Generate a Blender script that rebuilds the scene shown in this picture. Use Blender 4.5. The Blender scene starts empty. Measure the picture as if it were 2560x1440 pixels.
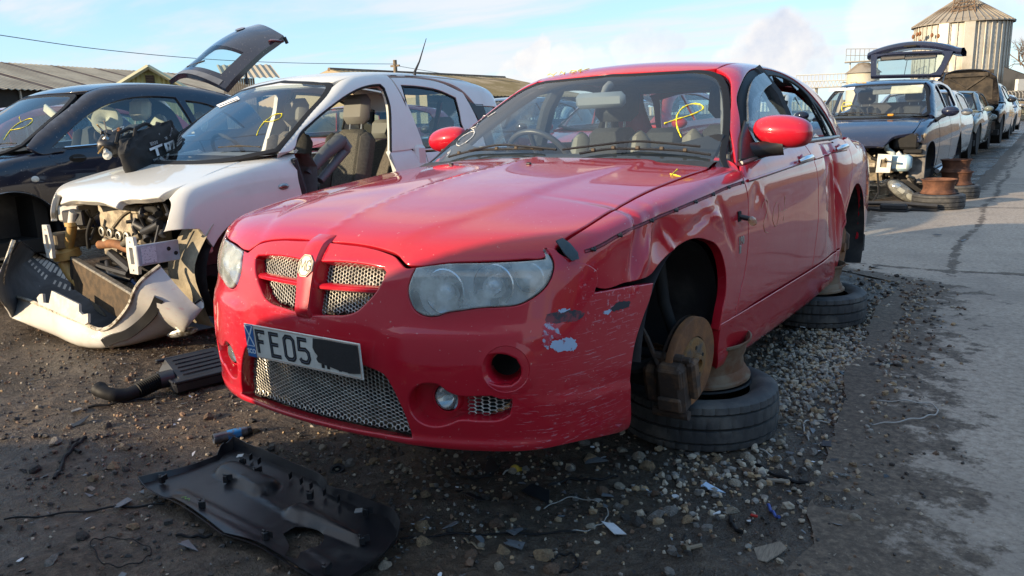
import bpy, math, random
import numpy as np
from mathutils import Vector, Matrix
from mathutils.geometry import delaunay_2d_cdt
random.seed(7)
RNG = np.random.default_rng(7)
SC = bpy.context.scene
COL = SC.collection
R = math.radians
# ------------------------------------------------------------------ camera, sky, sun, exposure
FPX = 1936.54                       # focal length in pixels of the 2560 px wide photograph
CAMPOS = np.array([1.8243, -2.4684, 1.2415])
def cam_axes(yaw, pitch, roll):
 cy, sy, cp, sp, cr, sr = math.cos(yaw), math.sin(yaw), math.cos(pitch), math.sin(pitch), math.cos(roll), math.sin(roll)
 f = np.array([sy*cp, cy*cp, -sp]); r = np.array([cy, -sy, 0.0]); u = np.cross(r, f)
 return np.array([cr*r + sr*u, -sr*r + cr*u, f])
CAMROT = cam_axes(-.6045, .2135, -.0349)
cam_data = bpy.data.cameras.new('camera')
cam_data.sensor_fit = 'HORIZONTAL'; cam_data.sensor_width = 36.0
cam_data.lens = 36.0*FPX/2560
cam_data.clip_start = .05; cam_data.clip_end = 4000
cam = bpy.data.objects.new('camera', cam_data); COL.objects.link(cam)
m = Matrix.Identity(4)
for i in range(3):
 m[i][0], m[i][1], m[i][2], m[i][3] = CAMROT[0][i], CAMROT[1][i], -CAMROT[2][i], CAMPOS[i]
cam.matrix_world = m
SC.camera = cam
SUN_DIR = np.array([.50, .866, -.0]); SUN_EL = R(14.5)      # travel direction on the ground, elevation
SUN_DIR = SUN_DIR/np.linalg.norm(SUN_DIR)
sun_vec = np.array([SUN_DIR[0]*math.cos(SUN_EL), SUN_DIR[1]*math.cos(SUN_EL), -math.sin(SUN_EL)])
sun_data = bpy.data.lights.new('sun', 'SUN'); sun_data.energy = 3.4; sun_data.angle = R(.55)
sun_data.color = (1.0, .80, .55)
sun = bpy.data.objects.new('sun', sun_data); COL.objects.link(sun)
sun.rotation_mode = 'QUATERNION'
sun.rotation_quaternion = Vector(sun_vec).to_track_quat('-Z', 'Y')
sun.location = (-6, -12, 8)
world = bpy.data.worlds.new('World'); SC.world = world; world.use_nodes = True
def build_sky():
 nt = world.node_tree; N = nt.nodes; L = nt.links; N.clear()
 out = N.new('ShaderNodeOutputWorld'); bg = N.new('ShaderNodeBackground')
 bg.inputs['Strength'].default_value = .15
 L.new(bg.outputs[0], out.inputs[0])
 sky = N.new('ShaderNodeTexSky'); sky.sky_type = 'NISHITA'; sky.sun_disc = False
 sky.sun_elevation = SUN_EL; sky.sun_rotation = math.atan2(-SUN_DIR[0], -SUN_DIR[1])
 sky.air_density = 1.0; sky.dust_density = .6; sky.ozone_density = 1.2
 tc = N.new('ShaderNodeTexCoord')
 sep = N.new('ShaderNodeSeparateXYZ'); L.new(tc.outputs['Generated'], sep.inputs[0])
 def math_n(op, a, b=None, c=None):
  n = N.new('ShaderNodeMath'); n.operation = op
  for i, v in enumerate((a, b, c)):
   if v is None: continue
   if isinstance(v, (int, float)): n.inputs[i].default_value = v
   else: L.new(v, n.inputs[i])
  return n.outputs[0]
 # sheet clouds: direction projected on a plane overhead
 zc = math_n('MAXIMUM', sep.outputs[2], .02)
 zc = math_n('ADD', zc, .10)
 px_ = math_n('DIVIDE', sep.outputs[0], zc); py_ = math_n('DIVIDE', sep.outputs[1], zc)
 comb = N.new('ShaderNodeCombineXYZ'); L.new(px_, comb.inputs[0]); L.new(py_, comb.inputs[1])
 mp = N.new('ShaderNodeMapping'); mp.inputs['Rotation'].default_value = (0, 0, R(34)); mp.inputs['Scale'].default_value = (.42, 1.0, 1)
 mp.inputs['Location'].default_value = (2.3, .35, 0)
 L.new(comb.outputs[0], mp.inputs[0])
 nz = N.new('ShaderNodeTexNoise'); nz.inputs['Scale'].default_value = .75; nz.inputs['Detail'].default_value = 9; nz.inputs['Roughness'].default_value = .56
 nz.inputs['Distortion'].default_value = .35
 L.new(mp.outputs[0], nz.inputs['Vector'])
 rmp = N.new('ShaderNodeMapRange'); rmp.interpolation_type = 'SMOOTHSTEP'
 rmp.inputs['From Min'].default_value = .43; rmp.inputs['From Max'].default_value = .60
 L.new(nz.outputs['Fac'], rmp.inputs['Value'])
 thin = math_n('MULTIPLY', rmp.outputs[0], .82)
 # heaped clouds low over the horizon: soft lobes roughened by noise
 wob = N.new('ShaderNodeTexNoise'); wob.inputs['Scale'].default_value = 9.0; wob.inputs['Detail'].default_value = 7; wob.inputs['Roughness'].default_value = .6
 L.new(tc.outputs['Generated'], wob.inputs['Vector'])
 wsub = N.new('ShaderNodeVectorMath'); wsub.operation = 'SUBTRACT'; wsub.inputs[1].default_value = (.5, .5, .5)
 L.new(wob.outputs['Color'], wsub.inputs[0])
 wsc = N.new('ShaderNodeVectorMath'); wsc.operation = 'SCALE'; wsc.inputs['Scale'].default_value = .07
 L.new(wsub.outputs[0], wsc.inputs[0])
 dirw = N.new('ShaderNodeVectorMath'); dirw.operation = 'ADD'; L.new(tc.outputs['Generated'], dirw.inputs[0]); L.new(wsc.outputs[0], dirw.inputs[1])
 total = None
 for (az, el, r, w) in CLOUD_LOBES:
  d = (math.sin(az)*math.cos(el), math.cos(az)*math.cos(el), math.sin(el))
  dn = N.new('ShaderNodeVectorMath'); dn.operation = 'DISTANCE'; dn.inputs[1].default_value = d
  L.new(dirw.outputs[0], dn.inputs[0])
  mr = N.new('ShaderNodeMapRange'); mr.interpolation_type = 'SMOOTHSTEP'
  mr.inputs['From Min'].default_value = r; mr.inputs['From Max'].default_value = r*.74
  mr.inputs['To Max'].default_value = w
  L.new(dn.outputs['Value'], mr.inputs['Value'])
  total = mr.outputs[0] if total is None else math_n('MAXIMUM', total, mr.outputs[0])
 heap = math_n('MINIMUM', total, 1.0)
 # cloud colours
 shade = N.new('ShaderNodeMapRange'); shade.inputs['From Min'].default_value = .30; shade.inputs['From Max'].default_value = .56
 L.new(wob.outputs['Fac'], shade.inputs['Value'])
 cc = N.new('ShaderNodeMix'); cc.data_type = 'RGBA'
 cc.inputs[6].default_value = (1.75, 1.9, 2.25, 1); cc.inputs[7].default_value = (2.85, 2.7, 2.55, 1)
 L.new(shade.outputs[0], cc.inputs[0])
 tcx = N.new('ShaderNodeMix'); tcx.data_type = 'RGBA'
 tcx.inputs[6].default_value = (1.7, 1.78, 2.0, 1); tcx.inputs[7].default_value = (2.85, 2.8, 2.75, 1)
 L.new(nz.outputs['Fac'], tcx.inputs[0])
 # the pale air of a winter sky, a little brighter and paler than the bare texture
 sc = N.new('ShaderNodeMix'); sc.data_type = 'RGBA'; sc.blend_type = 'MULTIPLY'; sc.inputs[0].default_value = 1
 sc.inputs[7].default_value = (SKY_GAIN[0], SKY_GAIN[1], SKY_GAIN[2], 1)
 elev = N.new('ShaderNodeMapRange'); elev.inputs['From Min'].default_value = 0.0; elev.inputs['From Max'].default_value = .55; L.new(sep.outputs[2], elev.inputs['Value'])
 blue = N.new('ShaderNodeMix'); blue.data_type = 'RGBA'; blue.inputs[6].default_value = (1.55, 2.3, 2.8, 1); blue.inputs[7].default_value = (.50, 1.42, 2.75, 1)
 pw = math_n('POWER', elev.outputs[0], .45); L.new(pw, blue.inputs[0])
 air = N.new('ShaderNodeMix'); air.data_type = 'RGBA'; air.inputs[0].default_value = .78; L.new(sky.outputs[0], air.inputs[6]); L.new(blue.outputs[2], air.inputs[7])
 L.new(air.outputs[2], sc.inputs[6])
 m1 = N.new('ShaderNodeMix'); m1.data_type = 'RGBA'; L.new(thin, m1.inputs[0]); L.new(sc.outputs[2], m1.inputs[6]); L.new(tcx.outputs[2], m1.inputs[7])
 m2 = N.new('ShaderNodeMix'); m2.data_type = 'RGBA'; L.new(heap, m2.inputs[0]); L.new(m1.outputs[2], m2.inputs[6]); L.new(cc.outputs[2], m2.inputs[7])
 L.new(m2.outputs[2], bg.inputs['Color'])
def rays(px):
 px = np.asarray(px, float)
 d = np.stack([(px[..., 0]-1280)/FPX, (720-px[..., 1])/FPX, np.ones(px.shape[:-1])], -1) @ CAMROT
 return d/np.linalg.norm(d, axis=-1, keepdims=True)
def dir_azel(x, y):
 d = rays((x, y)); return math.atan2(d[0], d[1]), math.asin(d[2])
CLOUD_LOBES = []
for (x, y, r, w) in ((1930, 130, .040, .95), (1900, 165, .045, .85), (1975, 165, .04, .8), (1850, 175, .035, .7), (1335, 140, .024, .8), (1420, 160, .024, .55),
      (1300, 180, .026, .5), (1600, 130, .03, .5), (1640, 120, .025, .4), (1480, 190, .03, .4), (2110, 165, .02, .4)):
 a, e = dir_azel(x, y); CLOUD_LOBES.append((a, e, r*1.25, w))
for k in range(26):                 # the same kind of clouds right round the horizon
 CLOUD_LOBES.append((RNG.uniform(-.2, 5.0), RNG.uniform(.06, .22), RNG.uniform(.03, .09), RNG.uniform(.4, .9)))
SKY_GAIN = (1.0, 1.0, 1.0)
build_sky()
SC.view_settings.view_transform = 'Standard'; SC.view_settings.look = 'None'
SC.view_settings.gamma = 1.0; SC.view_settings.use_curve_mapping = False
SC.view_settings.exposure = 1.38
SC.cycles.max_bounces = 10; SC.cycles.transparent_max_bounces = 24; SC.cycles.caustics_reflective = False; SC.cycles.caustics_refractive = False
SC.cycles.sample_clamp_indirect = 6.0
def ground_at(x, y, z=0.0):
 d = rays((x, y)); t = (z-CAMPOS[2])/d[2]; return CAMPOS+d*t
# ------------------------------------------------------------------ materials
def ramp(nt, fac, stops):
 n = nt.nodes.new('ShaderNodeValToRGB'); nt.links.new(fac, n.inputs[0]); e = n.color_ramp.elements
 while len(e) < len(stops): e.new(.5)
 for q, (p, c) in zip(e, stops): q.position = p; q.color = c if len(c) == 4 else (*c, 1)
 return n.outputs[0]
def noise(nt, scale, detail=4, rough=.55, vec=None, stretch=None, dist=0):
 tc = nt.nodes.new('ShaderNodeTexCoord'); v = tc.outputs['Object'] if vec is None else vec
 if stretch is not None:
  mp = nt.nodes.new('ShaderNodeMapping'); mp.inputs['Scale'].default_value = stretch; nt.links.new(v, mp.inputs[0]); v = mp.outputs[0]
 n = nt.nodes.new('ShaderNodeTexNoise'); n.inputs['Scale'].default_value = scale; n.inputs['Detail'].default_value = detail; n.inputs['Roughness'].default_value = rough
 n.inputs['Distortion'].default_value = dist
 nt.links.new(v, n.inputs['Vector']); return n.outputs['Fac']
def mixc(nt, fac, a, b):
 n = nt.nodes.new('ShaderNodeMix'); n.data_type = 'RGBA'
 if isinstance(fac, (int, float)): n.inputs[0].default_value = fac
 else: nt.links.new(fac, n.inputs[0])
 for i, v in ((6, a), (7, b)):
  if isinstance(v, (tuple, list)): n.inputs[i].default_value = (*v[:3], 1)
  else: nt.links.new(v, n.inputs[i])
 return n.outputs[2]
def rng_map(nt, v, a, b, c, d, smooth=False):
 n = nt.nodes.new('ShaderNodeMapRange'); n.inputs[1].default_value = a; n.inputs[2].default_value = b; n.inputs[3].default_value = c; n.inputs[4].default_value = d
 if smooth: n.interpolation_type = 'SMOOTHSTEP'
 nt.links.new(v, n.inputs[0]); return n.outputs[0]
def bump(nt, bsdf, h, strength=.3, dist=.01):
 n = nt.nodes.new('ShaderNodeBump'); n.inputs['Strength'].default_value = strength; n.inputs['Distance'].default_value = dist
 nt.links.new(h, n.inputs['Height']); nt.links.new(n.outputs[0], bsdf.inputs['Normal']); return n
MATS = {}
def mat(name, col=(.5, .5, .5), rough=.5, metal=0.0, coat=0.0, var=.0, vscale=8.0, bmp=0.0, bscale=60.0, spec=.5, col2=None, lo=.35, hi=.65, stretch=None, bdist=.01, coat_r=.04, rvar=0.0):
 if name in MATS: return MATS[name]
 mt = bpy.data.materials.new(name); mt.use_nodes = True; nt = mt.node_tree; b = nt.nodes['Principled BSDF']
 b.inputs['Roughness'].default_value = rough; b.inputs['Metallic'].default_value = metal
 b.inputs['Coat Weight'].default_value = coat; b.inputs['Coat Roughness'].default_value = coat_r
 b.inputs['Specular IOR Level'].default_value = spec
 b.inputs['Base Color'].default_value = (*col, 1)
 if var or col2 is not None:
  c2 = col2 if col2 is not None else tuple(c*(1-var) for c in col)
  f = noise(nt, vscale, 6, .6, stretch=stretch)
  f = rng_map(nt, f, lo, hi, 0, 1, True)
  nt.links.new(mixc(nt, f, col, c2), b.inputs['Base Color'])
  if rvar: nt.links.new(rng_map(nt, f, 0, 1, rough, min(1, rough+rvar)), b.inputs['Roughness'])
 if bmp:
  bump(nt, b, noise(nt, bscale, 4, .6, stretch=stretch), bmp, bdist)
 MATS[name] = mt
 return mt
def glass(name, tint=(.80, .88, .86), rough=0.0, haze=0.0, haze_col=(.5, .53, .55), ior=1.6):
 if name in MATS: return MATS[name]
 mt = bpy.data.materials.new(name); mt.use_nodes = True; nt = mt.node_tree; nt.nodes.clear()
 out = nt.nodes.new('ShaderNodeOutputMaterial'); tr = nt.nodes.new('ShaderNodeBsdfTransparent'); gl = nt.nodes.new('ShaderNodeBsdfGlossy')
 tr.inputs[0].default_value = (*tint, 1); gl.inputs['Roughness'].default_value = rough
 geo = nt.nodes.new('ShaderNodeNewGeometry'); dt = nt.nodes.new('ShaderNodeVectorMath'); dt.operation = 'DOT_PRODUCT'; nt.links.new(geo.outputs['Normal'], dt.inputs[0]); nt.links.new(geo.outputs['Incoming'], dt.inputs[1])
 def mth(op, a, b_=0.0):
  n = nt.nodes.new('ShaderNodeMath'); n.operation = op
  for i, v in enumerate((a, b_)):
   if isinstance(v, float): n.inputs[i].default_value = v
   else: nt.links.new(v, n.inputs[i])
  return n.outputs[0]
 f0 = ((ior-1)/(ior+1))**2; sch = mth('POWER', mth('SUBTRACT', 1.0, mth('ABSOLUTE', dt.outputs['Value'])), 5.0)
 mx = nt.nodes.new('ShaderNodeMixShader'); nt.links.new(mth('ADD', f0, mth('MULTIPLY', sch, 1-f0)), mx.inputs[0])
 src = tr.outputs[0]
 if haze:
  df = nt.nodes.new('ShaderNodeBsdfDiffuse'); df.inputs[0].default_value = (*haze_col, 1)
  m2 = nt.nodes.new('ShaderNodeMixShader')
  f = noise(nt, 9, 6, .65); f2 = noise(nt, 260, 2, .5)
  f = rng_map(nt, f, .3, .75, haze*.35, min(1, haze*1.6), True)
  nt.links.new(f, m2.inputs[0]); nt.links.new(tr.outputs[0], m2.inputs[1]); nt.links.new(df.outputs[0], m2.inputs[2]); src = m2.outputs[0]
 nt.links.new(src, mx.inputs[1]); nt.links.new(gl.outputs[0], mx.inputs[2]); nt.links.new(mx.outputs[0], out.inputs[0])
 MATS[name] = mt
 return mt
# ------------------------------------------------------------------ objects
def tag(o, label=None, cat=None, group=None, kind=None):
 if label: o['label'] = label
 if cat: o['category'] = cat
 if group: o['group'] = group
 if kind: o['kind'] = kind
 return o
def empty(name, loc=(0, 0, 0), rz=0.0, label=None, cat=None, group=None, mw=None):
 o = bpy.data.objects.new(name, None); COL.objects.link(o)
 if mw is not None: o.matrix_world = mw
 else: o.location = loc; o.rotation_euler = (0, 0, rz)
 o.empty_display_size = .1
 return tag(o, label, cat, group)
def mk(name, verts, faces, material, parent=None, smooth=True, normals=None, face_mats=None, label=None, cat=None, group=None, kind=None, loc=None):
 me = bpy.data.meshes.new(name)
 me.from_pydata([tuple(map(float, v)) for v in verts], [], [tuple(map(int, f)) for f in faces])
 ms = material if isinstance(material, (list, tuple)) else [material]
 for q in ms: me.materials.append(q)
 if smooth: me.polygons.foreach_set('use_smooth', [True]*len(me.polygons))
 if face_mats is not None: me.polygons.foreach_set('material_index', [int(i) for i in face_mats])
 me.update()
 if normals is not None: me.normals_split_custom_set_from_vertices([tuple(map(float, n)) for n in normals])
 o = bpy.data.objects.new(name, me); COL.objects.link(o)
 if parent is not None: o.parent = parent
 if loc is not None: o.location = loc
 return tag(o, label, cat, group, kind)
class MB:
 def __init__(self): self.v = []; self.f = []; self.m = []; self.cur = 0
 def add(self, v, f):
  n = len(self.v); self.v += [tuple(map(float, q)) for q in v]; self.f += [tuple(i+n for i in q) for q in f]; self.m += [self.cur]*len(f); return self
 def box(self, c, s, rot=None, taper=1.0, bev=0.0):
  sx, sy, sz = s[0]/2, s[1]/2, s[2]/2
  if bev <= 0:
   P = np.array([(x*sx*(taper if z > 0 else 1), y*sy*(taper if z > 0 else 1), z*sz) for z in (-1, 1) for y in (-1, 1) for x in (-1, 1)], float)
   Fc = [(0, 2, 3, 1), (4, 5, 7, 6), (0, 1, 5, 4), (2, 6, 7, 3), (0, 4, 6, 2), (1, 3, 7, 5)]
  else:
   b = min(bev, sx*.9, sy*.9, sz*.9); P = []; idx = {}
   for z in (-1, 1):
    for y in (-1, 1):
     for x in (-1, 1):
      tp = taper if z > 0 else 1
      for k, (a, bb, cc) in enumerate(((sx, sy-b, sz-b), (sx-b, sy, sz-b), (sx-b, sy-b, sz))):
       idx[(x, y, z, k)] = len(P); P.append((x*a*tp, y*bb*tp, z*cc))
   P = np.array(P); Fc = []
   q = lambda *l: Fc.append(tuple(idx[i] for i in l))
   q((1, -1, -1, 0), (1, 1, -1, 0), (1, 1, 1, 0), (1, -1, 1, 0)); q((-1, -1, -1, 0), (-1, -1, 1, 0), (-1, 1, 1, 0), (-1, 1, -1, 0))
   q((-1, 1, -1, 1), (-1, 1, 1, 1), (1, 1, 1, 1), (1, 1, -1, 1)); q((-1, -1, -1, 1), (1, -1, -1, 1), (1, -1, 1, 1), (-1, -1, 1, 1))
   q((-1, -1, 1, 2), (1, -1, 1, 2), (1, 1, 1, 2), (-1, 1, 1, 2)); q((-1, -1, -1, 2), (-1, 1, -1, 2), (1, 1, -1, 2), (1, -1, -1, 2))
   for a in (-1, 1):
    for c_ in (-1, 1):
     s1 = 1 if a*c_ > 0 else -1
     e = [(a, c_, -1, 0), (a, c_, -1, 1), (a, c_, 1, 1), (a, c_, 1, 0)]; q(*(e if s1 > 0 else e[::-1]))
     e = [(a, -1, c_, 0), (a, 1, c_, 0), (a, 1, c_, 2), (a, -1, c_, 2)]; q(*(e if s1 > 0 else e[::-1]))
     e = [(-1, a, c_, 1), (-1, a, c_, 2), (1, a, c_, 2), (1, a, c_, 1)]; q(*(e if s1 > 0 else e[::-1]))
   for x in (-1, 1):
    for y in (-1, 1):
     for z in (-1, 1):
      e = [(x, y, z, 0), (x, y, z, 1), (x, y, z, 2)]; q(*(e if x*y*z > 0 else e[::-1]))
  if rot is not None: P = P @ np.asarray(rot).T
  return self.add(P+np.asarray(c, float), Fc)
 def tube(self, pts, r, n=8, cap=True, closed=False):
  pts = np.asarray(pts, float); m_ = len(pts); rr = np.broadcast_to(np.asarray(r, float), (m_,))
  if closed: tg = np.roll(pts, -1, 0)-np.roll(pts, 1, 0)
  else:
   tg = np.gradient(pts, axis=0)
  tg /= np.linalg.norm(tg, axis=1, keepdims=True)+1e-12
  up = np.array([0, 0, 1.0]) if abs(tg[0][2]) < .9 else np.array([1.0, 0, 0])
  a = np.cross(tg[0], up); a /= np.linalg.norm(a)
  V = []
  for i in range(m_):
   a = a-tg[i]*(a@tg[i]); a /= np.linalg.norm(a)+1e-12; b = np.cross(tg[i], a)
   for k in range(n):
    t = 2*math.pi*k/n; V.append(pts[i]+rr[i]*(math.cos(t)*a+math.sin(t)*b))
  Fc = []
  for i in range(m_ if closed else m_-1):
   j = (i+1) % m_
   for k in range(n): Fc.append((i*n+k, i*n+(k+1) % n, j*n+(k+1) % n, j*n+k))
  if cap and not closed:
   Fc.append(tuple(range(n))[::-1]); Fc.append(tuple((m_-1)*n+k for k in range(n)))
  return self.add(V, Fc)
 def lathe(self, prof, n=24, axis='z', c=(0, 0, 0), rot=None, arc=2*math.pi):
  P = []; full = abs(arc-2*math.pi) < 1e-6; cols = n if full else n+1
  for k in range(cols):
   t = arc*k/n
   for (r_, h) in prof:
    x, y = r_*math.cos(t), r_*math.sin(t)
    P.append((x, y, h) if axis == 'z' else (h, x, y) if axis == 'x' else (y, h, x))
  m_ = len(prof); Fc = []
  for k in range(n):
   k2 = (k+1) % cols
   for i in range(m_-1): Fc.append((k*m_+i, k2*m_+i, k2*m_+i+1, k*m_+i+1))
  P = np.array(P)
  if rot is not None: P = P @ np.asarray(rot).T
  return self.add(P+np.asarray(c, float), Fc)
 def prism(self, poly, h0, h1, frame=None):
  n = len(poly); P = np.array([(x, y, h) for h in (h0, h1) for x, y in poly], float)
  if frame is not None:
   o, ex, ey, ez = [np.asarray(q, float) for q in frame]; P = o+P[:, :1]*ex+P[:, 1:2]*ey+P[:, 2:]*ez
  tri = [tuple(f) for f in tri_poly(poly)]
  Fc = [tuple(i+n for i in f) for f in tri]+[f[::-1] for f in tri]+[(i, (i+1) % n, n+(i+1) % n, n+i) for i in range(n)]
  return self.add(P, Fc)
 def slab(self, loops, h0, h1, frame=None):
  P2 = np.concatenate([np.asarray(q, float) for q in loops]); ed = []; st = 0
  for q in loops: n = len(q); ed += [(st+i, st+(i+1) % n) for i in range(n)]; st += n
  r_ = delaunay_2d_cdt([Vector(q) for q in P2], ed, [], 0, 1e-7); tri = []
  cen = np.array([np.mean([tuple(r_[0][i]) for i in f], axis=0) for f in r_[2]]); ok = inside(cen, loops)
  for f, k in zip(r_[2], ok):
   if not k: continue
   i = [r_[3][q][0] if r_[3][q] else 0 for q in f]; a, b, c = P2[i]
   if (b[0]-a[0])*(c[1]-a[1])-(b[1]-a[1])*(c[0]-a[0]) < 0: i = i[::-1]
   tri.append(tuple(i))
  n = len(P2); P = np.concatenate([np.c_[P2, np.full(n, h0)], np.c_[P2, np.full(n, h1)]])
  if frame is not None:
   o, ex, ey, ez = [np.asarray(q, float) for q in frame]; P = o+P[:, :1]*ex+P[:, 1:2]*ey+P[:, 2:]*ez
  Fc = [tuple(i+n for i in f) for f in tri]+[f[::-1] for f in tri]; st = 0
  for li, q in enumerate(loops):
   m_ = len(q); ccw = signed_area(q) > 0
   for i in range(m_):
    a, b = st+i, st+(i+1) % m_
    f = (a, b, b+n, a+n)
    Fc.append(f if ccw == (li == 0) else f[::-1])
   st += m_
  return self.add(P, Fc)
 def ribbon(self, pts, w, frame, h=0.0):
  p = np.asarray(pts, float); t = np.gradient(p, axis=0); t /= np.linalg.norm(t, axis=1, keepdims=True)+1e-9
  nrm = np.stack([-t[:, 1], t[:, 0]], 1)
  for i in range(1, len(p)-1):
   a, b = unit(p[i]-p[i-1]), unit(p[i+1]-p[i]); nn = np.array([-(a+b)[1], (a+b)[0]]); nn = unit(nn); nrm[i] = nn/max(.5, abs(nn @ np.array([-a[1], a[0]])))
  L_ = p+nrm*w/2; R_ = p-nrm*w/2; P2 = np.concatenate([L_, R_]); o, ex, ey, ez = [np.asarray(q, float) for q in frame]
  P = o+P2[:, :1]*ex+P2[:, 1:2]*ey+h*ez; n = len(p)
  return self.add(P, [(i, n+i, n+i+1, i+1) for i in range(n-1)])
 def grid(self, P):
  a, b = len(P), len(P[0])
  return self.add([q for row in P for q in row], [(i*b+j, (i+1)*b+j, (i+1)*b+j+1, i*b+j+1) for i in range(a-1) for j in range(b-1)])
 def ball(self, c, r, n=10, m_=7, rot=None):
  r = np.broadcast_to(np.asarray(r, float), (3,)); P = []
  for i in range(m_+1):
   t = math.pi*i/m_
   for k in range(n):
    u = 2*math.pi*k/n; P.append((math.sin(t)*math.cos(u)*r[0], math.sin(t)*math.sin(u)*r[1], math.cos(t)*r[2]))
  P = np.array(P)
  if rot is not None: P = P @ np.asarray(rot).T
  return self.add(P+np.asarray(c, float), [(i*n+k, (i+1)*n+k, (i+1)*n+(k+1) % n, i*n+(k+1) % n) for i in range(m_) for k in range(n)])
 def build(self, name, material, parent=None, smooth=False, sharp=None, **kw):
  o = mk(name, self.v, self.f, material, parent, smooth=False, face_mats=self.m if isinstance(material, (list, tuple)) else None, **kw)
  if smooth:
   o.data.polygons.foreach_set('use_smooth', [True]*len(o.data.polygons))
   if hasattr(o.data, 'set_sharp_from_angle'): o.data.set_sharp_from_angle(angle=R(sharp or 38))
  return o
def signed_area(p):
 p = np.asarray(p); x, y = p[:, 0], p[:, 1]; return .5*np.sum(x*np.roll(y, -1)-np.roll(x, -1)*y)
def tri_poly(poly):
 n = len(poly); P = np.asarray(poly, float)
 r = delaunay_2d_cdt([Vector(p) for p in P], [(i, (i+1) % n) for i in range(n)], [], 0, 1e-7)
 out = []
 src = r[3]
 for f in r[2]:
  c = np.mean([tuple(r[0][i]) for i in f], axis=0)
  if inside(c[None], [P])[0]:
   idx = [src[i][0] if src[i] else 0 for i in f]
   a, b, c2 = P[idx[0]], P[idx[1]], P[idx[2]]
   if (b[0]-a[0])*(c2[1]-a[1])-(b[1]-a[1])*(c2[0]-a[0]) < 0: idx = idx[::-1]
   out.append(idx)
 return out
def inside(q, loops):
 q = np.asarray(q, float); c = np.zeros(len(q), bool)
 for L_ in loops:
  L_ = np.asarray(L_, float); a = L_; b = np.roll(L_, -1, 0)
  for (x0, y0), (x1, y1) in zip(a, b):
   if y0 == y1: continue
   cond = ((y0 > q[:, 1]) != (y1 > q[:, 1]))
   xi = (x1-x0)*(q[:, 1]-y0)/(y1-y0)+x0
   c ^= cond & (q[:, 0] < xi)
 return c
def spl(xs, ys):
 xs = np.asarray(xs, float); ys = np.asarray(ys, float); n = len(xs); h = np.diff(xs)
 A = np.eye(n); b = np.zeros(n)
 for i in range(1, n-1):
  A[i, i-1:i+2] = h[i-1], 2*(h[i-1]+h[i]), h[i]; b[i] = 6*((ys[i+1]-ys[i])/h[i]-(ys[i]-ys[i-1])/h[i-1])
 M = np.linalg.solve(A, b)
 def f(x):
  x = np.asarray(x, float); xc = np.clip(x, xs[0], xs[-1]); i = np.clip(np.searchsorted(xs, xc, side='right')-1, 0, n-2)
  t = xc-xs[i]; u = xs[i+1]-xc; H = h[i]
  y = (M[i]*u**3+M[i+1]*t**3)/(6*H)+(ys[i]/H-M[i]*H/6)*u+(ys[i+1]/H-M[i+1]*H/6)*t
  s0 = (ys[1]-ys[0])/h[0]-h[0]*(2*M[0]+M[1])/6; s1 = (ys[-1]-ys[-2])/h[-1]+h[-1]*(M[-2]+2*M[-1])/6
  return y+np.where(x < xs[0], (x-xs[0])*s0, 0)+np.where(x > xs[-1], (x-xs[-1])*s1, 0)
 return f
def crom(pts, n=6, closed=False, sharp=35):
 P = np.asarray(pts, float); m_ = len(P); out = []
 seg = range(m_ if closed else m_-1)
 def tang(i):
  if not closed and i in (0, m_-1): return None
  a, b, c = P[(i-1) % m_], P[i], P[(i+1) % m_]
  u, v = b-a, c-b; lu, lv = np.linalg.norm(u)+1e-12, np.linalg.norm(v)+1e-12
  if np.degrees(np.arccos(np.clip(u@v/lu/lv, -1, 1))) > sharp: return None
  t = (u/lu*lv+v/lv*lu)/(lu+lv); return t/(np.linalg.norm(t)+1e-12)
 T = [tang(i) for i in range(m_)]
 for i in seg:
  j = (i+1) % m_; L_ = np.linalg.norm(P[j]-P[i]); d = (P[j]-P[i])/(L_+1e-12)
  t0 = (T[i] if T[i] is not None else d)*L_; t1 = (T[j] if T[j] is not None else d)*L_
  for k in range(n):
   s = k/n; out.append((2*s**3-3*s**2+1)*P[i]+(s**3-2*s**2+s)*t0+(-2*s**3+3*s**2)*P[j]+(s**3-s**2)*t1)
 if not closed: out.append(P[-1])
 return np.array(out)
def resample(P, h, closed=True):
 P = np.asarray(P, float); out = []
 n = len(P)
 for i in range(n if closed else n-1):
  a, b = P[i], P[(i+1) % n]; d = np.linalg.norm(b-a)
  if d < 1e-6: continue
  k = max(1, int(math.ceil(d/h)))
  for j in range(k): out.append(a+(b-a)*j/k)
 if not closed: out.append(P[-1])
 Q = [out[0]]
 for q in out[1:]:
  if np.linalg.norm(q-Q[-1]) > h*.22: Q.append(q)
 if closed and np.linalg.norm(Q[0]-Q[-1]) < h*.22: Q.pop()
 return np.array(Q)
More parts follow.
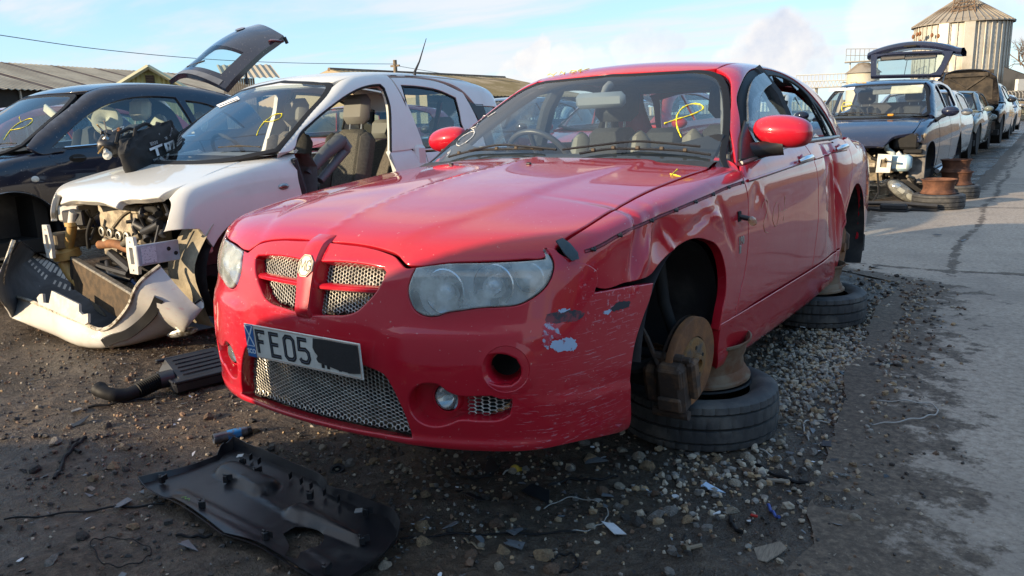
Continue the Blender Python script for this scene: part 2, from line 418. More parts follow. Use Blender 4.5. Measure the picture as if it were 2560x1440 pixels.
# ------------------------------------------------------------------ shells: smooth implicit surfaces that all panels of a car lie on
class Chart:
 def __init__(self, kind, c=(0, 0), s=1.0, lo=None, hi=None): self.k, self.c, self.s, self.lo, self.hi = kind, c, s, lo, hi
 def to(self, p):
  x, y, z = p[:, 0], p[:, 1], p[:, 2]; c, s = self.c, self.s
  if self.k == 'xy': return np.stack([x, y], 1)
  if self.k == 'yz': return np.stack([y, z], 1)
  if self.k in ('xz', 'xzr'): return np.stack([x, z], 1)
  if self.k == 'cyl': return np.stack([np.arctan2(x-c[0], -(y-c[1]))*s, z], 1)
  if self.k == 'pol': return np.stack([y, np.arctan2(z-c[1], x-c[0])*s], 1)
 def ray(self, q):
  u, v = q[:, 0], q[:, 1]; o = np.zeros_like(u); e = np.ones_like(u); c, s = self.c, self.s
  if self.k == 'xy': return np.stack([u, v, o+.2], 1), np.stack([o, o, e], 1)
  if self.k == 'yz': return np.stack([o+.2, u, v], 1), np.stack([e, o, o], 1)
  if self.k == 'xz': return np.stack([u, o+self.c[1], v], 1), np.stack([o, -e, o], 1)
  if self.k == 'xzr': return np.stack([u, o+self.c[1], v], 1), np.stack([o, e, o], 1)
  if self.k == 'cyl': return np.stack([o+c[0], o+c[1], v], 1), np.stack([np.sin(u/s), -np.cos(u/s), o], 1)
  if self.k == 'pol': return np.stack([o+c[0], u, o+c[1]], 1), np.stack([np.cos(v/s), o, np.sin(v/s)], 1)
class Shell:
 def __init__(self, comps, k=.03, disp=None): self.comps, self.k, self.disp = comps, k, disp
 def g(self, p):
  p = p.copy(); sx = p[:, 0].copy(); p[:, 0] = np.abs(p[:, 0])
  v = np.stack([f(p) for f in self.comps], 0)/self.k; mx = v.max(0)
  r = self.k*(mx+np.log(np.exp(v-mx).sum(0)))
  if self.disp is not None:
   p[:, 0] = sx; r = r-self.disp(p)
  return r
 def normal(self, p, h=.0015):
  n = np.stack([self.g(p+d)-self.g(p-d) for d in np.eye(3)*h], 1)
  return n/(np.linalg.norm(n, axis=1, keepdims=True)+1e-12)
 def solve(self, chart, q, far=2.6):
  o, d = chart.ray(q); lo = np.zeros(len(q)); hi = np.full(len(q), far)
  # walk out to the first crossing, then halve
  ts = np.linspace(0, far, 34); found = np.zeros(len(q), bool)
  prev = self.g(o+d*0)
  for a, b in zip(ts[:-1], ts[1:]):
   cur = self.g(o+d*b); cr = (~found) & (prev < 0) & (cur >= 0)
   lo[cr] = a; hi[cr] = b; found |= cr; prev = cur
  for _ in range(5):
   mid = (lo+hi)/2; v = self.g(o+d*mid[:, None]) < 0; lo = np.where(v, mid, lo); hi = np.where(v, hi, mid)
  a, b = lo, hi; fa, fb = self.g(o+d*a[:, None]), self.g(o+d*b[:, None])
  for _ in range(5):
   c = np.clip(b-fb*(b-a)/np.where(np.abs(fb-fa) < 1e-12, 1e-12, fb-fa), lo-.01, hi+.01); a, fa = b, fb; b = c; fb = self.g(o+d*b[:, None])
  return o+d*b[:, None]
 def hit(self, org, dr, t0=.5, t1=20.0, n=150):
  ts = np.linspace(t0, t1, n); N = len(dr); best = np.full(N, 1e9); bt = np.zeros(N); lo = np.zeros(N); hi = np.zeros(N); found = np.zeros(N, bool)
  prev = None
  for i, t in enumerate(ts):
   v = self.g(org+dr*t)
   up = (v < best) & ~found; best[up] = v[up]; bt[up] = t
   if prev is not None:
    cr = (~found) & (prev > 0) & (v <= 0); lo[cr] = ts[i-1]; hi[cr] = t; found |= cr
   prev = v
  for _ in range(26):
   mid = (lo+hi)/2; v = self.g(org+dr*mid[:, None]) > 0; lo = np.where(v, mid, lo); hi = np.where(v, hi, mid)
  return org+dr*np.where(found, (lo+hi)/2, bt)[:, None], found
class Body:
 def __init__(self, root, mw): self.root = root; self.mw = np.array(mw); self.inv = np.linalg.inv(self.mw); self.org = self.inv[:3, :3] @ CAMPOS+self.inv[:3, 3]
 def dirs(self, px): return rays(px) @ self.inv[:3, :3].T
 def tr(self, shell, px, t0=None, t1=None):
  D = np.linalg.norm(self.org); t0 = max(.5, D-3.2) if t0 is None else t0; t1 = D+5.5 if t1 is None else t1
  return shell.hit(self.org, self.dirs(np.asarray(px, float)), t0, t1)[0]
 def plane(self, px, axis, val):
  d = self.dirs(np.asarray(px, float)); t = (val-self.org[axis])/d[..., axis]; return self.org+d*t[..., None]
def panel(name, shell, chart, outline, material, parent, holes=(), h=.035, off=0.0, fillet=.004, flange=.02, hole_flange=None, sharp=35, smooth=5, mirror=False, both=False, label=None, disp=None, hole_fillet=None, chart_pts=False, normal_flip=False, back=False):
 def prep(L_):
  q = np.asarray(L_, float) if (chart_pts or len(L_[0]) == 2) else chart.to(np.asarray(L_, float))
  q = crom(q, smooth, True, sharp); return resample(q, h*.5)
 loops = [prep(outline)]+[prep(x) for x in holes]
 if signed_area(loops[0]) < 0: loops[0] = loops[0][::-1]
 for i in range(1, len(loops)):
  if signed_area(loops[i]) > 0: loops[i] = loops[i][::-1]
 B = np.concatenate(loops); lo, hi = loops[0].min(0), loops[0].max(0)
 gx = np.arange(lo[0], hi[0], h); gy = np.arange(lo[1], hi[1], h*.87)
 G = np.array([(x+(h*.5 if j % 2 else 0), y) for j, y in enumerate(gy) for x in gx]) if len(gx) and len(gy) else np.zeros((0, 2))
 if len(G):
  G = G[inside(G, loops)]
  if len(G):
   keep = np.ones(len(G), bool)
   for s in range(0, len(G), 2000):
    d = np.sqrt(((G[s:s+2000, None]-B[None])**2).sum(-1)).min(1); keep[s:s+2000] = d > h*.42
   G = G[keep]
 Q = np.concatenate([B, G]) if len(G) else B
 edges = []; st = 0
 for L_ in loops:
  n = len(L_); edges += [(st+i, st+(i+1) % n) for i in range(n)]; st += n
 r = delaunay_2d_cdt([Vector(p) for p in Q], edges, [], 0, 1e-6)
 V2 = np.array([tuple(v) for v in r[0]]); cen = np.array([V2[list(f)].mean(0) for f in r[2]])
 ok = inside(cen, loops); faces = [tuple(f) for f, k in zip(r[2], ok) if k]
 rev = {}
 for i, src in enumerate(r[3]):
  for s in src: rev.setdefault(s, i)
 P = shell.solve(chart, V2); Nn = shell.normal(P)
 if disp is not None: P = P+Nn*disp(P)[:, None]
 P = P+Nn*off
 # facing
 if faces:
  f = faces[len(faces)//2]; s = 0.0
  for f in faces[::max(1, len(faces)//25)]:
   a, b, c = P[f[0]], P[f[1]], P[f[2]]; s += np.cross(b-a, c-a) @ Nn[f[0]]
  flip = s < 0
  faces = [q[::-1] for q in faces] if flip else faces
 else: flip = False
 verts = list(P); norms = list(Nn); st = 0
 for li, L_ in enumerate(loops):
  n = len(L_); ids = [rev.get(st+i, st+i) for i in range(n)]; st += n
  p = P[ids]; nn = Nn[ids]
  tg = np.roll(p, -1, 0)-np.roll(p, 1, 0); tg /= np.linalg.norm(tg, axis=1, keepdims=True)+1e-12
  t = np.cross(tg, nn)*(-1 if flip else 1); t /= np.linalg.norm(t, axis=1, keepdims=True)+1e-12
  fl = flange if li == 0 or hole_flange is None else hole_flange
  r_ = fillet if li == 0 or hole_fillet is None else hole_fillet
  if r_ > 0:
   p = p-t*r_
   for i_, q_ in zip(ids, p): verts[i_] = q_
  prev = ids
  rows = [(p+t*r_*math.sin(a)-nn*r_*(1-math.cos(a)), nn*math.cos(a)+t*math.sin(a)) for a in (R(30), R(60), R(90))] if r_ > 0 else [(p.copy(), t)]
  if fl > 0: rows.append((rows[-1][0]-nn*fl, t))
  for (pp, qn) in rows:
   b0 = len(verts); verts += list(pp); norms += list(qn); cur = [b0+i for i in range(n)]
   for i in range(n):
    j = (i+1) % n
    q = (prev[i], cur[i], cur[j], prev[j])
    faces.append(q if not flip else q[::-1])
   prev = cur
 V = np.array(verts); NN = np.array(norms)
 out = []
 if not mirror or both: out.append(mk(name, V, faces, material, parent, normals=NN))
 if mirror or both:
  V2_ = V*[-1, 1, 1]; N2 = NN*[-1, 1, 1]
  out.append(mk(name, V2_, [f[::-1] for f in faces], material, parent, normals=N2))
 for o in out:
  if label: o['label'] = label
 return out if both else out[0]
def mirror_loop(half):
 h_ = np.asarray(half, float); m_ = h_[::-1].copy(); m_[:, 0] *= -1
 keep = np.abs(m_[:, 0]) > 1e-4
 return np.concatenate([h_, m_[keep]])
def text_obj(s, size, material, parent, mw, name='lettering', align='CENTER', bold=0.0, sx=1.0, spacing=1.0):
 cu = bpy.data.curves.new(name, 'FONT'); cu.body = s; cu.size = size; cu.align_x = align; cu.align_y = 'CENTER'; cu.offset = bold; cu.space_character = spacing; cu.extrude = .0004; cu.resolution_u = 3
 o = bpy.data.objects.new(name, cu); COL.objects.link(o)
 dg = bpy.context.evaluated_depsgraph_get(); me = bpy.data.meshes.new_from_object(o.evaluated_get(dg)); bpy.data.objects.remove(o)
 me.materials.clear(); me.materials.append(material); me.name = name
 o = bpy.data.objects.new(name, me); COL.objects.link(o); o.parent = parent
 o.matrix_local = Matrix(mw) @ Matrix.Diagonal((sx, 1, 1, 1))
 return o
def frame4(o, ex, ey, ez):
 m_ = Matrix.Identity(4)
 for i in range(3): m_[i][0], m_[i][1], m_[i][2], m_[i][3] = ex[i], ey[i], ez[i], o[i]
 return m_
def unit(v): v = np.asarray(v, float); return v/(np.linalg.norm(v)+1e-12)
def rotm(axis, a):
 return np.array(Matrix.Rotation(a, 3, axis if isinstance(axis, str) else Vector(axis)))
def euler(x, y, z): return rotm('Z', z) @ rotm('Y', y) @ rotm('X', x) if False else np.array(Matrix.Rotation(z, 3, 'Z') @ Matrix.Rotation(y, 3, 'Y') @ Matrix.Rotation(x, 3, 'X'))
# ------------------------------------------------------------------ the red saloon: frame and shells
RC_CAM = np.array([1.8243, -2.4684, 1.0415])
_rm = CAMROT.T @ cam_axes(-.6045, .194, -.0264)
_red = np.eye(4); _red[:3, :3] = _rm; _red[:3, 3] = CAMPOS-_rm @ RC_CAM
r_c = spl([-.98, -.85, -.72, -.55, -.3, 0, .3, .55, .8], [.655, .735, .785, .823, .864, .898, .928, .945, .955])
r_sp = spl([-.9, -.75, -.6, -.45, -.3, -.1, .2, .6, 1.2, 1.9, 2.5, 2.9, 3.3, 3.7], [.70, .755, .795, .826, .848, .866, .880, .886, .889, .884, .866, .852, .822, .76])
r_sz = spl([.13, .18, .25, .33, .45, .55, .68, .78, .86, .92, .98, 1.05], [-.045, -.032, -.022, -.010, -.003, 0, -.004, -.014, -.032, -.058, -.098, -.16])
r_fz = spl([.10, .145, .19, .24, .35, .45, .52, .58, .66, .74, .82], [.075, .045, .018, .008, .0, .003, .014, .028, .048, .085, .14])
r_g = spl([.85, .95, 1.1, 1.25, 1.35, 1.45], [.850, .805, .742, .655, .582, .49])
r_gp = spl([.3, .9, 1.6, 2.4, 2.9, 3.3], [-.03, -.006, 0, -.022, -.075, -.15])
r_cr = spl([-.9, -.85, -.73, -.5, -.2, .2, .6], [.27, .29, .355, .425, .44, .47, .52])
r_rf = spl([.9, 1.15, 1.4, 1.75, 2.1, 2.5, 2.8, 3.2], [1.325, 1.372, 1.398, 1.410, 1.400, 1.362, 1.31, 1.21])
def gauss(p, c, s):
 q = (p-np.asarray(c))/np.asarray(s); return np.exp(-.5*(q**2).sum(1))
def red_top(p):
 x, y = p[:, 0], p[:, 1]
 z = np.where(y < 1.8, r_c(np.minimum(y, .8)), 1.0-.02*(y-3.0)-.05*np.maximum(0, y-3.2)**2)
 rx = r_cr(np.clip(y, -.9, .6))                   # the long creases of the bonnet
 z = z+.16*np.clip((y-.57)/.15, 0, 1)*np.clip((3.0-y)/.3, 0, 1)
 z = z-.075*x**2-.06*np.maximum(0, x-.35)**2*np.clip((0.2-y), 0, 1)
 z = z+.008/(1+np.exp((x-rx)/.012))+.005*np.exp(-x/.035)
 return p[:, 2]-z
RED_LOW = Shell([red_top, lambda p: p[:, 0]-r_sp(p[:, 1])-r_sz(p[:, 2])-.009/(1+np.exp((p[:, 2]-.275-.12*np.clip(-.3-p[:, 1], 0, .5))/.005))*(p[:, 1] < -.2),
     lambda p: -.95+.25*p[:, 0]**2+.28*p[:, 0]**4+r_fz(p[:, 2])-.014/(1+np.exp((p[:, 2]-.200)/.005))-.010/(1+np.exp((p[:, 2]-.508-.02*p[:, 0])/.006))*np.clip((p[:, 0]-.28)/.1, 0, 1)-p[:, 1],
     lambda p: p[:, 1]-3.83+.30*p[:, 0]**2+.5*np.maximum(0, p[:, 2]-.7)**2, lambda p: .105-p[:, 2]], .022)
RED_TOP = Shell([lambda p: p[:, 2]-r_rf(p[:, 1])+.13*p[:, 0]**2, lambda p: p[:, 0]-r_g(p[:, 2])-r_gp(p[:, 1]),
     lambda p: (.375+.345*p[:, 0]**2+1.776*(p[:, 2]-.925)-p[:, 1])*.5,
     lambda p: (p[:, 1]-3.28+1.75*(p[:, 2]-1.0)+.25*p[:, 0]**2)*.5], .02)
def red_dents(p):
 x, y, z = p[:, 0], p[:, 1], p[:, 2]
 yz = np.stack([y, z], 1); G2 = lambda c, s, a: a*np.exp(-.5*(((y-c[0])/s[0])**2+((z-c[1])/s[1])**2))
 def rot2(c, ang, s, a):
  u = (y-c[0])*math.cos(ang)+(z-c[1])*math.sin(ang); v = -(y-c[0])*math.sin(ang)+(z-c[1])*math.cos(ang)
  return a*np.exp(-.5*((u/s[0])**2+(v/s[1])**2))
 d = G2((-.22, .715), (.07, .05), -.028)+rot2((-.36, .70), 1.2, (.06, .012), -.024)+rot2((-.30, .69), .9, (.07, .012), .014)+rot2((-.16, .69), 2.2, (.05, .010), .009)
 d += G2((-.42, .66), (.05, .05), -.010)+rot2((.08, .745), .25, (.10, .012), -.011)+rot2((.20, .74), -.4, (.06, .016), .012)+rot2((.30, .70), -1.0, (.07, .016), -.012)
 d += rot2((.13, .775), .1, (.07, .010), .005)
 d += rot2((.66, .785), .4, (.05, .025), -.008)+rot2((.74, .76), -.9, (.06, .015), .005)
 d += G2((2.18, .66), (.16, .20), -.045)+rot2((2.10, .68), 1.9, (.22, .020), .024)+rot2((2.26, .72), 1.6, (.20, .024), -.024)+rot2((1.95, .84), 1.2, (.10, .022), -.018)+rot2((2.34, .60), 2.1, (.16, .018), .017)
 d += rot2((1.85, .72), .15, (.22, .03), -.006)+G2((1.2, .55), (.30, .16), -.004)+rot2((1.0, .74), .05, (.5, .03), -.003)
 return np.where(x > .3, d, 0)
RED_LOW.disp = red_dents
# ------------------------------------------------------------------ materials shared by the cars
def paint(name, col, dirt=.25, dirt_col=(.30, .24, .19), rough=.34, coat=1.0, metal=0.0, scratch=None, speck=.55):
 mt = bpy.data.materials.new(name); mt.use_nodes = True; nt = mt.node_tree; b = nt.nodes['Principled BSDF']; L = nt.links
 b.inputs['Coat Weight'].default_value = coat; b.inputs['Coat IOR'].default_value = 1.5; b.inputs['Specular IOR Level'].default_value = .15; b.inputs['Metallic'].default_value = metal
 f = noise(nt, 3.0, 7, .65); f = rng_map(nt, f, .42, .72, 0, dirt, True)
 c = mixc(nt, f, col, dirt_col)
 sp = noise(nt, 85, 2, .5); sp = rng_map(nt, sp, .715, .74, 0, speck, True); c = mixc(nt, sp, c, (.55, .48, .44))
 rr = rng_map(nt, f, 0, max(dirt, .01), rough, rough+.2)
 if scratch:
  tot = None
  for (ctr, rad, st, amt) in scratch:
   geo = nt.nodes.new('ShaderNodeTexCoord'); dn = nt.nodes.new('ShaderNodeVectorMath'); dn.operation = 'DISTANCE'; dn.inputs[1].default_value = ctr
   L.new(geo.outputs['Object'], dn.inputs[0])
   mk_ = rng_map(nt, dn.outputs['Value'], rad, rad*.3, 0, amt, True)
   s = noise(nt, 1.0, 5, .62, stretch=st, dist=.25); s = rng_map(nt, s, .60, .64, 0, 1, True)
   m_ = nt.nodes.new('ShaderNodeMath'); m_.operation = 'MULTIPLY'; L.new(mk_, m_.inputs[0]); L.new(s, m_.inputs[1])
   if tot is None: tot = m_.outputs[0]
   else:
    a = nt.nodes.new('ShaderNodeMath'); a.operation = 'MAXIMUM'; L.new(tot, a.inputs[0]); L.new(m_.outputs[0], a.inputs[1]); tot = a.outputs[0]
  c = mixc(nt, tot, c, (.52, .25, .29));
  a = nt.nodes.new('ShaderNodeMath'); a.operation = 'MAXIMUM'; L.new(rr, a.inputs[0]); L.new(rng_map(nt, tot, 0, 1, 0, .55), a.inputs[1]); rr = a.outputs[0]
 L.new(c, b.inputs['Base Color']); L.new(rr, b.inputs['Roughness'])
 cr = noise(nt, 5, 5, .6); L.new(rng_map(nt, cr, .35, .7, .02, .09), b.inputs['Coat Roughness'])
 pl = noise(nt, 2.2, 2, .4); bp = bump(nt, b, pl, .05, .02); L.new(bp.outputs[0], b.inputs['Coat Normal'])
 MATS[name] = mt; return mt
M_RED = paint('red_paint', (.46, .008, .022), .10, (.40, .12, .11), speck=.25)
M_REDB = paint('red_bumper_paint', (.46, .008, .022), .08, (.40, .12, .11), speck=.3,
      scratch=[((.82, -.50, .40), .30, (11, 11, 230), .6), ((.74, -.64, .20), .30, (20, 20, 190), .55), ((.80, -.5, .62), .22, (60, 60, 60), .6), ((-.45, -.90, .3), .3, (26, 26, 110), .25)])
M_BLK = mat('black_plastic', (.018, .018, .020), .45, var=.4, vscale=14, bmp=.15, bscale=300, bdist=.002)
M_RUB = mat('black_rubber_seal', (.009, .009, .010), .6, spec=.25)
M_DRK = mat('dark_underbody', (.012, .011, .010), .85, var=.5, vscale=9)
M_LINER = mat('wheel_arch_plastic', (.022, .022, .024), .55, col2=(.075, .072, .068), vscale=5, lo=.45, hi=.75, bmp=.3, bscale=12)
M_INT = mat('charcoal_trim', (.035, .036, .040), .75, var=.3, vscale=30)
M_INTL = mat('grey_trim', (.19, .19, .19), .8, var=.2, vscale=20)
M_SEAT = mat('dark_seat_cloth', (.045, .046, .05), .9, var=.4, vscale=120)
M_SEATL = mat('pale_seat_side', (.26, .25, .22), .7, var=.2, vscale=20)
M_CHROME = mat('bright_metal', (.72, .72, .72), .16, 1.0, bmp=.05, bscale=30)
M_STEEL = mat('dull_steel', (.42, .42, .41), .42, .9, var=.3, vscale=20)
M_MESH = mat('silver_mesh', (.58, .56, .50), .38, .75, var=.35, vscale=25)
M_GLASS = glass('windscreen_glass', (.86, .92, .91), ior=1.95)
M_SIDEGL = glass('side_glass', (.76, .86, .87), ior=1.95)
M_LENS = glass('weathered_lamp_lens', (.90, .95, .97), .05, .36, (.68, .72, .66), ior=1.9)
M_YEL = mat('yellow_crayon', (.80, .68, .03), .7)
M_WHT = mat('white_crayon', (.75, .74, .70), .8)
M_RUST = mat('rusty_iron', (.17, .075, .034), .8, .15, col2=(.30, .125, .042), vscale=14, lo=.40, hi=.72, bmp=.5, bscale=90, bdist=.003)
M_RUSTD = mat('dark_rusty_iron', (.060, .040, .030), .8, .2, col2=(.19, .10, .05), vscale=16, lo=.45, hi=.75, bmp=.6, bscale=60, bdist=.004)
M_PLATE = mat('number_plate_white', (.72, .70, .62), .35, coat=.5, var=.15, vscale=12)
M_TAPE = mat('black_tape', (.022, .022, .023), .55, bmp=.5, bscale=26, stretch=(1, 1, 5), bdist=.004)
M_BLUE = mat('plate_blue', (.02, .12, .33), .4)
def stroke(body, shell, px, r, material, name, parent, off=.002, n=6, smooth=8):
 p = body.tr(shell, px); p = crom(p, smooth, False, 80); nn = shell.normal(p)
 k = np.arange(len(p)); rr = r*(.72+.22*np.sin(k*.55+px[0][0])+.18*np.sin(k*1.7))
 return MB().tube(p+nn*off, rr, n).build(name, material, parent, smooth=True)
def hexmesh(outline, pitch_x, pitch_z, wall, P3, material, name, parent, thick=.004, mirror=False):
 mb = MB(); o = np.asarray(outline, float); lo, hi = o.min(0), o.max(0)
 hexa = np.array([(math.cos(R(60*k)), math.sin(R(60*k))) for k in range(6)])*[.667, .577]
 rows = int((hi[0]-lo[0])/pitch_x)+3; cols = int((hi[1]-lo[1])/pitch_z)+3
 C_ = [(lo[0]+i*pitch_x, lo[1]+(j+(.5 if i % 2 else 0))*pitch_z) for i in range(-1, rows) for j in range(-1, cols)]
 C_ = np.array(C_); C_ = C_[inside(C_, [o])]
 # flat-topped hexagons in columns: width 2/3*2 of the column pitch
 ex = np.array([(1, 0), (.5, 1), (-.5, 1), (-1, 0), (-.5, -1), (.5, -1)])*[pitch_x*.667, pitch_z*.5]
 k = 1-wall
 for c in C_:
  a = c+ex; b = c+ex*k
  V = [P3(q, 0) for q in a]+[P3(q, 0) for q in b]+[P3(q, thick) for q in b]
  Fc = []
  for i in range(6):
   j = (i+1) % 6; Fc += [(i, j, 6+j, 6+i), (6+i, 6+j, 12+j, 12+i)]
  mb.add(V, Fc)
 return mb.build(name, material, parent)
def build_red():
 root = empty('red_car', mw=Matrix(_red.tolist()), label='red saloon with dented left side, cracked bumper and no wheels, raised on tyres', cat='car', group='scrap cars in rows')
 B = Body(root, _red); LOW, TOP = RED_LOW, RED_TOP
 T = lambda px, sh=LOW: B.tr(sh, px)
 cyl = Chart('cyl', (0, .15), .95); pol = Chart('pol', (.42, .45), .45); xy = Chart('xy'); yz = Chart('yz'); xz = Chart('xz', (0, 1.6)); gp = Chart('pol', (0, .95), .6)
 # ---- bonnet
 fr = [(859, 607), (916, 614), (969, 627), (997, 639), (1011, 655), (1019, 663), (1041, 667), (1125, 659), (1219, 656), (1312, 651), (1366, 645), (1385, 630), (1402, 611)]
 seam = [(1408, 604), (1450, 576), (1520, 532), (1633, 473), (1724, 437.5), (1773, 420)]
 hb = T(fr+seam)[:, :2]
 half = [(0, hb[0][1]-.006)]+[tuple(q) for q in hb]+[(.70, .585), (.55, .50), (.3, .42), (0, .385)]
 half = np.array(half); half[:, 0] = half[:, 0]-.002*(half[:, 0] > .3)
 panel('bonnet', LOW, xy, mirror_loop(half), M_RED, root, h=.03, off=.003, flange=.025, sharp=45)
 # ---- bumper cover, one half traced, the other its mirror image
 lampL = [(1041, 670), (1031, 692), (1022.5, 727), (1028, 755), (1044, 780), (1069, 791), (1094, 791), (1122, 781.5), (1156, 777), (1203, 770), (1250, 768), (1297, 762), (1337.5, 742), (1366, 716), (1381, 687), (1385, 662), (1375, 637), (1360, 621)]
 top = [(859, 614), (916, 621), (966, 634), (992, 646), (1005, 661), (1016, 671)]
 tab = [(1387, 624), (1397, 634), (1437, 653), (1469, 662), (1489, 676), (1492, 700), (1483, 731)]
 edge = [(1520, 725), (1562, 717), (1630, 707), (1625, 734), (1603, 797), (1584, 859), (1572, 950)]
 t3 = cyl.to(T(top+lampL+tab+edge))
 low2 = cyl.to(T([(1563, 1070), (1500, 1090), (1400, 1111), (1300, 1125), (1187, 1124), (1094, 1117), (969, 1097)])); low2[:, 1] = np.maximum(low2[:, 1], .112)
 hf = np.concatenate([[[0, t3[0][1]+.004]], t3, low2, [[0, low2[-1][1]]]])
 out2 = mirror_loop(hf)
 # openings of the bumper: intake, two halves of the grille, fog lamps, round holes
 itk = cyl.to(T([(947, 928), (962, 937), (978, 961), (1000, 1005), (1022, 1058), (1031, 1094), (970, 1085), (906, 1074), (812, 1052)]))
 zt = itk[0][1]
 intake = mirror_loop(np.concatenate([[[0, zt+.004]], itk[:-1], [[0, itk[-1][1]-.002]]]))
 gr = cyl.to(T([(801, 656), (838, 656), (875, 658), (920, 664), (961, 672), (967, 681.5), (950, 717.5), (919, 755), (891, 779), (875, 785), (820, 787), (770, 786), (775, 760), (788, 705)]))
 gl_ = gr*[-1, 1]
 fog = cyl.to(T([(1024, 1005), (1030, 980), (1046, 964), (1070, 958), (1096, 962), (1122, 980), (1150, 990), (1205, 990), (1262, 991), (1279, 994), (1280, 1010), (1274, 1035), (1258, 1045), (1200, 1050), (1150, 1048), (1118, 1060), (1085, 1064), (1055, 1055), (1034, 1035)]))
 hole = cyl.to(T([(1195, 922), (1203, 896), (1228, 887), (1262, 886), (1290, 897), (1302, 920), (1298, 946), (1278, 962), (1248, 962), (1215, 948)]))
 plate_pad = None
 bc = panel('bumper_cover', LOW, cyl, out2, M_REDB, root, holes=[intake, gr, gl_, fog, fog*[-1, 1], hole, hole*[-1, 1]], h=.024, off=.006, fillet=.004, flange=.015, hole_flange=.045, hole_fillet=.006, sharp=40)
 surf = lambda uv, d=0.0: (lambda p: p-LOW.normal(p)*d)(LOW.solve(cyl, np.asarray(uv, float).reshape(-1, 2)))
 # mesh behind the openings
 def depth_map(d, d2=None):
  def f(q, t):
   p = surf([q], 0)[0]; n = LOW.normal(p[None])[0]
   return p-n*(d+t)
  return f
 def hexpanel(outline, px_, pz_, wall, d, name):
  # all corner points solved together, then placed
  mb = MB(); o = crom(outline, 3, True, 35); lo, hi = o.min(0)-.002, o.max(0)+.002
  nx, nz = int((hi[0]-lo[0])/px_)+2, int((hi[1]-lo[1])/pz_)+2
  C_ = np.array([(lo[0]+i*px_, lo[1]+(j+(.5 if i % 2 else 0))*pz_) for i in range(nx) for j in range(nz)]); C_ = C_[inside(C_, [o])]
  ex = np.array([(1, 0), (.5, 1), (-.5, 1), (-1, 0), (-.5, -1), (.5, -1)])*[px_*.667, pz_*.5]
  A = (C_[:, None]+ex[None]).reshape(-1, 2); Bq = (C_[:, None]+ex[None]*(1-wall)).reshape(-1, 2)
  pa, pb = surf(A), surf(Bq); na, nb = LOW.normal(pa), LOW.normal(pb)
  na[:, 2] *= .2; nb[:, 2] *= .2
  pa = pa-na*d; pb1 = pb-nb*(d-.0008); pb2 = pb-nb*(d+.0035); n = len(A); V = np.concatenate([pa, pb1, pb2]); Fc = []
  for c in range(len(C_)):
   for i in range(6):
    j = (i+1) % 6; a, b = c*6+i, c*6+j; Fc += [(a, b, n+b, n+a), (n+a, n+b, 2*n+b, 2*n+a)]
  mb.add(V, Fc); return mb.build(name, M_MESH, root)
 hexpanel(intake, .0125, .0125, .17, .040, 'intake_mesh')
 hexpanel(gr, .0105, .0115, .22, .034, 'grille_mesh'); hexpanel(gl_, .0105, .0115, .22, .034, 'grille_mesh')
 sm = cyl.to(T([(1160, 990), (1277, 993), (1272, 1033), (1258, 1041), (1160, 1042)]))
 hexpanel(sm, .017, .0115, .16, .030, 'side_mesh'); hexpanel(sm*[-1, 1], .017, .0115, .16, .030, 'side_mesh')
 # slats across the grille halves and the bar between them
 for s in (1, -1):
  a = cyl.to(T([(770, 716), (825, 719), (880, 723), (945, 729)]))*[s, 1]; mb = MB(); rows = []
  for u in np.linspace(0, 1, 14):
   q = a[0]*(1-u)+a[-1]*u; p = surf([q])[0]; n = LOW.normal(p[None])[0]; n[2] *= .3
   rows.append([p-n*.036+[0, 0, .012], p-n*.012+[0, 0, .010], p-n*.004+[0, 0, .004], p-n*.004-[0, 0, .004], p-n*.012-[0, 0, .009], p-n*.036-[0, 0, .011]])
  if s < 0: rows = rows[::-1]
  mb.grid(rows).build('grille_slat', M_RED, root, smooth=True)
 rows = []
 for z in np.linspace(.515, .752, 26):
  xw = .030+.012*(z-.5)/.25
  r_ = []
  for (fx, lift) in ((-1.12, -.035), (-1.0, .004), (-.86, .016), (-.4, .018), (0, .019), (.4, .018), (.86, .016), (1.0, .004), (1.12, -.035)):
   p = LOW.solve(cyl, np.array([[math.atan2(fx*xw, 1.05)*.95, z]]))[0]; fade = min(1, (z-.512)/.02)*min(1, (.757-z)/.035)
   n = LOW.normal(p[None])[0]; r_.append(p+n*(lift*fade+.004 if lift > 0 else lift))
  rows.append(r_)
 MB().grid(rows).build('centre_bar', M_RED, root, smooth=True)
 # badge
 p = LOW.solve(cyl, np.array([[0, .664]]))[0]; n = LOW.normal(p[None])[0]; n = unit([0, n[1], n[2]]); ey = unit(np.cross(n, [1, 0, 0])); fr_ = (p+n*.020, [1, 0, 0], ey, n)
 oc = lambda r_: [(r_*math.cos(R(22.5+45*k)), r_*math.sin(R(22.5+45*k))*1.12) for k in range(8)]
 bd = MB().prism(oc(.033), 0, .005, fr_).build('badge', mat('badge_cream', (.62, .58, .44), .35, .2), root)
 lt = MB(); f2 = (p+n*.0256, [1, 0, 0], ey, n)
 lt.ribbon([(-.0235, -.016), (-.021, .016), (-.0115, -.008), (-.002, .016), (.0005, -.016)], .0036, f2)
 lt.ribbon(crom([(.023, .010), (.017, .017), (.008, .014), (.0055, 0), (.008, -.013), (.017, -.016), (.023, -.010), (.023, 0), (.0145, 0)], 4, False, 60), .0036, f2)
 o8 = oc(.0295); lt.ribbon(o8+[o8[0]], .0025, f2); lt.build('lettering', mat('badge_dark', (.03, .028, .025), .5), bd)
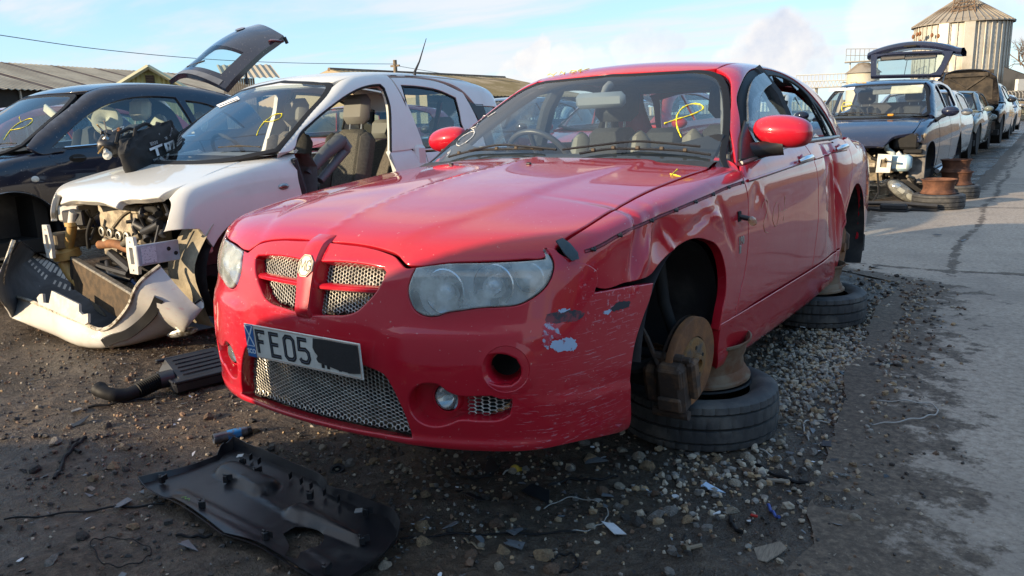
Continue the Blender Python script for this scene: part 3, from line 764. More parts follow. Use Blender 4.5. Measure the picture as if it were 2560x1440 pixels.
 # fog lamps and the cones they sit in
 for s in (1, -1):
  c2 = cyl.to(T([(1110, 1003)]))[0]*[s, 1]; p = surf([c2])[0]; n = LOW.normal(p[None])[0]; ax = unit([n[0]*.35, n[1], -.02]); e1 = unit(np.cross([0, 0, 1], ax)); e2 = np.cross(ax, e1)
  rot = np.stack([e1, e2, ax], 1)
  fl = MB().lathe([(0, .018), (.018, .016), (.033, .008), (.038, -.004), (.040, -.012)], 24, 'z', p-n*.026, rot).build('fog_lamp', glass('fog_lens', (.8, .85, .85), .08, .35, (.42, .44, .44)), root, smooth=True)
  MB().lathe([(0, -.03), (.02, -.026), (.038, -.006)], 20, 'z', p-n*.026, rot).build('reflector', M_CHROME, fl, smooth=True)
  MB().lathe([(.039, .004), (.045, .003), (.046, -.02), (.075, -.035), (.078, -.06)], 24, 'z', p-n*.026, rot).build('fog_lamp_bezel', M_REDB, root, smooth=True)
  # wall that closes the recess behind mesh and lamp
  ho = cyl.to(T([(1265, 922)]))[0]*[s, 1]; p = surf([ho])[0]; n = LOW.normal(p[None])[0]
  e1 = unit(np.cross([0, 0, 1], n)); e2 = np.cross(n, e1); rot = np.stack([e1, e2, n], 1)
  MB().lathe([(.086, -.003), (.066, .0005), (.052, -.010), (.043, -.028), (.0415, -.05), (.041, -.09)], 28, 'z', p+n*.004, rot).build('hole_rim', M_REDB, root, smooth=True)
  # recess floor round the fog lamp
  fo = fog*[s, 1]
  panel('fog_recess', LOW, cyl, [tuple(q) for q in fo], M_REDB, root, holes=[[tuple(c2+np.array([math.cos(t), math.sin(t)])*.040) for t in np.linspace(0, 2*math.pi, 20)[:-1]], [tuple(q) for q in (sm*[s, 1])]], h=.02, off=-.040, flange=.0, fillet=0)
 # ---- head lamps
 lensout = lampL+[(1366, 647), (1312, 653), (1219, 658), (1125, 661)]
 l2 = cyl.to(T(lensout))
 for s in (1, -1):
  q = l2*[s, 1]; hl = empty('headlight'); hl.parent = root
  ctr = q.mean(0)
  shrink = lambda k: [tuple(ctr+(a-ctr)*k) for a in q]
  panel('lens', LOW, cyl, shrink(.985), M_LENS, hl, h=.02, off=.004, fillet=.006, flange=.02, disp=lambda p, s=s: .020*np.exp(-.5*(((np.abs(p[:, 0])-.47)/.075)**2+((p[:, 2]-.62)/.06)**2))+.010*np.exp(-.5*(((np.abs(p[:, 0])-.62)/.06)**2+((p[:, 2]-.64)/.05)**2)))
  panel('housing', LOW, cyl, shrink(1.0), mat('lamp_housing', (.74, .78, .80), .35, .1, var=.25, vscale=9), hl, h=.03, off=-.055, fillet=0, flange=0)
  panel('lamp_edge', LOW, cyl, shrink(1.0), M_BLK, hl, holes=[shrink(.975)], h=.03, off=-.001, fillet=.002, flange=.05, hole_flange=.05)
  for (px, rr) in (((1105, 728), .062), ((1232, 712), .058), ((1325, 692), .04)):
   c2 = cyl.to(T([px]))[0]*[s, 1]; p = surf([c2])[0]; n = LOW.normal(p[None])[0]; ax = unit([n[0]*.4, n[1], .05]); e1 = unit(np.cross([0, 0, 1], ax)); e2 = np.cross(ax, e1); rot = np.stack([e1, e2, ax], 1)
   MB().lathe([(0, -.040), (rr*.5, -.036), (rr*.86, -.014), (rr, .006), (rr*1.06, .004)], 28, 'z', p-n*.024, rot).build('reflector', mat('lamp_chrome', (.70, .74, .78), .12, 1.0), hl, smooth=True)
   MB().ball(p-n*.040, (rr*.42,)*3, 14, 9).build('projector', mat('lamp_bulb', (.55, .62, .68), .08, .2, coat=1), hl, smooth=True)
 # ---- front wing (left one dented), seen with its arch
 arch = [(1628, 686), (1645, 664), (1666, 641), (1694, 616), (1719, 601), (1744, 595.5), (1769, 600), (1791, 612), (1803, 631), (1812, 662), (1816, 700), (1814, 740), (1806, 781), (1797, 828)]
 dcut = [(1842, 415), (1858, 450), (1870, 500), (1870.5, 562), (1870, 603), (1860, 687), (1849, 735), (1837, 790)]
 lower = [(1562, 707), (1500, 721), (1480, 712), (1452, 672), (1415, 622)]
 seam_f = [(1411, 606), (1453, 578), (1522, 534), (1635, 475), (1726, 440), (1775, 422.5)]
 wing = np.concatenate([pol.to(T(seam_f)), [[.60, pol.to(np.array([[.70, .6, .915]]))[0][1]]], pol.to(T(dcut)), pol.to(T(arch[::-1])), pol.to(T(lower))])
 panel('front_wing', LOW, pol, [tuple(q) for q in wing], M_RED, root, h=.016, fillet=.003, flange=.03, both=True, sharp=40)
 # ---- doors and rear quarter, map coordinates (distance behind the front axle, height)
 dc = yz.to(T(dcut))+[.006, 0]
 belt = lambda y: .905+.065*np.clip((y-.62)/.9, 0, 1)+.012*np.clip((y-1.5)/1.1, 0, 1)
 rc = [(1.612, belt(1.6)), (1.640, .90), (1.648, .80), (1.640, .65), (1.615, .50), (1.58, .345)]
 fdoor = [tuple(dc[0])]+[(y, float(belt(y))) for y in (.75, .95, 1.2, 1.45)]+rc+[(y, .345) for y in (1.3, 1.0, .7)]+[tuple(q) for q in dc[::-1][:-1]]
 arc = lambda c, r_, a0, a1, n: [(c[0]+r_*math.cos(R(a)), c[1]+r_*math.sin(R(a))) for a in np.linspace(a0, a1, n)]
 RAX = (2.746, .32)
 rdoor = [(1.620, float(belt(1.62)))]+[(y, float(belt(y))) for y in (1.9, 2.2, 2.5)]+[(2.66, .965), (2.665, .90), (2.61, .80), (2.50, .70)]+arc(RAX, .405, 128, 168, 7)+[(2.335, .345)]+[(2.0, .345), (1.7, .345)]+[(y+.007, z) for y, z in rc[::-1][:-1]]
 quarter = [(2.672, .965), (2.9, .975), (3.2, .985), (3.5, .95), (3.62, .90), (3.78, .80), (3.80, .50), (3.74, .36), (3.30, .30), (3.14, .26)]+arc(RAX, .375, -5, 180, 18)+[(2.335, .335), (2.342, .40)]+arc(RAX, .398, 168, 128, 7)+[(2.507, .70), (2.617, .80), (2.672, .90)]
 doors = {}
 for nm, ol, h_ in (('front_door', fdoor, .022), ('rear_door', rdoor, .016), ('rear_quarter', quarter, .035)):
  for side in (1, -1):
   doors[nm, side] = panel(nm, LOW, yz, ol, M_RED, root, h=h_, fillet=.003, flange=.03, sharp=40, mirror=side < 0)
 sill = [(.26, .335), (.8, .335), (1.5, .335), (2.34, .335), (2.345, .26), (2.30, .15), (1.5, .135), (.8, .13), (.33, .14), (.285, .22)]
 panel('sill', LOW, yz, sill, M_REDB, root, h=.03, off=.002, fillet=.003, flange=.03, both=True, sharp=45)
 # lid and tail, plain
 panel('boot_lid', LOW, xy, mirror_loop([(0, 3.22), (.4, 3.20), (.66, 3.10), (.72, 3.3), (.70, 3.66), (.4, 3.74), (0, 3.76)]), M_RED, root, h=.05, sharp=45)
 tail = Chart('xzr', (0, 2.4)); panel('rear_bumper', LOW, tail, mirror_loop([(0, .55), (.5, .55), (.80, .55), (.815, .4), (.80, .25), (.5, .2), (0, .2)]), M_RED, root, h=.05, sharp=45)
 panel('tail_panel', LOW, tail, mirror_loop([(0, .90), (.4, .90), (.70, .86), (.79, .70), (.79, .56), (.5, .56), (0, .56)]), M_RED, root, h=.05, sharp=45)
 # ---- roof, pillars, glass
 wsr = TOP and xz.to(T([(1560, 185), (1650, 180), (1700, 177.5), (1756, 175.5), (1790, 182), (1806, 191), (1819, 216), (1826, 269), (1823, 346), (1817, 402)], TOP))
 ws_half = np.concatenate([[[0, wsr[0][1]+.004]], wsr, [[.80, .885], [.5, .87], [0, .86]]])
 ws_loop = mirror_loop(ws_half)
 inset = lambda L_, d: [tuple(q) for q in (np.asarray(L_)*[(1-d/.75), 1]-[0, 0])]
 ctr = np.array([0, 1.1])
 shr = lambda L_, k, kz: [tuple(ctr+(np.asarray(q)-ctr)*[k, kz]) for q in L_]
 panel('windscreen_seal', TOP, xz, [tuple(q) for q in ws_loop], M_RUB, root, holes=[shr(ws_loop, .962, .935)], h=.03, off=.002, fillet=.004, flange=.015, sharp=50)
 wsg = panel('windscreen', TOP, xz, shr(ws_loop, .97, .95), M_GLASS, root, h=.05, off=0.0, fillet=0, flange=.0, sharp=50)
 roofl = np.array([(0, 1.105), (.25, 1.118), (.44, 1.160), (.500, 1.195), (.515, 1.45), (.515, 1.9), (.50, 2.3), (.47, 2.52), (.25, 2.60), (0, 2.62)])
 rt = Shell([TOP.comps[0], TOP.comps[1], TOP.comps[2], TOP.comps[3]], .02)
 panel('roof', TOP, xy, mirror_loop(roofl), M_RED, root, h=.05, off=.0, fillet=.004, flange=.02, sharp=40)
 panel('headlining', TOP, xy, mirror_loop(roofl*[1.05, 1]), M_INTL, root, h=.08, off=-.035, fillet=0, flange=0, sharp=40)
 sidef = gp.to(np.array([(.775, .60, .905), (.70, .79, 1.06), (.62, 1.0, 1.19), (.545, 1.15, 1.29), (.515, 1.185, 1.335), (.525, 1.45, 1.37), (.525, 1.9, 1.375), (.51, 2.3, 1.35), (.48, 2.52, 1.31), (.53, 2.75, 1.20), (.60, 2.97, 1.09), (.66, 3.14, .99), (.74, 3.2, .96), (.80, 2.9, .955), (.82, 2.2, .955), (.82, 1.5, .945), (.81, .9, .915), (.80, .66, .895)]))
 sidef[:5] += 0
 dlo = [(.665, .912), (.76, 1.00), (.87, 1.09), (1.0, 1.185), (1.17, 1.268), (1.35, 1.318), (1.55, 1.343), (1.80, 1.352), (2.02, 1.338), (2.23, 1.295), (2.41, 1.21), (2.53, 1.10), (2.605, .995), (2.57, .975), (2.2, .972), (1.6, .965), (1.0, .935)]
 dlo3 = TOP.solve(yz, np.array(dlo))
 panel('side_frame', TOP, gp, [tuple(q) for q in sidef], M_RED, root, holes=[gp.to(dlo3)], h=.03, off=.0, fillet=.005, flange=.02, both=True, sharp=40)
 d = np.array(dlo); dc_ = np.array([1.62, 1.13])
 sh2 = lambda L_, k, kz=None: [tuple(dc_+(np.asarray(q)-dc_)*[k, kz or k]) for q in L_]
 fwin = [(.80, .965), (.90, 1.065), (1.02, 1.155), (1.18, 1.23), (1.36, 1.278), (1.50, 1.302), (1.545, 1.15), (1.585, .99), (1.2, .972)]
 rwin = [(1.655, .995), (1.625, 1.15), (1.585, 1.31), (1.80, 1.322), (2.0, 1.31), (2.19, 1.27), (2.27, 1.225), (2.30, 1.10), (2.33, .998), (2.0, .996)]
 qwin = [(2.375, .998), (2.345, 1.10), (2.32, 1.195), (2.40, 1.15), (2.50, 1.06), (2.555, .998)]
 panel('window_frame', TOP, yz, sh2(dlo, .998), M_RUB, root, holes=[fwin, rwin, qwin], h=.04, off=-.006, fillet=.006, flange=.02, both=True, sharp=40, hole_flange=.02)
 grow = lambda L_, k: [tuple(np.mean(L_, 0)+(np.asarray(q)-np.mean(L_, 0))*k) for q in L_]
 for side in (1, -1):
  panel('window', TOP, yz, grow(fwin, 1.03), M_SIDEGL, doors['front_door', side], h=.06, off=-.015, fillet=0, flange=0, mirror=side < 0, sharp=40)
  panel('quarter_window', TOP, yz, grow(qwin, 1.03), M_SIDEGL, doors['rear_door', side], h=.06, off=-.013, fillet=0, flange=0, mirror=side < 0, sharp=40)
 panel('window', TOP, yz, grow(rwin, 1.03), M_SIDEGL, doors['rear_door', -1], h=.06, off=-.015, fillet=0, flange=0, mirror=True, sharp=40)
 # shards left in the broken rear window
 for a, b, c in (((1.62, 1.30), (1.75, 1.322), (1.66, 1.27)), ((1.8, 1.325), (1.95, 1.318), (1.88, 1.29)), ((2.05, 1.31), (2.2, 1.27), (2.1, 1.255)), ((2.28, 1.2), (2.31, 1.08), (2.25, 1.13)), ((2.31, 1.08), (2.335, 1.0), (2.28, 1.02)), ((1.9, .99), (2.1, .99), (2.02, 1.015))):
  panel('glass_shard', TOP, yz, [a, b, c], M_SIDEGL, doors['rear_door', 1], h=.05, off=-.012, fillet=0, flange=.004, smooth=1)
 # wind deflector over the front window
 panel('wind_deflector', TOP, yz, [(.86, 1.05), (1.02, 1.165), (1.18, 1.24), (1.36, 1.287), (1.52, 1.31), (1.53, 1.255), (1.36, 1.225), (1.2, 1.18), (1.05, 1.095), (.93, 1.0)], glass('smoked_plastic', (.42, .45, .48), .05, .35, (.30, .33, .36)), doors['front_door', 1], h=.04, off=.012, fillet=.003, flange=.006)
 # belt moulding, thin bright line along the doors, groove with its clips
 for s in (1, -1):
  y = np.linspace(.64, 2.62, 40); p = TOP.solve(yz, np.stack([y, belt(y)+.004], 1)); p[:, 0] = (p[:, 0]+.004)*s
  MB().tube(p, .009, 8).build('belt_moulding', M_STEEL, root, smooth=True)
 nm = LOW.normal
 y = np.linspace(.575, 2.95, 60); zz = np.interp(y, [.5, 1.5, 2.35, 3], [.842, .884, .905, .915])
 for a, b, nme in ((.575, 1.63, 'front_door'), (1.655, 2.60, 'rear_door')):
  k = (y >= a) & (y <= b); p = LOW.solve(yz, np.stack([y[k], zz[k]], 1)); MB().tube(p+nm(p)*.002, .0055, 6).build('trim_strip', M_RED, doors[nme, 1], smooth=True)
  MB().tube(p+nm(p)*.003-[0, 0, .0065], .002, 6).build('trim_line', M_RUB, doors[nme, 1], smooth=True)
 gpx = [(1462, 630), (1481, 624), (1547, 589), (1626, 552.5), (1687, 526.5), (1736, 505.5), (1780, 487), (1819, 469), (1854, 457)]
 p = B.tr(LOW, gpx); pc = crom(p, 6, False, 80)
 wing_o = [o for o in root.children if o.name.startswith('front_wing')][0]
 MB().tube(pc+nm(pc)*-.0025, .0055, 8).build('trim_groove', mat('bare_groove', (.26, .03, .045), .6, var=.5, vscale=60), wing_o, smooth=True)
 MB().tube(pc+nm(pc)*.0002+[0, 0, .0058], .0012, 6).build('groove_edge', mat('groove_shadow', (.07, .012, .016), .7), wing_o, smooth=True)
 for q, n in zip(p[1:], nm(p[1:])):
  e1 = unit(np.cross([0, 0, 1], n)); e2 = np.cross(n, e1)
  MB().box(q+n*.004, (.019, .009, .009), np.stack([e1, e2, n], 1), bev=.003).box(q+n*.006+e1*.004, (.007, .014, .008), np.stack([e1, e2, n], 1), bev=.002).build('trim_clip', M_BLK, wing_o)
 # door handles with their scoops
 for pxh, nme in (((2006, 402), 'front_door'), ((2098, 373), 'rear_door')):
  q = B.tr(LOW, [pxh])[0]; n = nm(q[None])[0]; ys = np.linspace(-.095, .095, 13); pp = LOW.solve(yz, np.stack([q[1]+ys, q[2]+ys*.035], 1)); lift = .036-.026*(np.abs(ys)/.095)**4
  MB().tube(pp+nm(pp)*lift[:, None], np.interp(np.abs(ys), [0, .07, .095], [.0155, .015, .009]), 10).build('handle', M_CHROME, doors[nme, 1], smooth=True)
  MB().ball(q-n*.004, (.012, .045, .034), 14, 8, np.stack([n, unit(np.cross([0, 0, 1], n)), [0, 0, 1]], 1)).build('handle_scoop', M_RED, doors[nme, 1], smooth=True)
 # indicator hanging from its hole, figures on the wing
 q = B.tr(LOW, [(1848, 541)])[0]; n = nm(q[None])[0]
 MB().box(q+n*.001, (.006, .034, .040), bev=.002).build('indicator_hole', M_DRK, wing_o)
 hang = MB().tube([q, q+n*.02+[0, .004, -.006], q+n*.038+[0, .01, -.012]], .010, 10).build('indicator_plug', M_BLK, wing_o, smooth=True)
 MB().ball(q+n*.044+[0, .022, -.022], (.014, .040, .017), 16, 9, euler(-.3, 0, 0)).build('indicator_lamp', glass('indicator_lens', (.9, .8, .6), .05, .4, (.5, .42, .3)), wing_o, smooth=True)
 q = B.tr(LOW, [(1853, 602)])[0]; n = nm(q[None])[0]
 text_obj('190', .042, M_STEEL, wing_o, frame4(q+n*.002, unit(np.cross([0, 0, 1], n)), np.cross(n, unit(np.cross([0, 0, 1], n))), n), bold=.0012)
 q = B.tr(LOW, [(1850, 624)])[0]; n = nm(q[None])[0]
 MB().box(q+n*.001, (.003, .020, .030), bev=.001).build('sticker', M_STEEL, wing_o)
 # ---- scars on the bumper
 def scar(px, off, m_, name='paint_scar', fl=.001):
  q = resample(crom(cyl.to(T(px)), 4, True, 80), .005); q = q+RNG.normal(size=q.shape)*.0017; return panel(name, LOW, cyl, [tuple(a) for a in q], m_, bc, h=.012, off=.006+off, fillet=0, flange=fl, sharp=180, smooth=1)
 scar([(1366, 786), (1395, 781), (1425, 776), (1452, 779), (1456, 787), (1440, 800), (1415, 803), (1380, 808), (1364, 803)], .0006, mat('bare_bumper_plastic', (.03, .035, .045), .6, col2=(.22, .04, .05), vscale=45, lo=.42, hi=.6))
 PALE = mat('rubbed_off_paint', (.36, .46, .60), .6, col2=(.30, .06, .08), vscale=50, lo=.58, hi=.72)
 scar([(1378, 850), (1398, 848), (1418, 842), (1430, 846), (1438, 862), (1434, 872), (1410, 876), (1392, 878), (1376, 868)], .0006, PALE)
 scar([(1362, 812), (1372, 806), (1390, 820), (1405, 842), (1376, 848), (1370, 872), (1360, 868), (1356, 840)], .0004, mat('scraped_paint', (.34, .36, .46), .6, col2=(.45, .03, .05), vscale=70, lo=.42, hi=.52))
 scar([(1392, 777), (1412, 771), (1424, 773), (1410, 779), (1398, 781)], .0012, PALE)
 scar([(1503, 779), (1516, 774), (1525, 776), (1518, 783), (1505, 784)], .0006, PALE)
 scar([(1520, 774), (1536, 758), (1556, 752), (1573, 754), (1568, 764), (1550, 772), (1530, 777)], .0006, mat('bare_bumper_black', (.022, .026, .034), .65))
 # peeled strip of black film at the end of the bonnet seam
 p = B.tr(LOW, [(1388, 612), (1404, 606), (1422, 617), (1438, 636), (1440, 650), (1424, 655), (1408, 640)]); n = nm(p); c = p.mean(0)
 MB().add(np.concatenate([p+n*.020, [c+n.mean(0)*.030], p+n*.014]), [(i, (i+1) % 7, 7) for i in range(7)]+[(i, 8+i, 8+(i+1) % 7, (i+1) % 7) for i in range(7)]).build('torn_seal', mat('torn_film', (.028, .05, .06), .5, bmp=.4, bscale=50), bc, smooth=True)
 # ---- number plate
 pl = MB().box((0, 0, 0), (.520, .111, .004), bev=.0015).build('number_plate', M_PLATE, root)
 pl.matrix_local = frame4((-.001, -.9635, .4195), (1, 0, 0), unit((0, -.07, 1)), unit((0, -1, -.07)))
 F0 = lambda h_: ((0, 0, h_), (1, 0, 0), (0, 1, 0), (0, 0, 1))
 mb = MB()
 for (x0, y0, x1, y1) in ((-.215, -.0515, .2535, -.0500), (-.215, .0500, .2535, .0515), (-.215, -.05, -.2135, .05), (.252, -.05, .2535, .05)):
  mb.box(((x0+x1)/2, (y0+y1)/2, .0023), (x1-x0, y1-y0, .0006))
 mb.build('plate_border', mat('plate_line', (.45, .25, .16), .5), pl)
 MB().box((-.237, 0, .0023), (.042, .109, .001)).build('plate_band', M_BLUE, pl)
 mb = MB()
 mb.ribbon([(-.256, .050), (-.218, -.016)], .005, F0(.0031)); mb.ribbon([(-.218, .050), (-.256, -.016)], .005, F0(.0033))
 mb.ribbon([(-.256, .051), (-.218, .051)], .0025, F0(.0031)); mb.ribbon([(-.256, -.017), (-.218, -.017)], .0025, F0(.0031))
 mb.build('plate_cross', mat('plate_pale', (.66, .72, .76), .4), pl)
 text_obj('SCO', .021, MATS['plate_pale'], pl, Matrix.Translation((-.237, -.036, .0029)), bold=.0006)
 H_ = .0395; glyph = {'F': [[(0, -H_), (0, H_), (.040, H_)], [(0, .003), (.030, .003)]], 'E': [[(.040, H_), (0, H_), (0, -H_), (.042, -H_)], [(0, .002), (.034, .002)]],
       '0': [[(.010, H_), (.032, H_), (.042, H_-.010), (.042, -H_+.010), (.032, -H_), (.010, -H_), (0, -H_+.010), (0, H_-.010), (.010, H_), (.018, H_)]],
       '5': [[(.038, H_), (.002, H_), (0, .004), (.028, .006), (.040, -.004), (.042, -.024), (.034, -H_+.002), (.022, -H_), (.006, -H_+.002), (0, -H_+.012)]]}
 ink, line = MB(), MB(); xo = -.200
 for ch in 'FE05':
  for st in glyph[ch]:
   P_ = [(xo+a, b*.92) for a, b in st]; ink.ribbon(P_, .0135, F0(.0030)); line.ribbon(P_, .0022, F0(.0035))
  xo += .0655
 ink.build('plate_letters', mat('plate_black', (.012, .012, .014), .4), pl); line.build('letter_lines', mat('plate_grey', (.12, .14, .18), .5), pl)
 tp = [(.068, .048), (.12, .0495), (.20, .049), (.252, .050), (.2535, .02), (.251, -.035), (.22, -.040), (.16, -.038), (.11, -.030), (.078, -.026), (.072, -.016), (.080, -.006), (.070, .004), (.062, .018)]
 MB().slab([[(a, b) for a, b in tp]], .0036, .0056).build('tape', M_TAPE, pl)
 mb = MB()
 for a in (.095, .118, .168, .205): mb.box((a, -.036, .0030), (.012, .012, .0006))
 mb.build('plate_letter_feet', MATS['plate_black'], pl)
 MB().tube([(-.186, .026, .002), (-.186, .026, .0052)], .005, 12).build('plate_screw', mat('screw_cap', (.7, .68, .6), .3, coat=.6), pl)
 # ---- outside mirrors
 for s in (1, -1):
  rows = []
  for t in np.linspace(0, math.pi, 13):
   r_ = math.sin(t)**.8; x = .897-math.cos(t)*.118; sk = .012*math.cos(t)
   rows.append([(s*x, .875+.055*r_*math.sin(a)-.006+.03*(x-.9), 1.032+sk+(.070*r_)*math.cos(a)) for a in np.linspace(math.pi*1.08, math.pi*2-.08*math.pi+.0, 13)])
  # front shell: round towards the front
  rows = []
  for t in np.linspace(.02, math.pi-.02, 17):
   w = math.sin(t)**.62; x = .895-math.cos(t)*.120; zc = 1.030+.010*math.cos(t)
   rows.append([(s*x, .905-.085*w*math.cos(a), zc+.068*w*math.sin(a)) for a in np.linspace(-math.pi/2, math.pi/2, 15)])
  if s > 0: rows = rows[::-1]
  MB().grid(rows).build('mirror_shell', M_RED, root, smooth=True)
  ring = []
  for t in np.linspace(0, 2*math.pi, 28)[:-1]: ring.append((.895-math.cos(t)*.117, 1.030+.010*math.cos(t)+.064*math.copysign(abs(math.sin(t))**.75, math.sin(t))))
  MB().prism(ring, 0, .02, ((0, .900, 0), (1, 0, 0), (0, 0, 1), (0, 1, 0)) if s > 0 else ((0, .900, 0), (-1, 0, 0), (0, 0, 1), (0, 1, 0))).build('mirror_glass', M_CHROME if s > 0 else M_CHROME, root)
  MB().tube([(s*.775, .80, .955), (s*.81, .835, .955), (s*.85, .87, .962), (s*.90, .885, .972)], [.036, .034, .034, .040], 12).build('mirror_stalk', M_BLK, root, smooth=True)
  panel('mirror_sail', TOP, yz, [tuple(q) for q in yz.to(T([(1846, 404), (1848, 352), (1859, 302), (1868, 330), (1884, 362), (1945, 366), (1950, 378), (1900, 390)], TOP))], M_BLK, root, h=.03, off=.012, fillet=.006, flange=.01, mirror=s < 0)
 # ---- wipers
 for pxs, arm in (([(1125, 398), (1180, 384), (1260, 380), (1330, 379), (1360, 381)], [(1180, 389), (1250, 376), (1320, 380), (1395, 388)]), ([(1450, 391), (1520, 380), (1610, 380), (1700, 384), (1776, 394)], [(1410, 388), (1500, 377), (1590, 368), (1680, 374), (1750, 381)])):
  p = crom(B.tr(TOP, pxs), 6, False, 80); n = TOP.normal(p)
  wp = MB().tube(p+n*.014, .006, 6).build('wiper', M_BLK, root, smooth=True)
  p2 = crom(B.tr(TOP, arm), 6, False, 80); n2 = TOP.normal(p2)
  MB().tube(p2+n2*.028, .0055, 6).build('wiper_arm', M_BLK, wp, smooth=True)
  mb = MB()
  for k in range(3, len(p)-2, 4): mb.box(p[k]+n[k]*.020, (.018, .012, .014), bev=.003)
  mb.build('wiper_claw', mat('worn_black', (.06, .045, .03), .7), wp)
 # scuttle under the glass
 panel('scuttle', LOW, xy, mirror_loop([(0, .37), (.3, .40), (.55, .48), (.70, .57), (.72, .70), (.45, .62), (0, .55)]), M_BLK, root, h=.06, off=-.018, flange=.02, sharp=45)
 for q, nme in (((1322, 413), 'washer_jet'), ((1128, 414), 'washer_jet')):
  c = B.tr(LOW, [q])[0]; MB().box(c+[0, 0, .006], (.022, .014, .012), bev=.004).build(nme, M_BLK, root)
 # ---- crayon marks
 stroke(B, TOP, [(1661, 310), (1689, 300.5), (1717, 292), (1745.5, 281), (1758, 272), (1752.5, 263.5), (1731, 261), (1710, 269), (1696, 284), (1691, 303), (1695, 325), (1703, 344)], .0042, M_YEL, 'crayon_mark', wsg, .003)
 stroke(B, TOP, [(1203, 301), (1210, 290), (1222, 292), (1240, 281)], .002, M_WHT, 'crayon_mark', wsg, .003)
 stroke(B, TOP, [(1196, 309), (1190, 318), (1178, 322), (1186, 328), (1174, 350), (1150, 366), (1142, 362), (1160, 340), (1180, 330), (1184, 340), (1165, 358)], .002, M_WHT, 'crayon_mark', wsg, .003)
 stroke(B, TOP, [(1128, 376), (1120, 384), (1127, 380), (1118, 392)], .002, M_WHT, 'crayon_mark', wsg, .003)
 for seg in ([(1369, 190), (1376, 186), (1384, 190), (1392, 183)], [(1399, 188), (1404, 181), (1410, 186), (1414, 182)], [(1424, 184), (1430, 178), (1436, 182), (1428, 185)], [(1445, 179), (1455, 174), (1450, 181), (1464, 176), (1474, 173)]):
  stroke(B, TOP, seg, .0028, M_YEL, 'crayon_mark', root, .004)
 stroke(B, LOW, [(1677, 442), (1684, 434), (1693, 426)], .0026, M_YEL, 'crayon_mark', root, .004); stroke(B, LOW, [(1675, 437), (1690, 441), (1702, 444)], .0026, M_YEL, 'crayon_mark', root, .004)
 fdo = doors['front_door', 1]
 for seg in ([(1904, 520), (1912, 500), (1919, 505), (1917, 530), (1908, 560), (1912, 578), (1920, 582)], [(1942, 505), (1935, 520), (1931, 550), (1938, 566), (1946, 545), (1947, 510)], [(1962, 490), (1958, 552)], [(1952, 528), (1966, 524)]):
  stroke(B, LOW, seg, .0014, mat('faint_crayon', (.55, .30, .18), .7), 'crayon_mark', fdo, .001)
 # ---- underneath and inside
 mb = MB(); mb.box((0, -.15, .40), (.86, 1.05, .44)); mb.box((0, 2.05, .20), (1.50, 3.3, .12)); mb.box((0, .50, .50), (1.45, .10, .70)); mb.box((0, 3.35, .55), (1.30, .8, .6)); mb.box((0, -.80, .64), (.62, .1, .08))
 mb.build('underbody', M_DRK, root)
 MB().box((0, -.80, .33), (.80, .05, .40)).build('radiator', mat('dirty_radiator', (.030, .027, .023), .8, .2, col2=(.20, .15, .09), vscale=11, lo=.50, hi=.70, bmp=.6, bscale=40), root)
 for (a, b, c) in (((-.38, -.85, .20), (-.1, -.86, .235), .012), ((-.1, -.86, .30), (.25, -.855, .235), .010), ((.1, -.85, .19), (.4, -.80, .20), .016)):
  MB().tube([a, b], c, 8).build('bracket', mat('sandy_metal', (.22, .18, .12), .8, var=.5, vscale=30), root, smooth=True)
 for s in (1, -1):
  P_ = []
  for a in np.linspace(2, 200, 24):
   P_.append([(s*x, .0-math.cos(R(a))*rr, .33+math.sin(R(a))*rr) for x, rr in ((.835, .345), (.80, .355), (.60, .355), (.44, .345), (.43, .20), (.43, 0))])
  if s < 0: P_ = P_[::-1]
  MB().grid(P_).build('wheel_arch_liner', M_LINER, root, smooth=True)
  P_ = []
  for a in np.linspace(-30, 210, 24):
   P_.append([(s*x, RAX[0]-math.cos(R(a))*rr, .33+math.sin(R(a))*rr) for x, rr in ((.845, .365), (.78, .375), (.50, .37), (.49, .2), (.49, 0))])
  if s < 0: P_ = P_[::-1]
  MB().grid(P_).build('wheel_arch_liner', M_LINER, root, smooth=True)
 # torn edge of the liner
 MB().tube([(.80, .30, .30), (.76, .25, .20), (.72, .28, .14), (.80, .33, .16), (.845, .33, .26)], [.02, .03, .03, .02, .012], 8).build('torn_liner', M_BLK, root, smooth=True)
 # brake: disc, hub, caliper on the left front; drum-like rear
 hc = B.plane((1708, 902), 0, .80); hc = np.array([.825, hc[1], hc[2]])
 st = .22                                         # steered a little
 rot = rotm('Z', -.10) @ rotm('Y', .05)
 X = rot @ np.array([[0, 0, 1], [1, 0, 0], [0, 1, 0]]).astype(float)   # lathe axis z -> car x
 disc = MB().lathe([(.096, .013), (.164, .013), (.166, .010), (.166, -.012), (.164, -.014), (.11, -.014)], 56, 'z', hc, X).build('brake_disc', M_RUST, root, smooth=True, sharp=40)
 hat = MB().lathe([(0, .018), (.018, .018), (.018, .034), (.030, .034), (.033, .030), (.033, .016), (.080, .016), (.090, .012), (.096, -.004), (.0965, .0)], 40, 'z', hc+X @ np.array([0, 0, .006]), X).build('hub', mat('rusty_hub', (.24, .12, .04), .8, .3, col2=(.10, .085, .07), vscale=18, lo=.4, hi=.65, bmp=.4, bscale=80), disc, smooth=True, sharp=40)
 for k in range(5):
  a = R(72*k+20); MB().lathe([(0, .0232), (.0075, .0232), (.0078, .018)], 10, 'z', hc+X @ np.array([math.cos(a)*.057, math.sin(a)*.057, 0]), X).build('stud_hole', M_DRK, disc)
 mb = MB(); cal = hc+np.array([-.02, -.125, -.035]); mb.box(cal+[.02, -.055, .02], (.085, .02, .07), rotm('X', .25), bev=.006); mb.box(cal+[.02, -.055, -.07], (.085, .02, .05), rotm('X', .25), bev=.006); mb.tube([cal+[-.03, -.03, .05], cal+[-.09, .0, .14], cal+[-.16, .05, .20]], .009, 6)
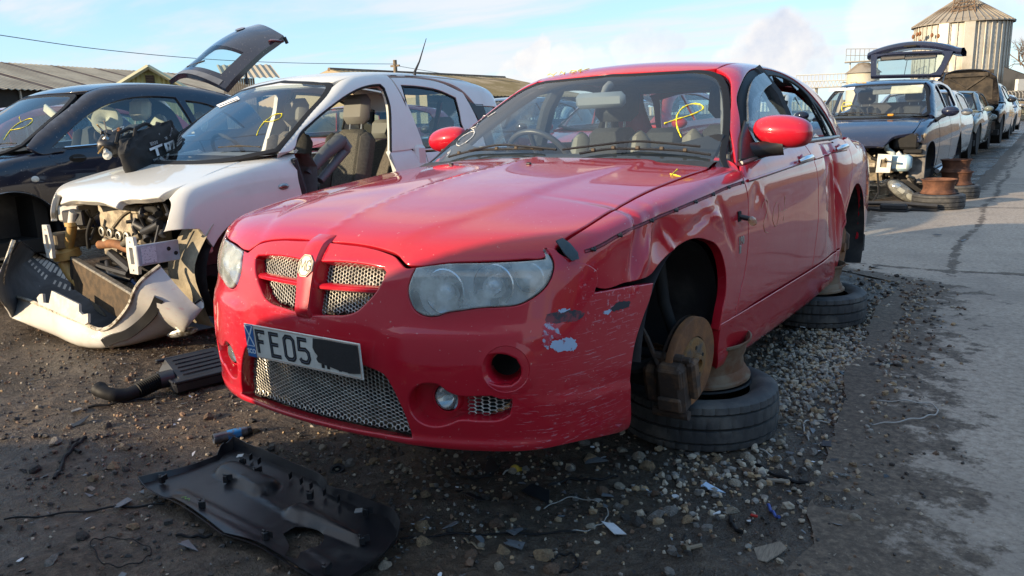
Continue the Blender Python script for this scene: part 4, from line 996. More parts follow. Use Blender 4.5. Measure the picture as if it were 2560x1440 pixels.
 mb.box(cal+[.015, -.01, -.02], (.10, .085, .19), rotm('X', .25), bev=.018); mb.box(cal+[.075, .02, .01], (.035, .05, .15), rotm('X', .3), bev=.01); mb.box(cal+[-.065, .015, -.02], (.07, .07, .15), rotm('X', .25), bev=.02)
 mb.tube([cal+[-.05, -.012, .082], cal+[.05, -.012, .082]], .017, 10); mb.tube([cal+[.05, -.012, .082], cal+[.075, -.012, .082]], .012, 8); mb.tube([cal+[-.06, 0, -.12], cal+[.07, 0, -.12]], .018, 10)
 mb.build('brake_caliper', M_RUSTD, root, smooth=True, sharp=30)
 MB().lathe([(.05, 0), (.165, .0), (.17, .012)], 30, 'z', hc-X @ np.array([0, 0, .030]), X, arc=4.4).build('splash_shield', M_RUSTD, root, smooth=True)
 mb = MB(); mb.tube([hc+[-.06, .02, .06], hc+[-.12, .04, .20], hc+[-.16, .06, .42]], [.020, .022, .024], 10); mb.tube([hc+[-.05, -.03, .02], hc+[-.16, -.10, -.02], hc+[-.34, -.1, -.04]], .022, 8); mb.tube([hc+[-.05, 0, -.1], hc+[-.3, .05, -.10]], .03, 8); mb.tube([hc+[-.02, 0, 0], hc+[-.36, 0, .02]], .022, 8)
 mb.build('suspension', M_DRK, root, smooth=True)
 hr = B.plane((2094, 622), 0, .775); hr = np.array([.775, 2.746, hr[2]]); Xr = np.array([[0, 0, 1], [1, 0, 0], [0, 1, 0]]).astype(float)
 dr = MB().lathe([(0, .03), (.03, .03), (.033, .012), (.09, .010), (.128, .010), (.13, -.01)], 36, 'z', hr, Xr).build('brake_disc', M_RUST, root, smooth=True, sharp=40)
 mb = MB(); mb.tube([hr, hr+[-.3, 0, .05]], .05, 10); mb.box(hr+[-.02, .12, .02], (.09, .08, .13), bev=.02); mb.tube([hr+[-.08, -.05, -.09], hr+[-.2, -.3, -.02]], .03, 8)
 mb.build('suspension', M_RUSTD, root, smooth=True)
 # cabin
 dash = []
 for y, z0 in ((.36, .915), (.46, .945), (.62, .955), (.80, .935), (.90, .88), (.93, .78), (.90, .60)):
  dash.append([(x, y+.10*x*x, z0-.05*x*x+.018*math.exp(-((x+.36)/.17)**2)*(y > .6)) for x in np.linspace(-.74, .74, 19)])
 MB().grid(dash).build('dashboard', M_INT, root, smooth=True)
 sw = MB(); c = np.array([-.36, .98, .905]); ax = unit([0, .85, .52]); e1 = np.array([1.0, 0, 0]); e2 = np.cross(ax, e1)
 ring = [c+.182*(math.cos(t)*e1+math.sin(t)*e2) for t in np.linspace(0, 2*math.pi, 40)[:-1]]
 sw.tube(ring, .015, 10, closed=True); sw.ball(c-ax*.02, (.075, .05, .05), 12, 8); sw.tube([c-e1*.17, c+e1*.17], .014, 8); sw.tube([c, c-e2*.17], .014, 8)
 sw.build('steering_wheel', mat('wheel_leather', (.05, .05, .055), .4), root, smooth=True)
 for x in (-.36, .36):
  seat_pair(root, x, 1.62, .30)
 rb = MB()
 for x in (-.36, .0, .36): rb.box((x, 2.42, .62), (.44, .18, .62), rotm('X', -.35), bev=.06)
 rb.build('rear_seat', M_SEAT, root, smooth=True)
 for x in (-.36, .36): MB().box((x, 2.55, .99), (.27, .10, .16), rotm('X', -.25), bev=.045).build('rear_headrest', M_INT, root, smooth=True)
 MB().box((0, 2.85, .925), (1.30, .52, .03)).build('parcel_shelf', M_INT, root)
 panel('rear_window', TOP, Chart('xzr', (0, 1.9)), mirror_loop([(0, 1.31), (.3, 1.31), (.46, 1.28), (.56, 1.13), (.63, 1.0), (.3, .985), (0, .985)]), M_SIDEGL, root, h=.08, off=0, fillet=0, flange=0, sharp=45)
 panel('rear_frame', TOP, Chart('xzr', (0, 1.9)), mirror_loop([(0, 1.345), (.3, 1.345), (.49, 1.31), (.60, 1.13), (.68, .97), (.3, .955), (0, .955)]), M_RED, root, holes=[mirror_loop([(0, 1.31), (.3, 1.31), (.46, 1.28), (.56, 1.13), (.63, 1.0), (.3, .985), (0, .985)])], h=.05, flange=.02, sharp=45)
 q = B.plane((1497, 250), 1, .93)
 MB().box((0, .97, q[2]), (.27, .045, .075), rotm('X', .12), bev=.02).build('rear_view_mirror', mat('grey_blue_plastic', (.16, .19, .22), .4), root, smooth=True)
 MB().tube([(0, 1.0, q[2]+.03), (0, 1.03, q[2]+.06), (0, 1.07, q[2]+.075)], [.014, .018, .022], 10).build('mirror_stem', M_INTL, root, smooth=True)
 for s in (1, -1):
  MB().tube([(s*.745, .66, .90), (s*.665, .86, 1.05), (s*.575, 1.10, 1.20), (s*.50, 1.26, 1.295), (s*.48, 1.55, 1.335)], .022, 8).build('pillar_trim', M_INTL if s > 0 else M_INT, root, smooth=True)
  MB().tube([(s*.77, 1.60, .55), (s*.765, 1.60, .95), (s*.66, 1.56, 1.2), (s*.56, 1.53, 1.33)], .045, 8).build('centre_pillar', M_INT, root, smooth=True)
  MB().box((s*.715, 1.66, .655), (.05, 1.7, .65)).box((s*.72, .68, .60), (.04, .26, .60)).build('door_lining', M_INT, root)
 MB().tube([(.70, 1.6, 1.18), (.66, 1.62, .95), (.60, 1.66, .7)], .022, 4).build('seat_belt', M_BLK, root)
 return root, B
def seat_pair(root, x, y, z, side=M_SEATL, mid=M_SEAT, head=None, tall=.60, w=.50, hz=.22):
 st = empty('seat', (x, y, z)); st.parent = root
 MB().box((0, -.22, .10), (w, .52, .16), rotm('X', .10), bev=.05).build('cushion', mid, st, smooth=True)
 rx = rotm('X', -.28)
 MB().box((0, .12, .18+tall/2), (w*.62, .12, tall), rx, bev=.04).build('backrest', mid, st, smooth=True)
 for s in (1, -1): MB().box((s*w*.39, .09, .17+tall/2), (w*.24, .15, tall*.96), rx, bev=.05).build('bolster', side, st, smooth=True)
 top = np.array([0, .12+.28*(tall/2+.02), .18+tall])
 MB().box(top+[0, .035, hz*.62], (w*.58, .10, hz), rotm('X', -.2), bev=.045).build('headrest', head or M_INT, st, smooth=True)
 for s in (1, -1): MB().tube([top+[s*.06, .0, -.03], top+[s*.06, .02, .06]], .007, 6).build('headrest_post', M_STEEL, st)
 return st
# ------------------------------------------------------------------ ground, road
_LAT = RNG.random((256, 256))
def vnoise(x, y):
 xi, yi = np.floor(x).astype(int), np.floor(y).astype(int); fx, fy = x-xi, y-yi; fx = fx*fx*(3-2*fx); fy = fy*fy*(3-2*fy)
 a = _LAT[xi & 255, yi & 255]; b = _LAT[(xi+1) & 255, yi & 255]; c = _LAT[xi & 255, (yi+1) & 255]; d = _LAT[(xi+1) & 255, (yi+1) & 255]
 return (a*(1-fx)+b*fx)*(1-fy)+(c*(1-fx)+d*fx)*fy
def fbm(x, y, o=4):
 s, a = 0, .5
 for k in range(o): s = s+a*vnoise(x*2**k+17.3*k, y*2**k+5.1*k); a *= .5
 return s
def road_edge(y):
 y = np.asarray(y, float)
 return np.interp(y, [-6, -.4, .3, 1.6, 2.7, 3.6, 4.05, 4.3, 9, 9.6, 10.5, 14, 60, 200], [1.75, 1.56, 1.47, 1.34, 1.26, 1.22, .55, .3, .3, .85, 1.05, 1.15, 1.2, 1.2])
def ground_h(x, y):
 x = np.asarray(x, float); y = np.asarray(y, float)
 w = np.clip((road_edge(y)+.10-x)/.30, 0, 1)*np.clip((9-np.abs(x))/5, 0, 1)*np.clip((10-np.abs(y))/6, 0, 1)
 return (.055*(fbm(x*1.1+3, y*1.1, 2)-.375)+.030*(fbm(x*5, y*5+2, 4)-.47)+.012*(fbm(x*19, y*19, 2)-.37))*w-.006
def axis_lines(a, b, fine, far):
 mid = np.arange(a, b, fine); out = []; d = fine; v = b
 while v < far: out.append(v); d *= 1.28; v += d
 lo = []; d = fine; v = a-fine
 while v > -far: lo.append(v); d *= 1.28; v -= d
 return np.array(lo[::-1]+list(mid)+out)
def build_ground():
 # one sheet reaching past the horizon
 X = axis_lines(-3.6, 2.0, .026, 900); Y = axis_lines(-1.9, 2.6, .026, 900)
 gx, gy = np.meshgrid(X, Y, indexing='ij'); gz = ground_h(gx, gy); n, m_ = gx.shape
 V = np.stack([gx, gy, gz], -1).reshape(-1, 3); idx = np.arange(n*m_).reshape(n, m_)
 Fq = np.stack([idx[:-1, :-1], idx[1:, :-1], idx[1:, 1:], idx[:-1, 1:]], -1).reshape(-1, 4)
 me = bpy.data.meshes.new('ground'); me.vertices.add(len(V)); me.vertices.foreach_set('co', V.ravel()); me.loops.add(Fq.size); me.loops.foreach_set('vertex_index', Fq.ravel().astype(np.int32))
 me.polygons.add(len(Fq)); me.polygons.foreach_set('loop_start', (np.arange(len(Fq))*4).astype(np.int32)); me.polygons.foreach_set('use_smooth', np.ones(len(Fq), bool)); me.update(calc_edges=True)
 mt = bpy.data.materials.new('wet_dirt'); mt.use_nodes = True; nt = mt.node_tree; b = nt.nodes['Principled BSDF']; L = nt.links
 a = noise(nt, 1.3, 8, .62); f = noise(nt, 24, 6, .7); g = noise(nt, 140, 3, .6)
 c = ramp(nt, f, [(.28, (.028, .019, .012)), (.46, (.072, .052, .036)), (.60, (.13, .096, .066)), (.78, (.24, .185, .13))])
 c = mixc(nt, rng_map(nt, g, .60, .74, 0, .75, True), c, (.26, .21, .155))
 c = mixc(nt, rng_map(nt, a, .40, .62, 0, .55, True), c, (.034, .025, .018))
 L.new(c, b.inputs['Base Color'])
 wet = rng_map(nt, a, .38, .54, .80, .26, True); L.new(wet, b.inputs['Roughness']); b.inputs['Specular IOR Level'].default_value = .45
 bp = bump(nt, b, f, 1.0, .035); bp2 = nt.nodes.new('ShaderNodeBump'); bp2.inputs['Strength'].default_value = .8; bp2.inputs['Distance'].default_value = .006
 L.new(g, bp2.inputs['Height']); L.new(bp.outputs[0], bp2.inputs['Normal']); L.new(bp2.outputs[0], b.inputs['Normal'])
 me.materials.append(mt); o = bpy.data.objects.new('ground', me); COL.objects.link(o); tag(o, kind='structure')
 # the paved way, its ragged edge lost under dirt
 mt = bpy.data.materials.new('worn_concrete'); mt.use_nodes = True; nt = mt.node_tree; b = nt.nodes['Principled BSDF']; L = nt.links
 a = noise(nt, .9, 7, .62); f = noise(nt, 34, 6, .72); g = noise(nt, 105, 3, .65); k = noise(nt, 6, 6, .7)
 c = ramp(nt, f, [(.30, (.19, .150, .115)), (.50, (.335, .275, .215)), (.68, (.44, .37, .295))])
 c = mixc(nt, rng_map(nt, g, .60, .72, 0, .8, True), c, (.55, .49, .42))
 c = mixc(nt, rng_map(nt, g, .36, .27, 0, .8, True), c, (.08, .065, .05))
 c = mixc(nt, rng_map(nt, a, .44, .66, 0, .55, True), c, (.19, .155, .125))
 c = mixc(nt, rng_map(nt, k, .55, .70, 0, .45, True), c, (.13, .11, .09))
 at = nt.nodes.new('ShaderNodeAttribute'); at.attribute_name = 'dirt'
 ad = nt.nodes.new('ShaderNodeMath'); ad.operation = 'ADD'; L.new(at.outputs['Fac'], ad.inputs[0]); L.new(rng_map(nt, k, .3, .7, -.55, .5), ad.inputs[1])
 dm = rng_map(nt, ad.outputs[0], .35, .65, 0, .93, True)
 d2 = ramp(nt, f, [(.28, (.028, .019, .012)), (.46, (.072, .052, .036)), (.60, (.13, .096, .066)), (.78, (.24, .185, .13))]); d2 = mixc(nt, rng_map(nt, g, .60, .74, 0, .75, True), d2, (.26, .21, .155))
 c = mixc(nt, dm, c, d2); L.new(c, b.inputs['Base Color']); b.inputs['Roughness'].default_value = .86
 bp = bump(nt, b, f, .55, .006); bp2 = nt.nodes.new('ShaderNodeBump'); bp2.inputs['Strength'].default_value = .5; bp2.inputs['Distance'].default_value = .003
 L.new(g, bp2.inputs['Height']); L.new(bp.outputs[0], bp2.inputs['Normal']); L.new(bp2.outputs[0], b.inputs['Normal'])
 Y = np.concatenate([np.arange(-6, 14, .06), np.geomspace(14, 220, 60)]); U = np.concatenate([np.linspace(0, 1.4, 34), [1.8, 2.4, 3.0, 3.6]])
 V, D = [], []
 joints = [4.22, 8.6, 11.8, 16.5, 21.5]
 for y in Y:
  e = float(road_edge(y))+.16*(float(fbm(np.array(y*2.3), np.array(3.3)))-.47)+.08*(float(fbm(np.array(y*9.0), np.array(8.3)))-.47)
  for u in U:
   x = e-.22+u; V.append((x, y, .0015+.003*float(vnoise(np.array(x*3), np.array(y*3)))))
   d = 1.0-np.clip((u-.10)/(.62 if y < 3.9 else .3), 0, 1)
   for j in joints: d = max(d, 1.15-abs(y-j-.05*math.sin(x*4))/.06 if abs(y-j) < .2 else 0)
   d = max(d, (.95-abs(x-1.27-.03*math.sin(y*2))/.07) if y > 3.9 else 0)
   D.append(float(np.clip(d, 0, 1)))
 n = len(U); Fq = [(i*n+j, i*n+j+1, (i+1)*n+j+1, (i+1)*n+j) for i in range(len(Y)-1) for j in range(n-1)]
 rd = mk('road', V, Fq, mt, kind='structure'); at_ = rd.data.attributes.new('dirt', 'FLOAT', 'POINT'); at_.data.foreach_set('value', D)
build_ground()
# ------------------------------------------------------------------ stones and litter
def rock_mesh(seed, flat=.7, sub=1):
 import bmesh
 r_ = np.random.default_rng(seed); bm = bmesh.new(); bmesh.ops.create_icosphere(bm, subdivisions=sub, radius=1.0)
 V = np.array([v.co[:] for v in bm.verts]); Fc = [tuple(v.index for v in f.verts) for f in bm.faces]; bm.free()
 # chop with random planes so that it gets facets
 for _ in range(9):
  n = unit(r_.normal(size=3)); d = r_.uniform(.42, .82); s = V @ n-d; V = V-np.maximum(s, 0)[:, None]*n
 V *= [1, r_.uniform(.65, .95), flat*r_.uniform(.75, 1.1)]; V += r_.normal(size=V.shape)*.035
 return V, Fc
STONE_MATS = []
def stone_mats():
 for nm, a, b in (('pale_limestone', (.44, .37, .28), (.29, .24, .18)), ('grey_stone', (.27, .245, .215), (.17, .155, .135)), ('buff_stone', (.36, .25, .14), (.20, .14, .085)), ('brown_stone', (.19, .115, .07), (.10, .065, .045)), ('dark_wet_stone', (.07, .062, .055), (.035, .03, .027))):
  STONE_MATS.append(mat(nm, a, .82, col2=b, vscale=2.2, lo=.35, hi=.7, bmp=.7, bscale=7, bdist=.08))
stone_mats()
SHAPES = ['angular', 'blocky', 'wedge-shaped', 'knobbly', 'chipped', 'lopsided']
STONE_WORDS = ['pale limestone', 'grey', 'buff', 'rusty brown', 'dark damp']
LANDMARKS = [((.80, .45), 'beside the front tyre under the red car'), ((.95, 2.5), 'beside the rear tyre under the red car'), ((.2, -.9), 'by the end of the black plastic tray'), ((-.45, -.75), 'behind the black plastic tray'), ((-.85, -.68), 'near the blue and grey can'),
    ((-1.6, -.45), 'near the black air filter box'), ((.85, .0), 'before the front tyre of the red car'), ((1.25, .75), 'near the looped wire by the road'), ((1.35, .1), 'at the edge of the paved way'), ((.55, -.45), 'below the cracked corner of the red bumper'),
    ((.1, -.5), 'under the lip of the red bumper'), ((-2.4, -.2), 'before the white bumper on the ground'), ((1.0, 1.5), 'in the heap between the two tyres'), ((-1.3, -.95), 'on the mud left of the tray'), ((.75, -.75), 'on the gravel in front of the red car'), ((1.2, 3.1), 'on the gravel by the rear of the red car'), ((-.1, -1.15), 'against the front of the black tray')]
def near_words(x, y):
 return min(LANDMARKS, key=lambda q: (q[0][0]-x)**2+(q[0][1]-y)**2)[1]
def build_stones():
 meshes = []
 for k in range(10):
  V, Fc = rock_mesh(100+k, sub=2 if k < 6 else 1); row = []
  for mi, m_ in enumerate(STONE_MATS):
   me = bpy.data.meshes.new('stone'); me.from_pydata([tuple(v) for v in V], [], Fc); me.materials.append(m_); me.update()
   me.polygons.foreach_set('use_smooth', [True]*len(me.polygons)); me.set_sharp_from_angle(angle=R(28)); row.append(me)
  meshes.append((row, V, Fc))
 # where stones lie thick: density as seen in the photograph
 def density(x, y):
  d = .06+.9*math.exp(-(((x-.98)/.26)**2+((y-1.35)/.95)**2))+.75*math.exp(-(((x-.98)/.3)**2+((y+.05)/.35)**2))+.34*math.exp(-(((x-.55)/.55)**2+((y+.62)/.35)**2))+.6*math.exp(-(((x-1.15)/.25)**2+((y-3.1)/.6)**2))
  d += .35*math.exp(-(((x+.1)/.6)**2+((y+.45)/.3)**2))+.12*math.exp(-(((x+1.2)/1.2)**2+((y+.8)/.5)**2))
  return d*(0.0 if x > float(road_edge(y))+.02 else 1)
 placed = []
 big = [(1245, 1310), (1055, 1310), (1060, 1350), (1640, 1360-60), (1675, 1285), (1750, 1235), (1870, 1185), (1900, 1210), (1620, 1170), (1720, 1140), (1790, 1150), (1830, 1275), (1355, 1300+90), (1250, 1420), (1385, 1425), (1510, 1230), (1425, 1170), (1600, 1145), (1870, 1150), (1900, 1080), (560, 1170-40), (520, 1040), (140, 1110), (230, 1190), (90, 1165), (130, 1400), (1180, 1385), (1480, 1150), (1680, 1380), (1770, 1330), (1560, 1300), (2030, 985), (1995, 950), (1990, 860), (2060, 900), (2115, 1000), (1950, 900), (2140, 740), (2200, 720), (2265, 925), (1840, 1210), (1940, 1150)]
 for (px, py) in big:
  p = ground_at(px, py); placed.append((p[0], p[1], RNG.uniform(.022, .038)))
 tries = 0
 while len(placed) < 300 and tries < 60000:
  tries += 1; x, y = RNG.uniform(-2.6, 1.6), RNG.uniform(-1.7, 3.6)
  q = (np.array([x, y, 0])-CAMPOS) @ CAMROT.T
  if q[2] < .5 or abs(q[0]/q[2]) > .68 or abs(q[1]/q[2]) > .40: continue
  if RNG.random() > density(x, y): continue
  r_ = RNG.uniform(.014, .029)*(1.15 if RNG.random() < .25 else 1)
  if any((x-a)**2+(y-b)**2 < (.8*(r_+c))**2 for a, b, c in placed): continue
  placed.append((x, y, r_))
 for i, (x, y, r_) in enumerate(placed):
  left = x < -.5
  w = [.30, .24, .22, .14, .10] if not left else [.10, .16, .22, .27, .25]
  mi = int(RNG.choice(5, p=w)); kk = int(RNG.integers(6)); row, V, Fc = meshes[kk]
  o = bpy.data.objects.new('stone', row[mi]); COL.objects.link(o)
  o.location = (x, y, float(ground_h(x, y))+r_*.15); o.rotation_euler = (RNG.uniform(-.5, .5), RNG.uniform(-.5, .5), RNG.uniform(0, 6.28)); o.scale = (r_, r_, r_)
  size = 'big' if r_ > .027 else 'fist-sized' if r_ > .021 else 'small'
  tag(o, f'{size} {SHAPES[kk]} {STONE_WORDS[mi]} stone {near_words(x, y)}', 'stone', 'loose stones on the ground')
 # finer gravel nobody would count
 for nm, cnt, rr, matsel in (('gravel', 4600, (.004, .012), (0, 1, 2, 3, 4)), ('pebbles', 1700, (.010, .021), (0, 1, 1, 2, 0)), ('mud_clods', 6500, (.004, .015), (3, 4, 4))):
  VV, FF, MM = [], [], []; nv = 0; got = 0; tries = 0
  base = [rock_mesh(300+k, .7, 1) for k in range(5)]
  while got < cnt and tries < 400000:
   tries += 1; x, y = RNG.uniform(-3.6, 1.75), RNG.uniform(-1.9, 5.2)
   q = (np.array([x, y, 0])-CAMPOS) @ CAMROT.T
   if q[2] < .5 or abs(q[0]/q[2]) > .70 or abs(q[1]/q[2]) > .42: continue
   dd = density(x, y)*1.2 if nm == 'gravel' else (.9*math.exp(-(((x-1.0)/.24)**2+((y-1.45)/.85)**2))+.12*math.exp(-(((x-.95)/.3)**2+((y+.05)/.3)**2)))*(x < float(road_edge(y))) if nm == 'pebbles' else (.9 if x < .2 else .45)*(x < float(road_edge(y))+.12)
   if nm == 'gravel' and x > float(road_edge(y))-.3 and x < float(road_edge(y))+.25: dd = max(dd, .10)
   if RNG.random() > dd: continue
   V, Fc = base[int(RNG.integers(5))]; r_ = RNG.uniform(*rr)*(1.5 if y > 1.5 and nm != 'pebbles' else 1)*(1.5 if RNG.random() < .1 else 1)
   a = RNG.uniform(0, 6.28); c, s = math.cos(a), math.sin(a); W = V*r_; W = np.stack([W[:, 0]*c-W[:, 1]*s, W[:, 0]*s+W[:, 1]*c, W[:, 2]], 1)+[x, y, max(0.003, float(ground_h(x, y)))+r_*.25 if x > float(road_edge(y))-.1 else float(ground_h(x, y))+r_*.25]
   VV.append(W); FF += [tuple(i+nv for i in f) for f in Fc]; nv += len(V); MM += [int(RNG.choice(len(matsel)))]*len(Fc); got += 1
  mk(nm, np.concatenate(VV), FF, [STONE_MATS[k] for k in matsel], smooth=False, face_mats=MM, kind='stuff')
build_stones()
def on_ground(px, py, z=0.0): p = ground_at(px, py, z); p[2] = float(ground_h(p[0], p[1])); return p
def build_litter():
 black = M_BLK; grey = mat('grey_plastic_shard', (.14, .15, .16), .5, var=.3, vscale=30); white = mat('white_plastic_shard', (.62, .64, .66), .5, var=.15, vscale=30); blue = mat('pale_blue_plastic', (.40, .52, .66), .45)
 wood = mat('weathered_wood', (.26, .22, .17), .85, var=.4, vscale=30, stretch=(1, 8, 8)); clear = glass('clear_shard', (.85, .9, .9), .05, .25)
 # flat broken pieces: pixel place, size, colour, what it looks like
 shards = [(1820-30, 1225, .030, blue, 'pale blue plastic shard with a notched end'), (1760, 1222, .010, blue, 'small pale blue chip'), (1515, 1245, .020, grey, 'grey triangular plastic shard'), (1525, 1335, .034, white, 'long torn strip of whitish plastic'), (1132, 1310, .022, grey, 'grey angular shard of trim'),
     (1290, 1335, .028, grey, 'grey plastic splinter'), (1690, 1250, .012, white, 'white porcelain-like chip'), (1790, 1290, .012, white, 'white double chip'), (1945, 1150, .013, white, 'rounded white plastic piece'), (2205, 912, .055, black, 'large black plastic shard with pointed ends'), (2115, 935, .025, black, 'black shard by the pale stones'),
     (2112, 1195, .022, clear, 'clear bluish sliver of lamp glass'), (2060, 1110, .030, black, 'dark curled shard of plastic'), (1925, 1373, .045, wood, 'curved strip of pale wood'), (1290, 1370, .030, grey, 'ragged grey bracket of plastic'), (2000, 1090, .012, clear, 'glassy chip'), (1870, 1310, .009, white, 'tiny white chip'), (2010, 820, .02, white, 'pale chip of plastic'),
     (200, 1060, .035, black, 'dark torn plastic flap lying in mud'), (280, 870+25, .030, black, 'black plastic fragment in the mud'), (310, 1260-5, .03, grey, 'flat grey sliver in the mud'), (190, 1030, .028, grey, 'greyish muddy shard'), (470, 1365, .03, grey, 'grey cracked plastic piece'), (390, 905, .02, black, 'black clip fragment'), (1180, 1240, .03, black, 'black ribbed trim fragment'), (1340, 1235, .05, black, 'long black trim fragment under the bumper'), (1230, 1165, .04, black, 'dark flat shard under the bumper lip'), (1500, 1155, .035, grey, 'grey foil-like shard under the bumper'), (2410, 925-320, .03, grey, 'grey shard on the paved way'), (2195, 670, .05, black, 'dark shard at the slab joint'), (2340, 470+120, .03, black, 'dark flake at the joint of the slabs')]
 for k, (px, py, r_, m_, lab) in enumerate(shards):
  p = on_ground(px, py); p[2] += .010 if p[0] < float(road_edge(p[1])) else .022; n = int(RNG.integers(5, 8)); a = np.sort(RNG.uniform(0, 6.28, n)); a += np.linspace(0, .3, n); rad = r_*RNG.uniform(.55, 1.15, n)
  rad *= 1.3; poly = np.stack([np.cos(a)*rad*1.3, np.sin(a)*rad*.75], 1)
  if signed_area(poly) < 0: poly = poly[::-1]
  o = MB().slab([poly], 0, .003).build('plastic_shard', m_, label=' '.join(f'{lab} {near_words(p[0], p[1])}'.split()[:16]), cat='shard', group='broken pieces on the ground', loc=p)
  o.rotation_euler = (RNG.uniform(-.25, .25), RNG.uniform(-.25, .25), RNG.uniform(0, 6.28))
 def wire(px, r_, m_, name, label, cat, lift=.006, closed=False):
  P = np.array([on_ground(*q) for q in px]); P[:, 2] = np.where(P[:, 0] > road_edge(P[:, 1])-.1, np.maximum(P[:, 2], .008), P[:, 2])+lift; P = crom(P, 8, closed, 100)
  P[:, 2] += .004*np.sin(np.arange(len(P))*.9)
  c = P.mean(0); MB().tube(P-c, r_, 6, closed=closed).build(name, m_, smooth=True, label=label, cat=cat, loc=c, group='wires and hoses on the ground')
 wm = mat('pale_wire', (.34, .32, .29), .6); rub = M_RUB; copper = mat('dull_copper', (.20, .16, .11), .5, .5)
 wire([(2022, 1100), (2010, 1070), (2018, 1050), (2060, 1050), (2160, 1062), (2240, 1062), (2310, 1050), (2342, 1040), (2330, 1020), (2260, 1010), (2180, 1000)], .0028, wm, 'wire', 'pale stiff wire bent in a long loop from the gravel onto the paved way', 'wire')
 wire([(10, 1295), (150, 1285), (290, 1262), (410, 1248)], .0035, rub, 'rod', 'long thin dark rod lying across the mud to the black tray', 'rod')
 wire([(240, 1375), (232, 1350), (270, 1340), (340, 1348), (376, 1370), (350, 1395), (290, 1408), (248, 1398)], .0018, rub, 'wire', 'thin dark wire lying in a closed ring on the mud', 'wire', closed=True)
 wire([(215, 1095), (190, 1115), (160, 1140), (150, 1165), (135, 1190)], .008, rub, 'hose', 'short kinked black rubber hose on the mud', 'hose')
 wire([(205, 1040+60), (180, 1110), (200, 1128)], .007, rub, 'hose', 'stub of black rubber hose crossing the kinked one', 'hose')
 wire([(1120, 1165), (1160, 1190), (1210, 1190), (1250, 1160)], .004, rub, 'cable', 'black cable curling under the lip of the red bumper', 'cable')
 wire([(1370, 1215), (1420, 1200), (1480, 1204), (1545, 1198)], .004, rub, 'cable', 'black cable with a hooked end on the gravel in front', 'cable')
 wire([(1000, 1337), (1120, 1333), (1280, 1335), (1440, 1335)], .0032, rub, 'rod', 'thin black rod on the gravel right of the black tray', 'rod')
 wire([(1360, 1270), (1420, 1245), (1490, 1258), (1520, 1285), (1510, 1310), (1470, 1330), (1400, 1330)], .0016, wm, 'wire', 'very thin grey wire looped among the front stones', 'wire')
 wire([(1825, 1295), (1830, 1315), (1855, 1335)], .006, rub, 'hose', 'grey curved hose stub on the gravel at the front', 'hose')
 wire([(1920, 1265), (1932, 1285), (1948, 1300)], .005, mat('blue_wire', (.04, .08, .30), .5), 'cable', 'blue and black cable end on bare dirt', 'cable')
 wire([(1380, 1410), (1395, 1390), (1430, 1388), (1445, 1408), (1430, 1428), (1400, 1430)], .003, rub, 'clamp', 'black ring clamp among the front stones', 'clamp', closed=True)
 wire([(1160, 1345), (1180, 1360), (1210, 1380)], .004, copper, 'hook', 'bent brownish metal hook among the stones', 'hook')
 wire([(1890, 1165), (1960, 1200), (2020, 1215)], .006, rub, 'strip', 'dark rubber strip lying on the right hand gravel', 'strip')
 wire([(1880, 1105), (1920, 1095), (1925, 1080)], .003, white, 'straw', 'thin white plastic rod by the front tyre', 'rod')
 wire([(1900, 1125), (1950, 1155)], .0035, wm, 'straw', 'pale straight stick by the front tyre', 'rod')
 wire([(1925, 1195-145), (1960, 1055), (1990, 1060)], .003, wood, 'twig', 'yellowish twig beside the front tyre', 'twig')
 wire([(220, 1020), (290, 1010), (350, 1000), (400, 995)], .006, rub, 'strip', 'flat dark rubber strip before the black air box', 'strip')
 wire([(440, 1330), (490, 1332), (530, 1328)], .005, rub, 'rod', 'short dark rod on mud left of the black tray', 'rod')
 # a few single things
 p = on_ground(1945, 1207); o = MB().box((0, 0, .006), (.075, .013, .010), bev=.002).build('stick', wood, label='flat grey lath on the gravel right of the front tyre', cat='stick', loc=p); o.rotation_euler[2] = .4
 p = on_ground(843, 1163); MB().lathe([(.012, .0), (.026, .0), (.028, .006), (.026, .014), (.018, .014), (.014, .008), (.012, .014)], 22).build('pulley', M_BLK, smooth=True, label='small black ribbed pulley in dirt under the bumper lip', cat='pulley', loc=p).rotation_euler = (.3, .2, 0)
 p = on_ground(1288, 1167); yc = empty('bulb_holder', p, .4, 'yellow plastic bulb holder with a wire under the red bumper', 'bulb holder'); ym = mat('yellowed_plastic', (.45, .30, .03), .5)
 MB().lathe([(0, .02), (.014, .02), (.018, .012), (.018, 0)], 14, rot=rotm('X', 1.0)).build('socket', ym, yc, smooth=True); MB().box((.012, 0, .004), (.03, .02, .008), bev=.002).build('tab', ym, yc)
 MB().tube([(-.01, -.01, .006), (-.03, -.03, .008), (-.035, -.05, .004)], .003, 6).build('lead', wm, yc)
 p = on_ground(1720, 1375); bo = empty('bolt', p, .9, 'grubby brass bolt lying on the front gravel', 'bolt'); MB().tube([(0, 0, .008), (.045, 0, .008)], .007, 8).build('shank', copper, bo); MB().tube([(-.010, 0, .008), (.001, 0, .008)], .014, 6).build('head', copper, bo)
 p = on_ground(1885, 1293); MB().box((0, 0, .005), (.022, .006, .007), bev=.001).build('red_chip', mat('red_plastic', (.45, .03, .02), .5), label='small bright red plastic chip on bare dirt', cat='shard', loc=p)
 VV, FF, MM, nv = [], [], [], 0
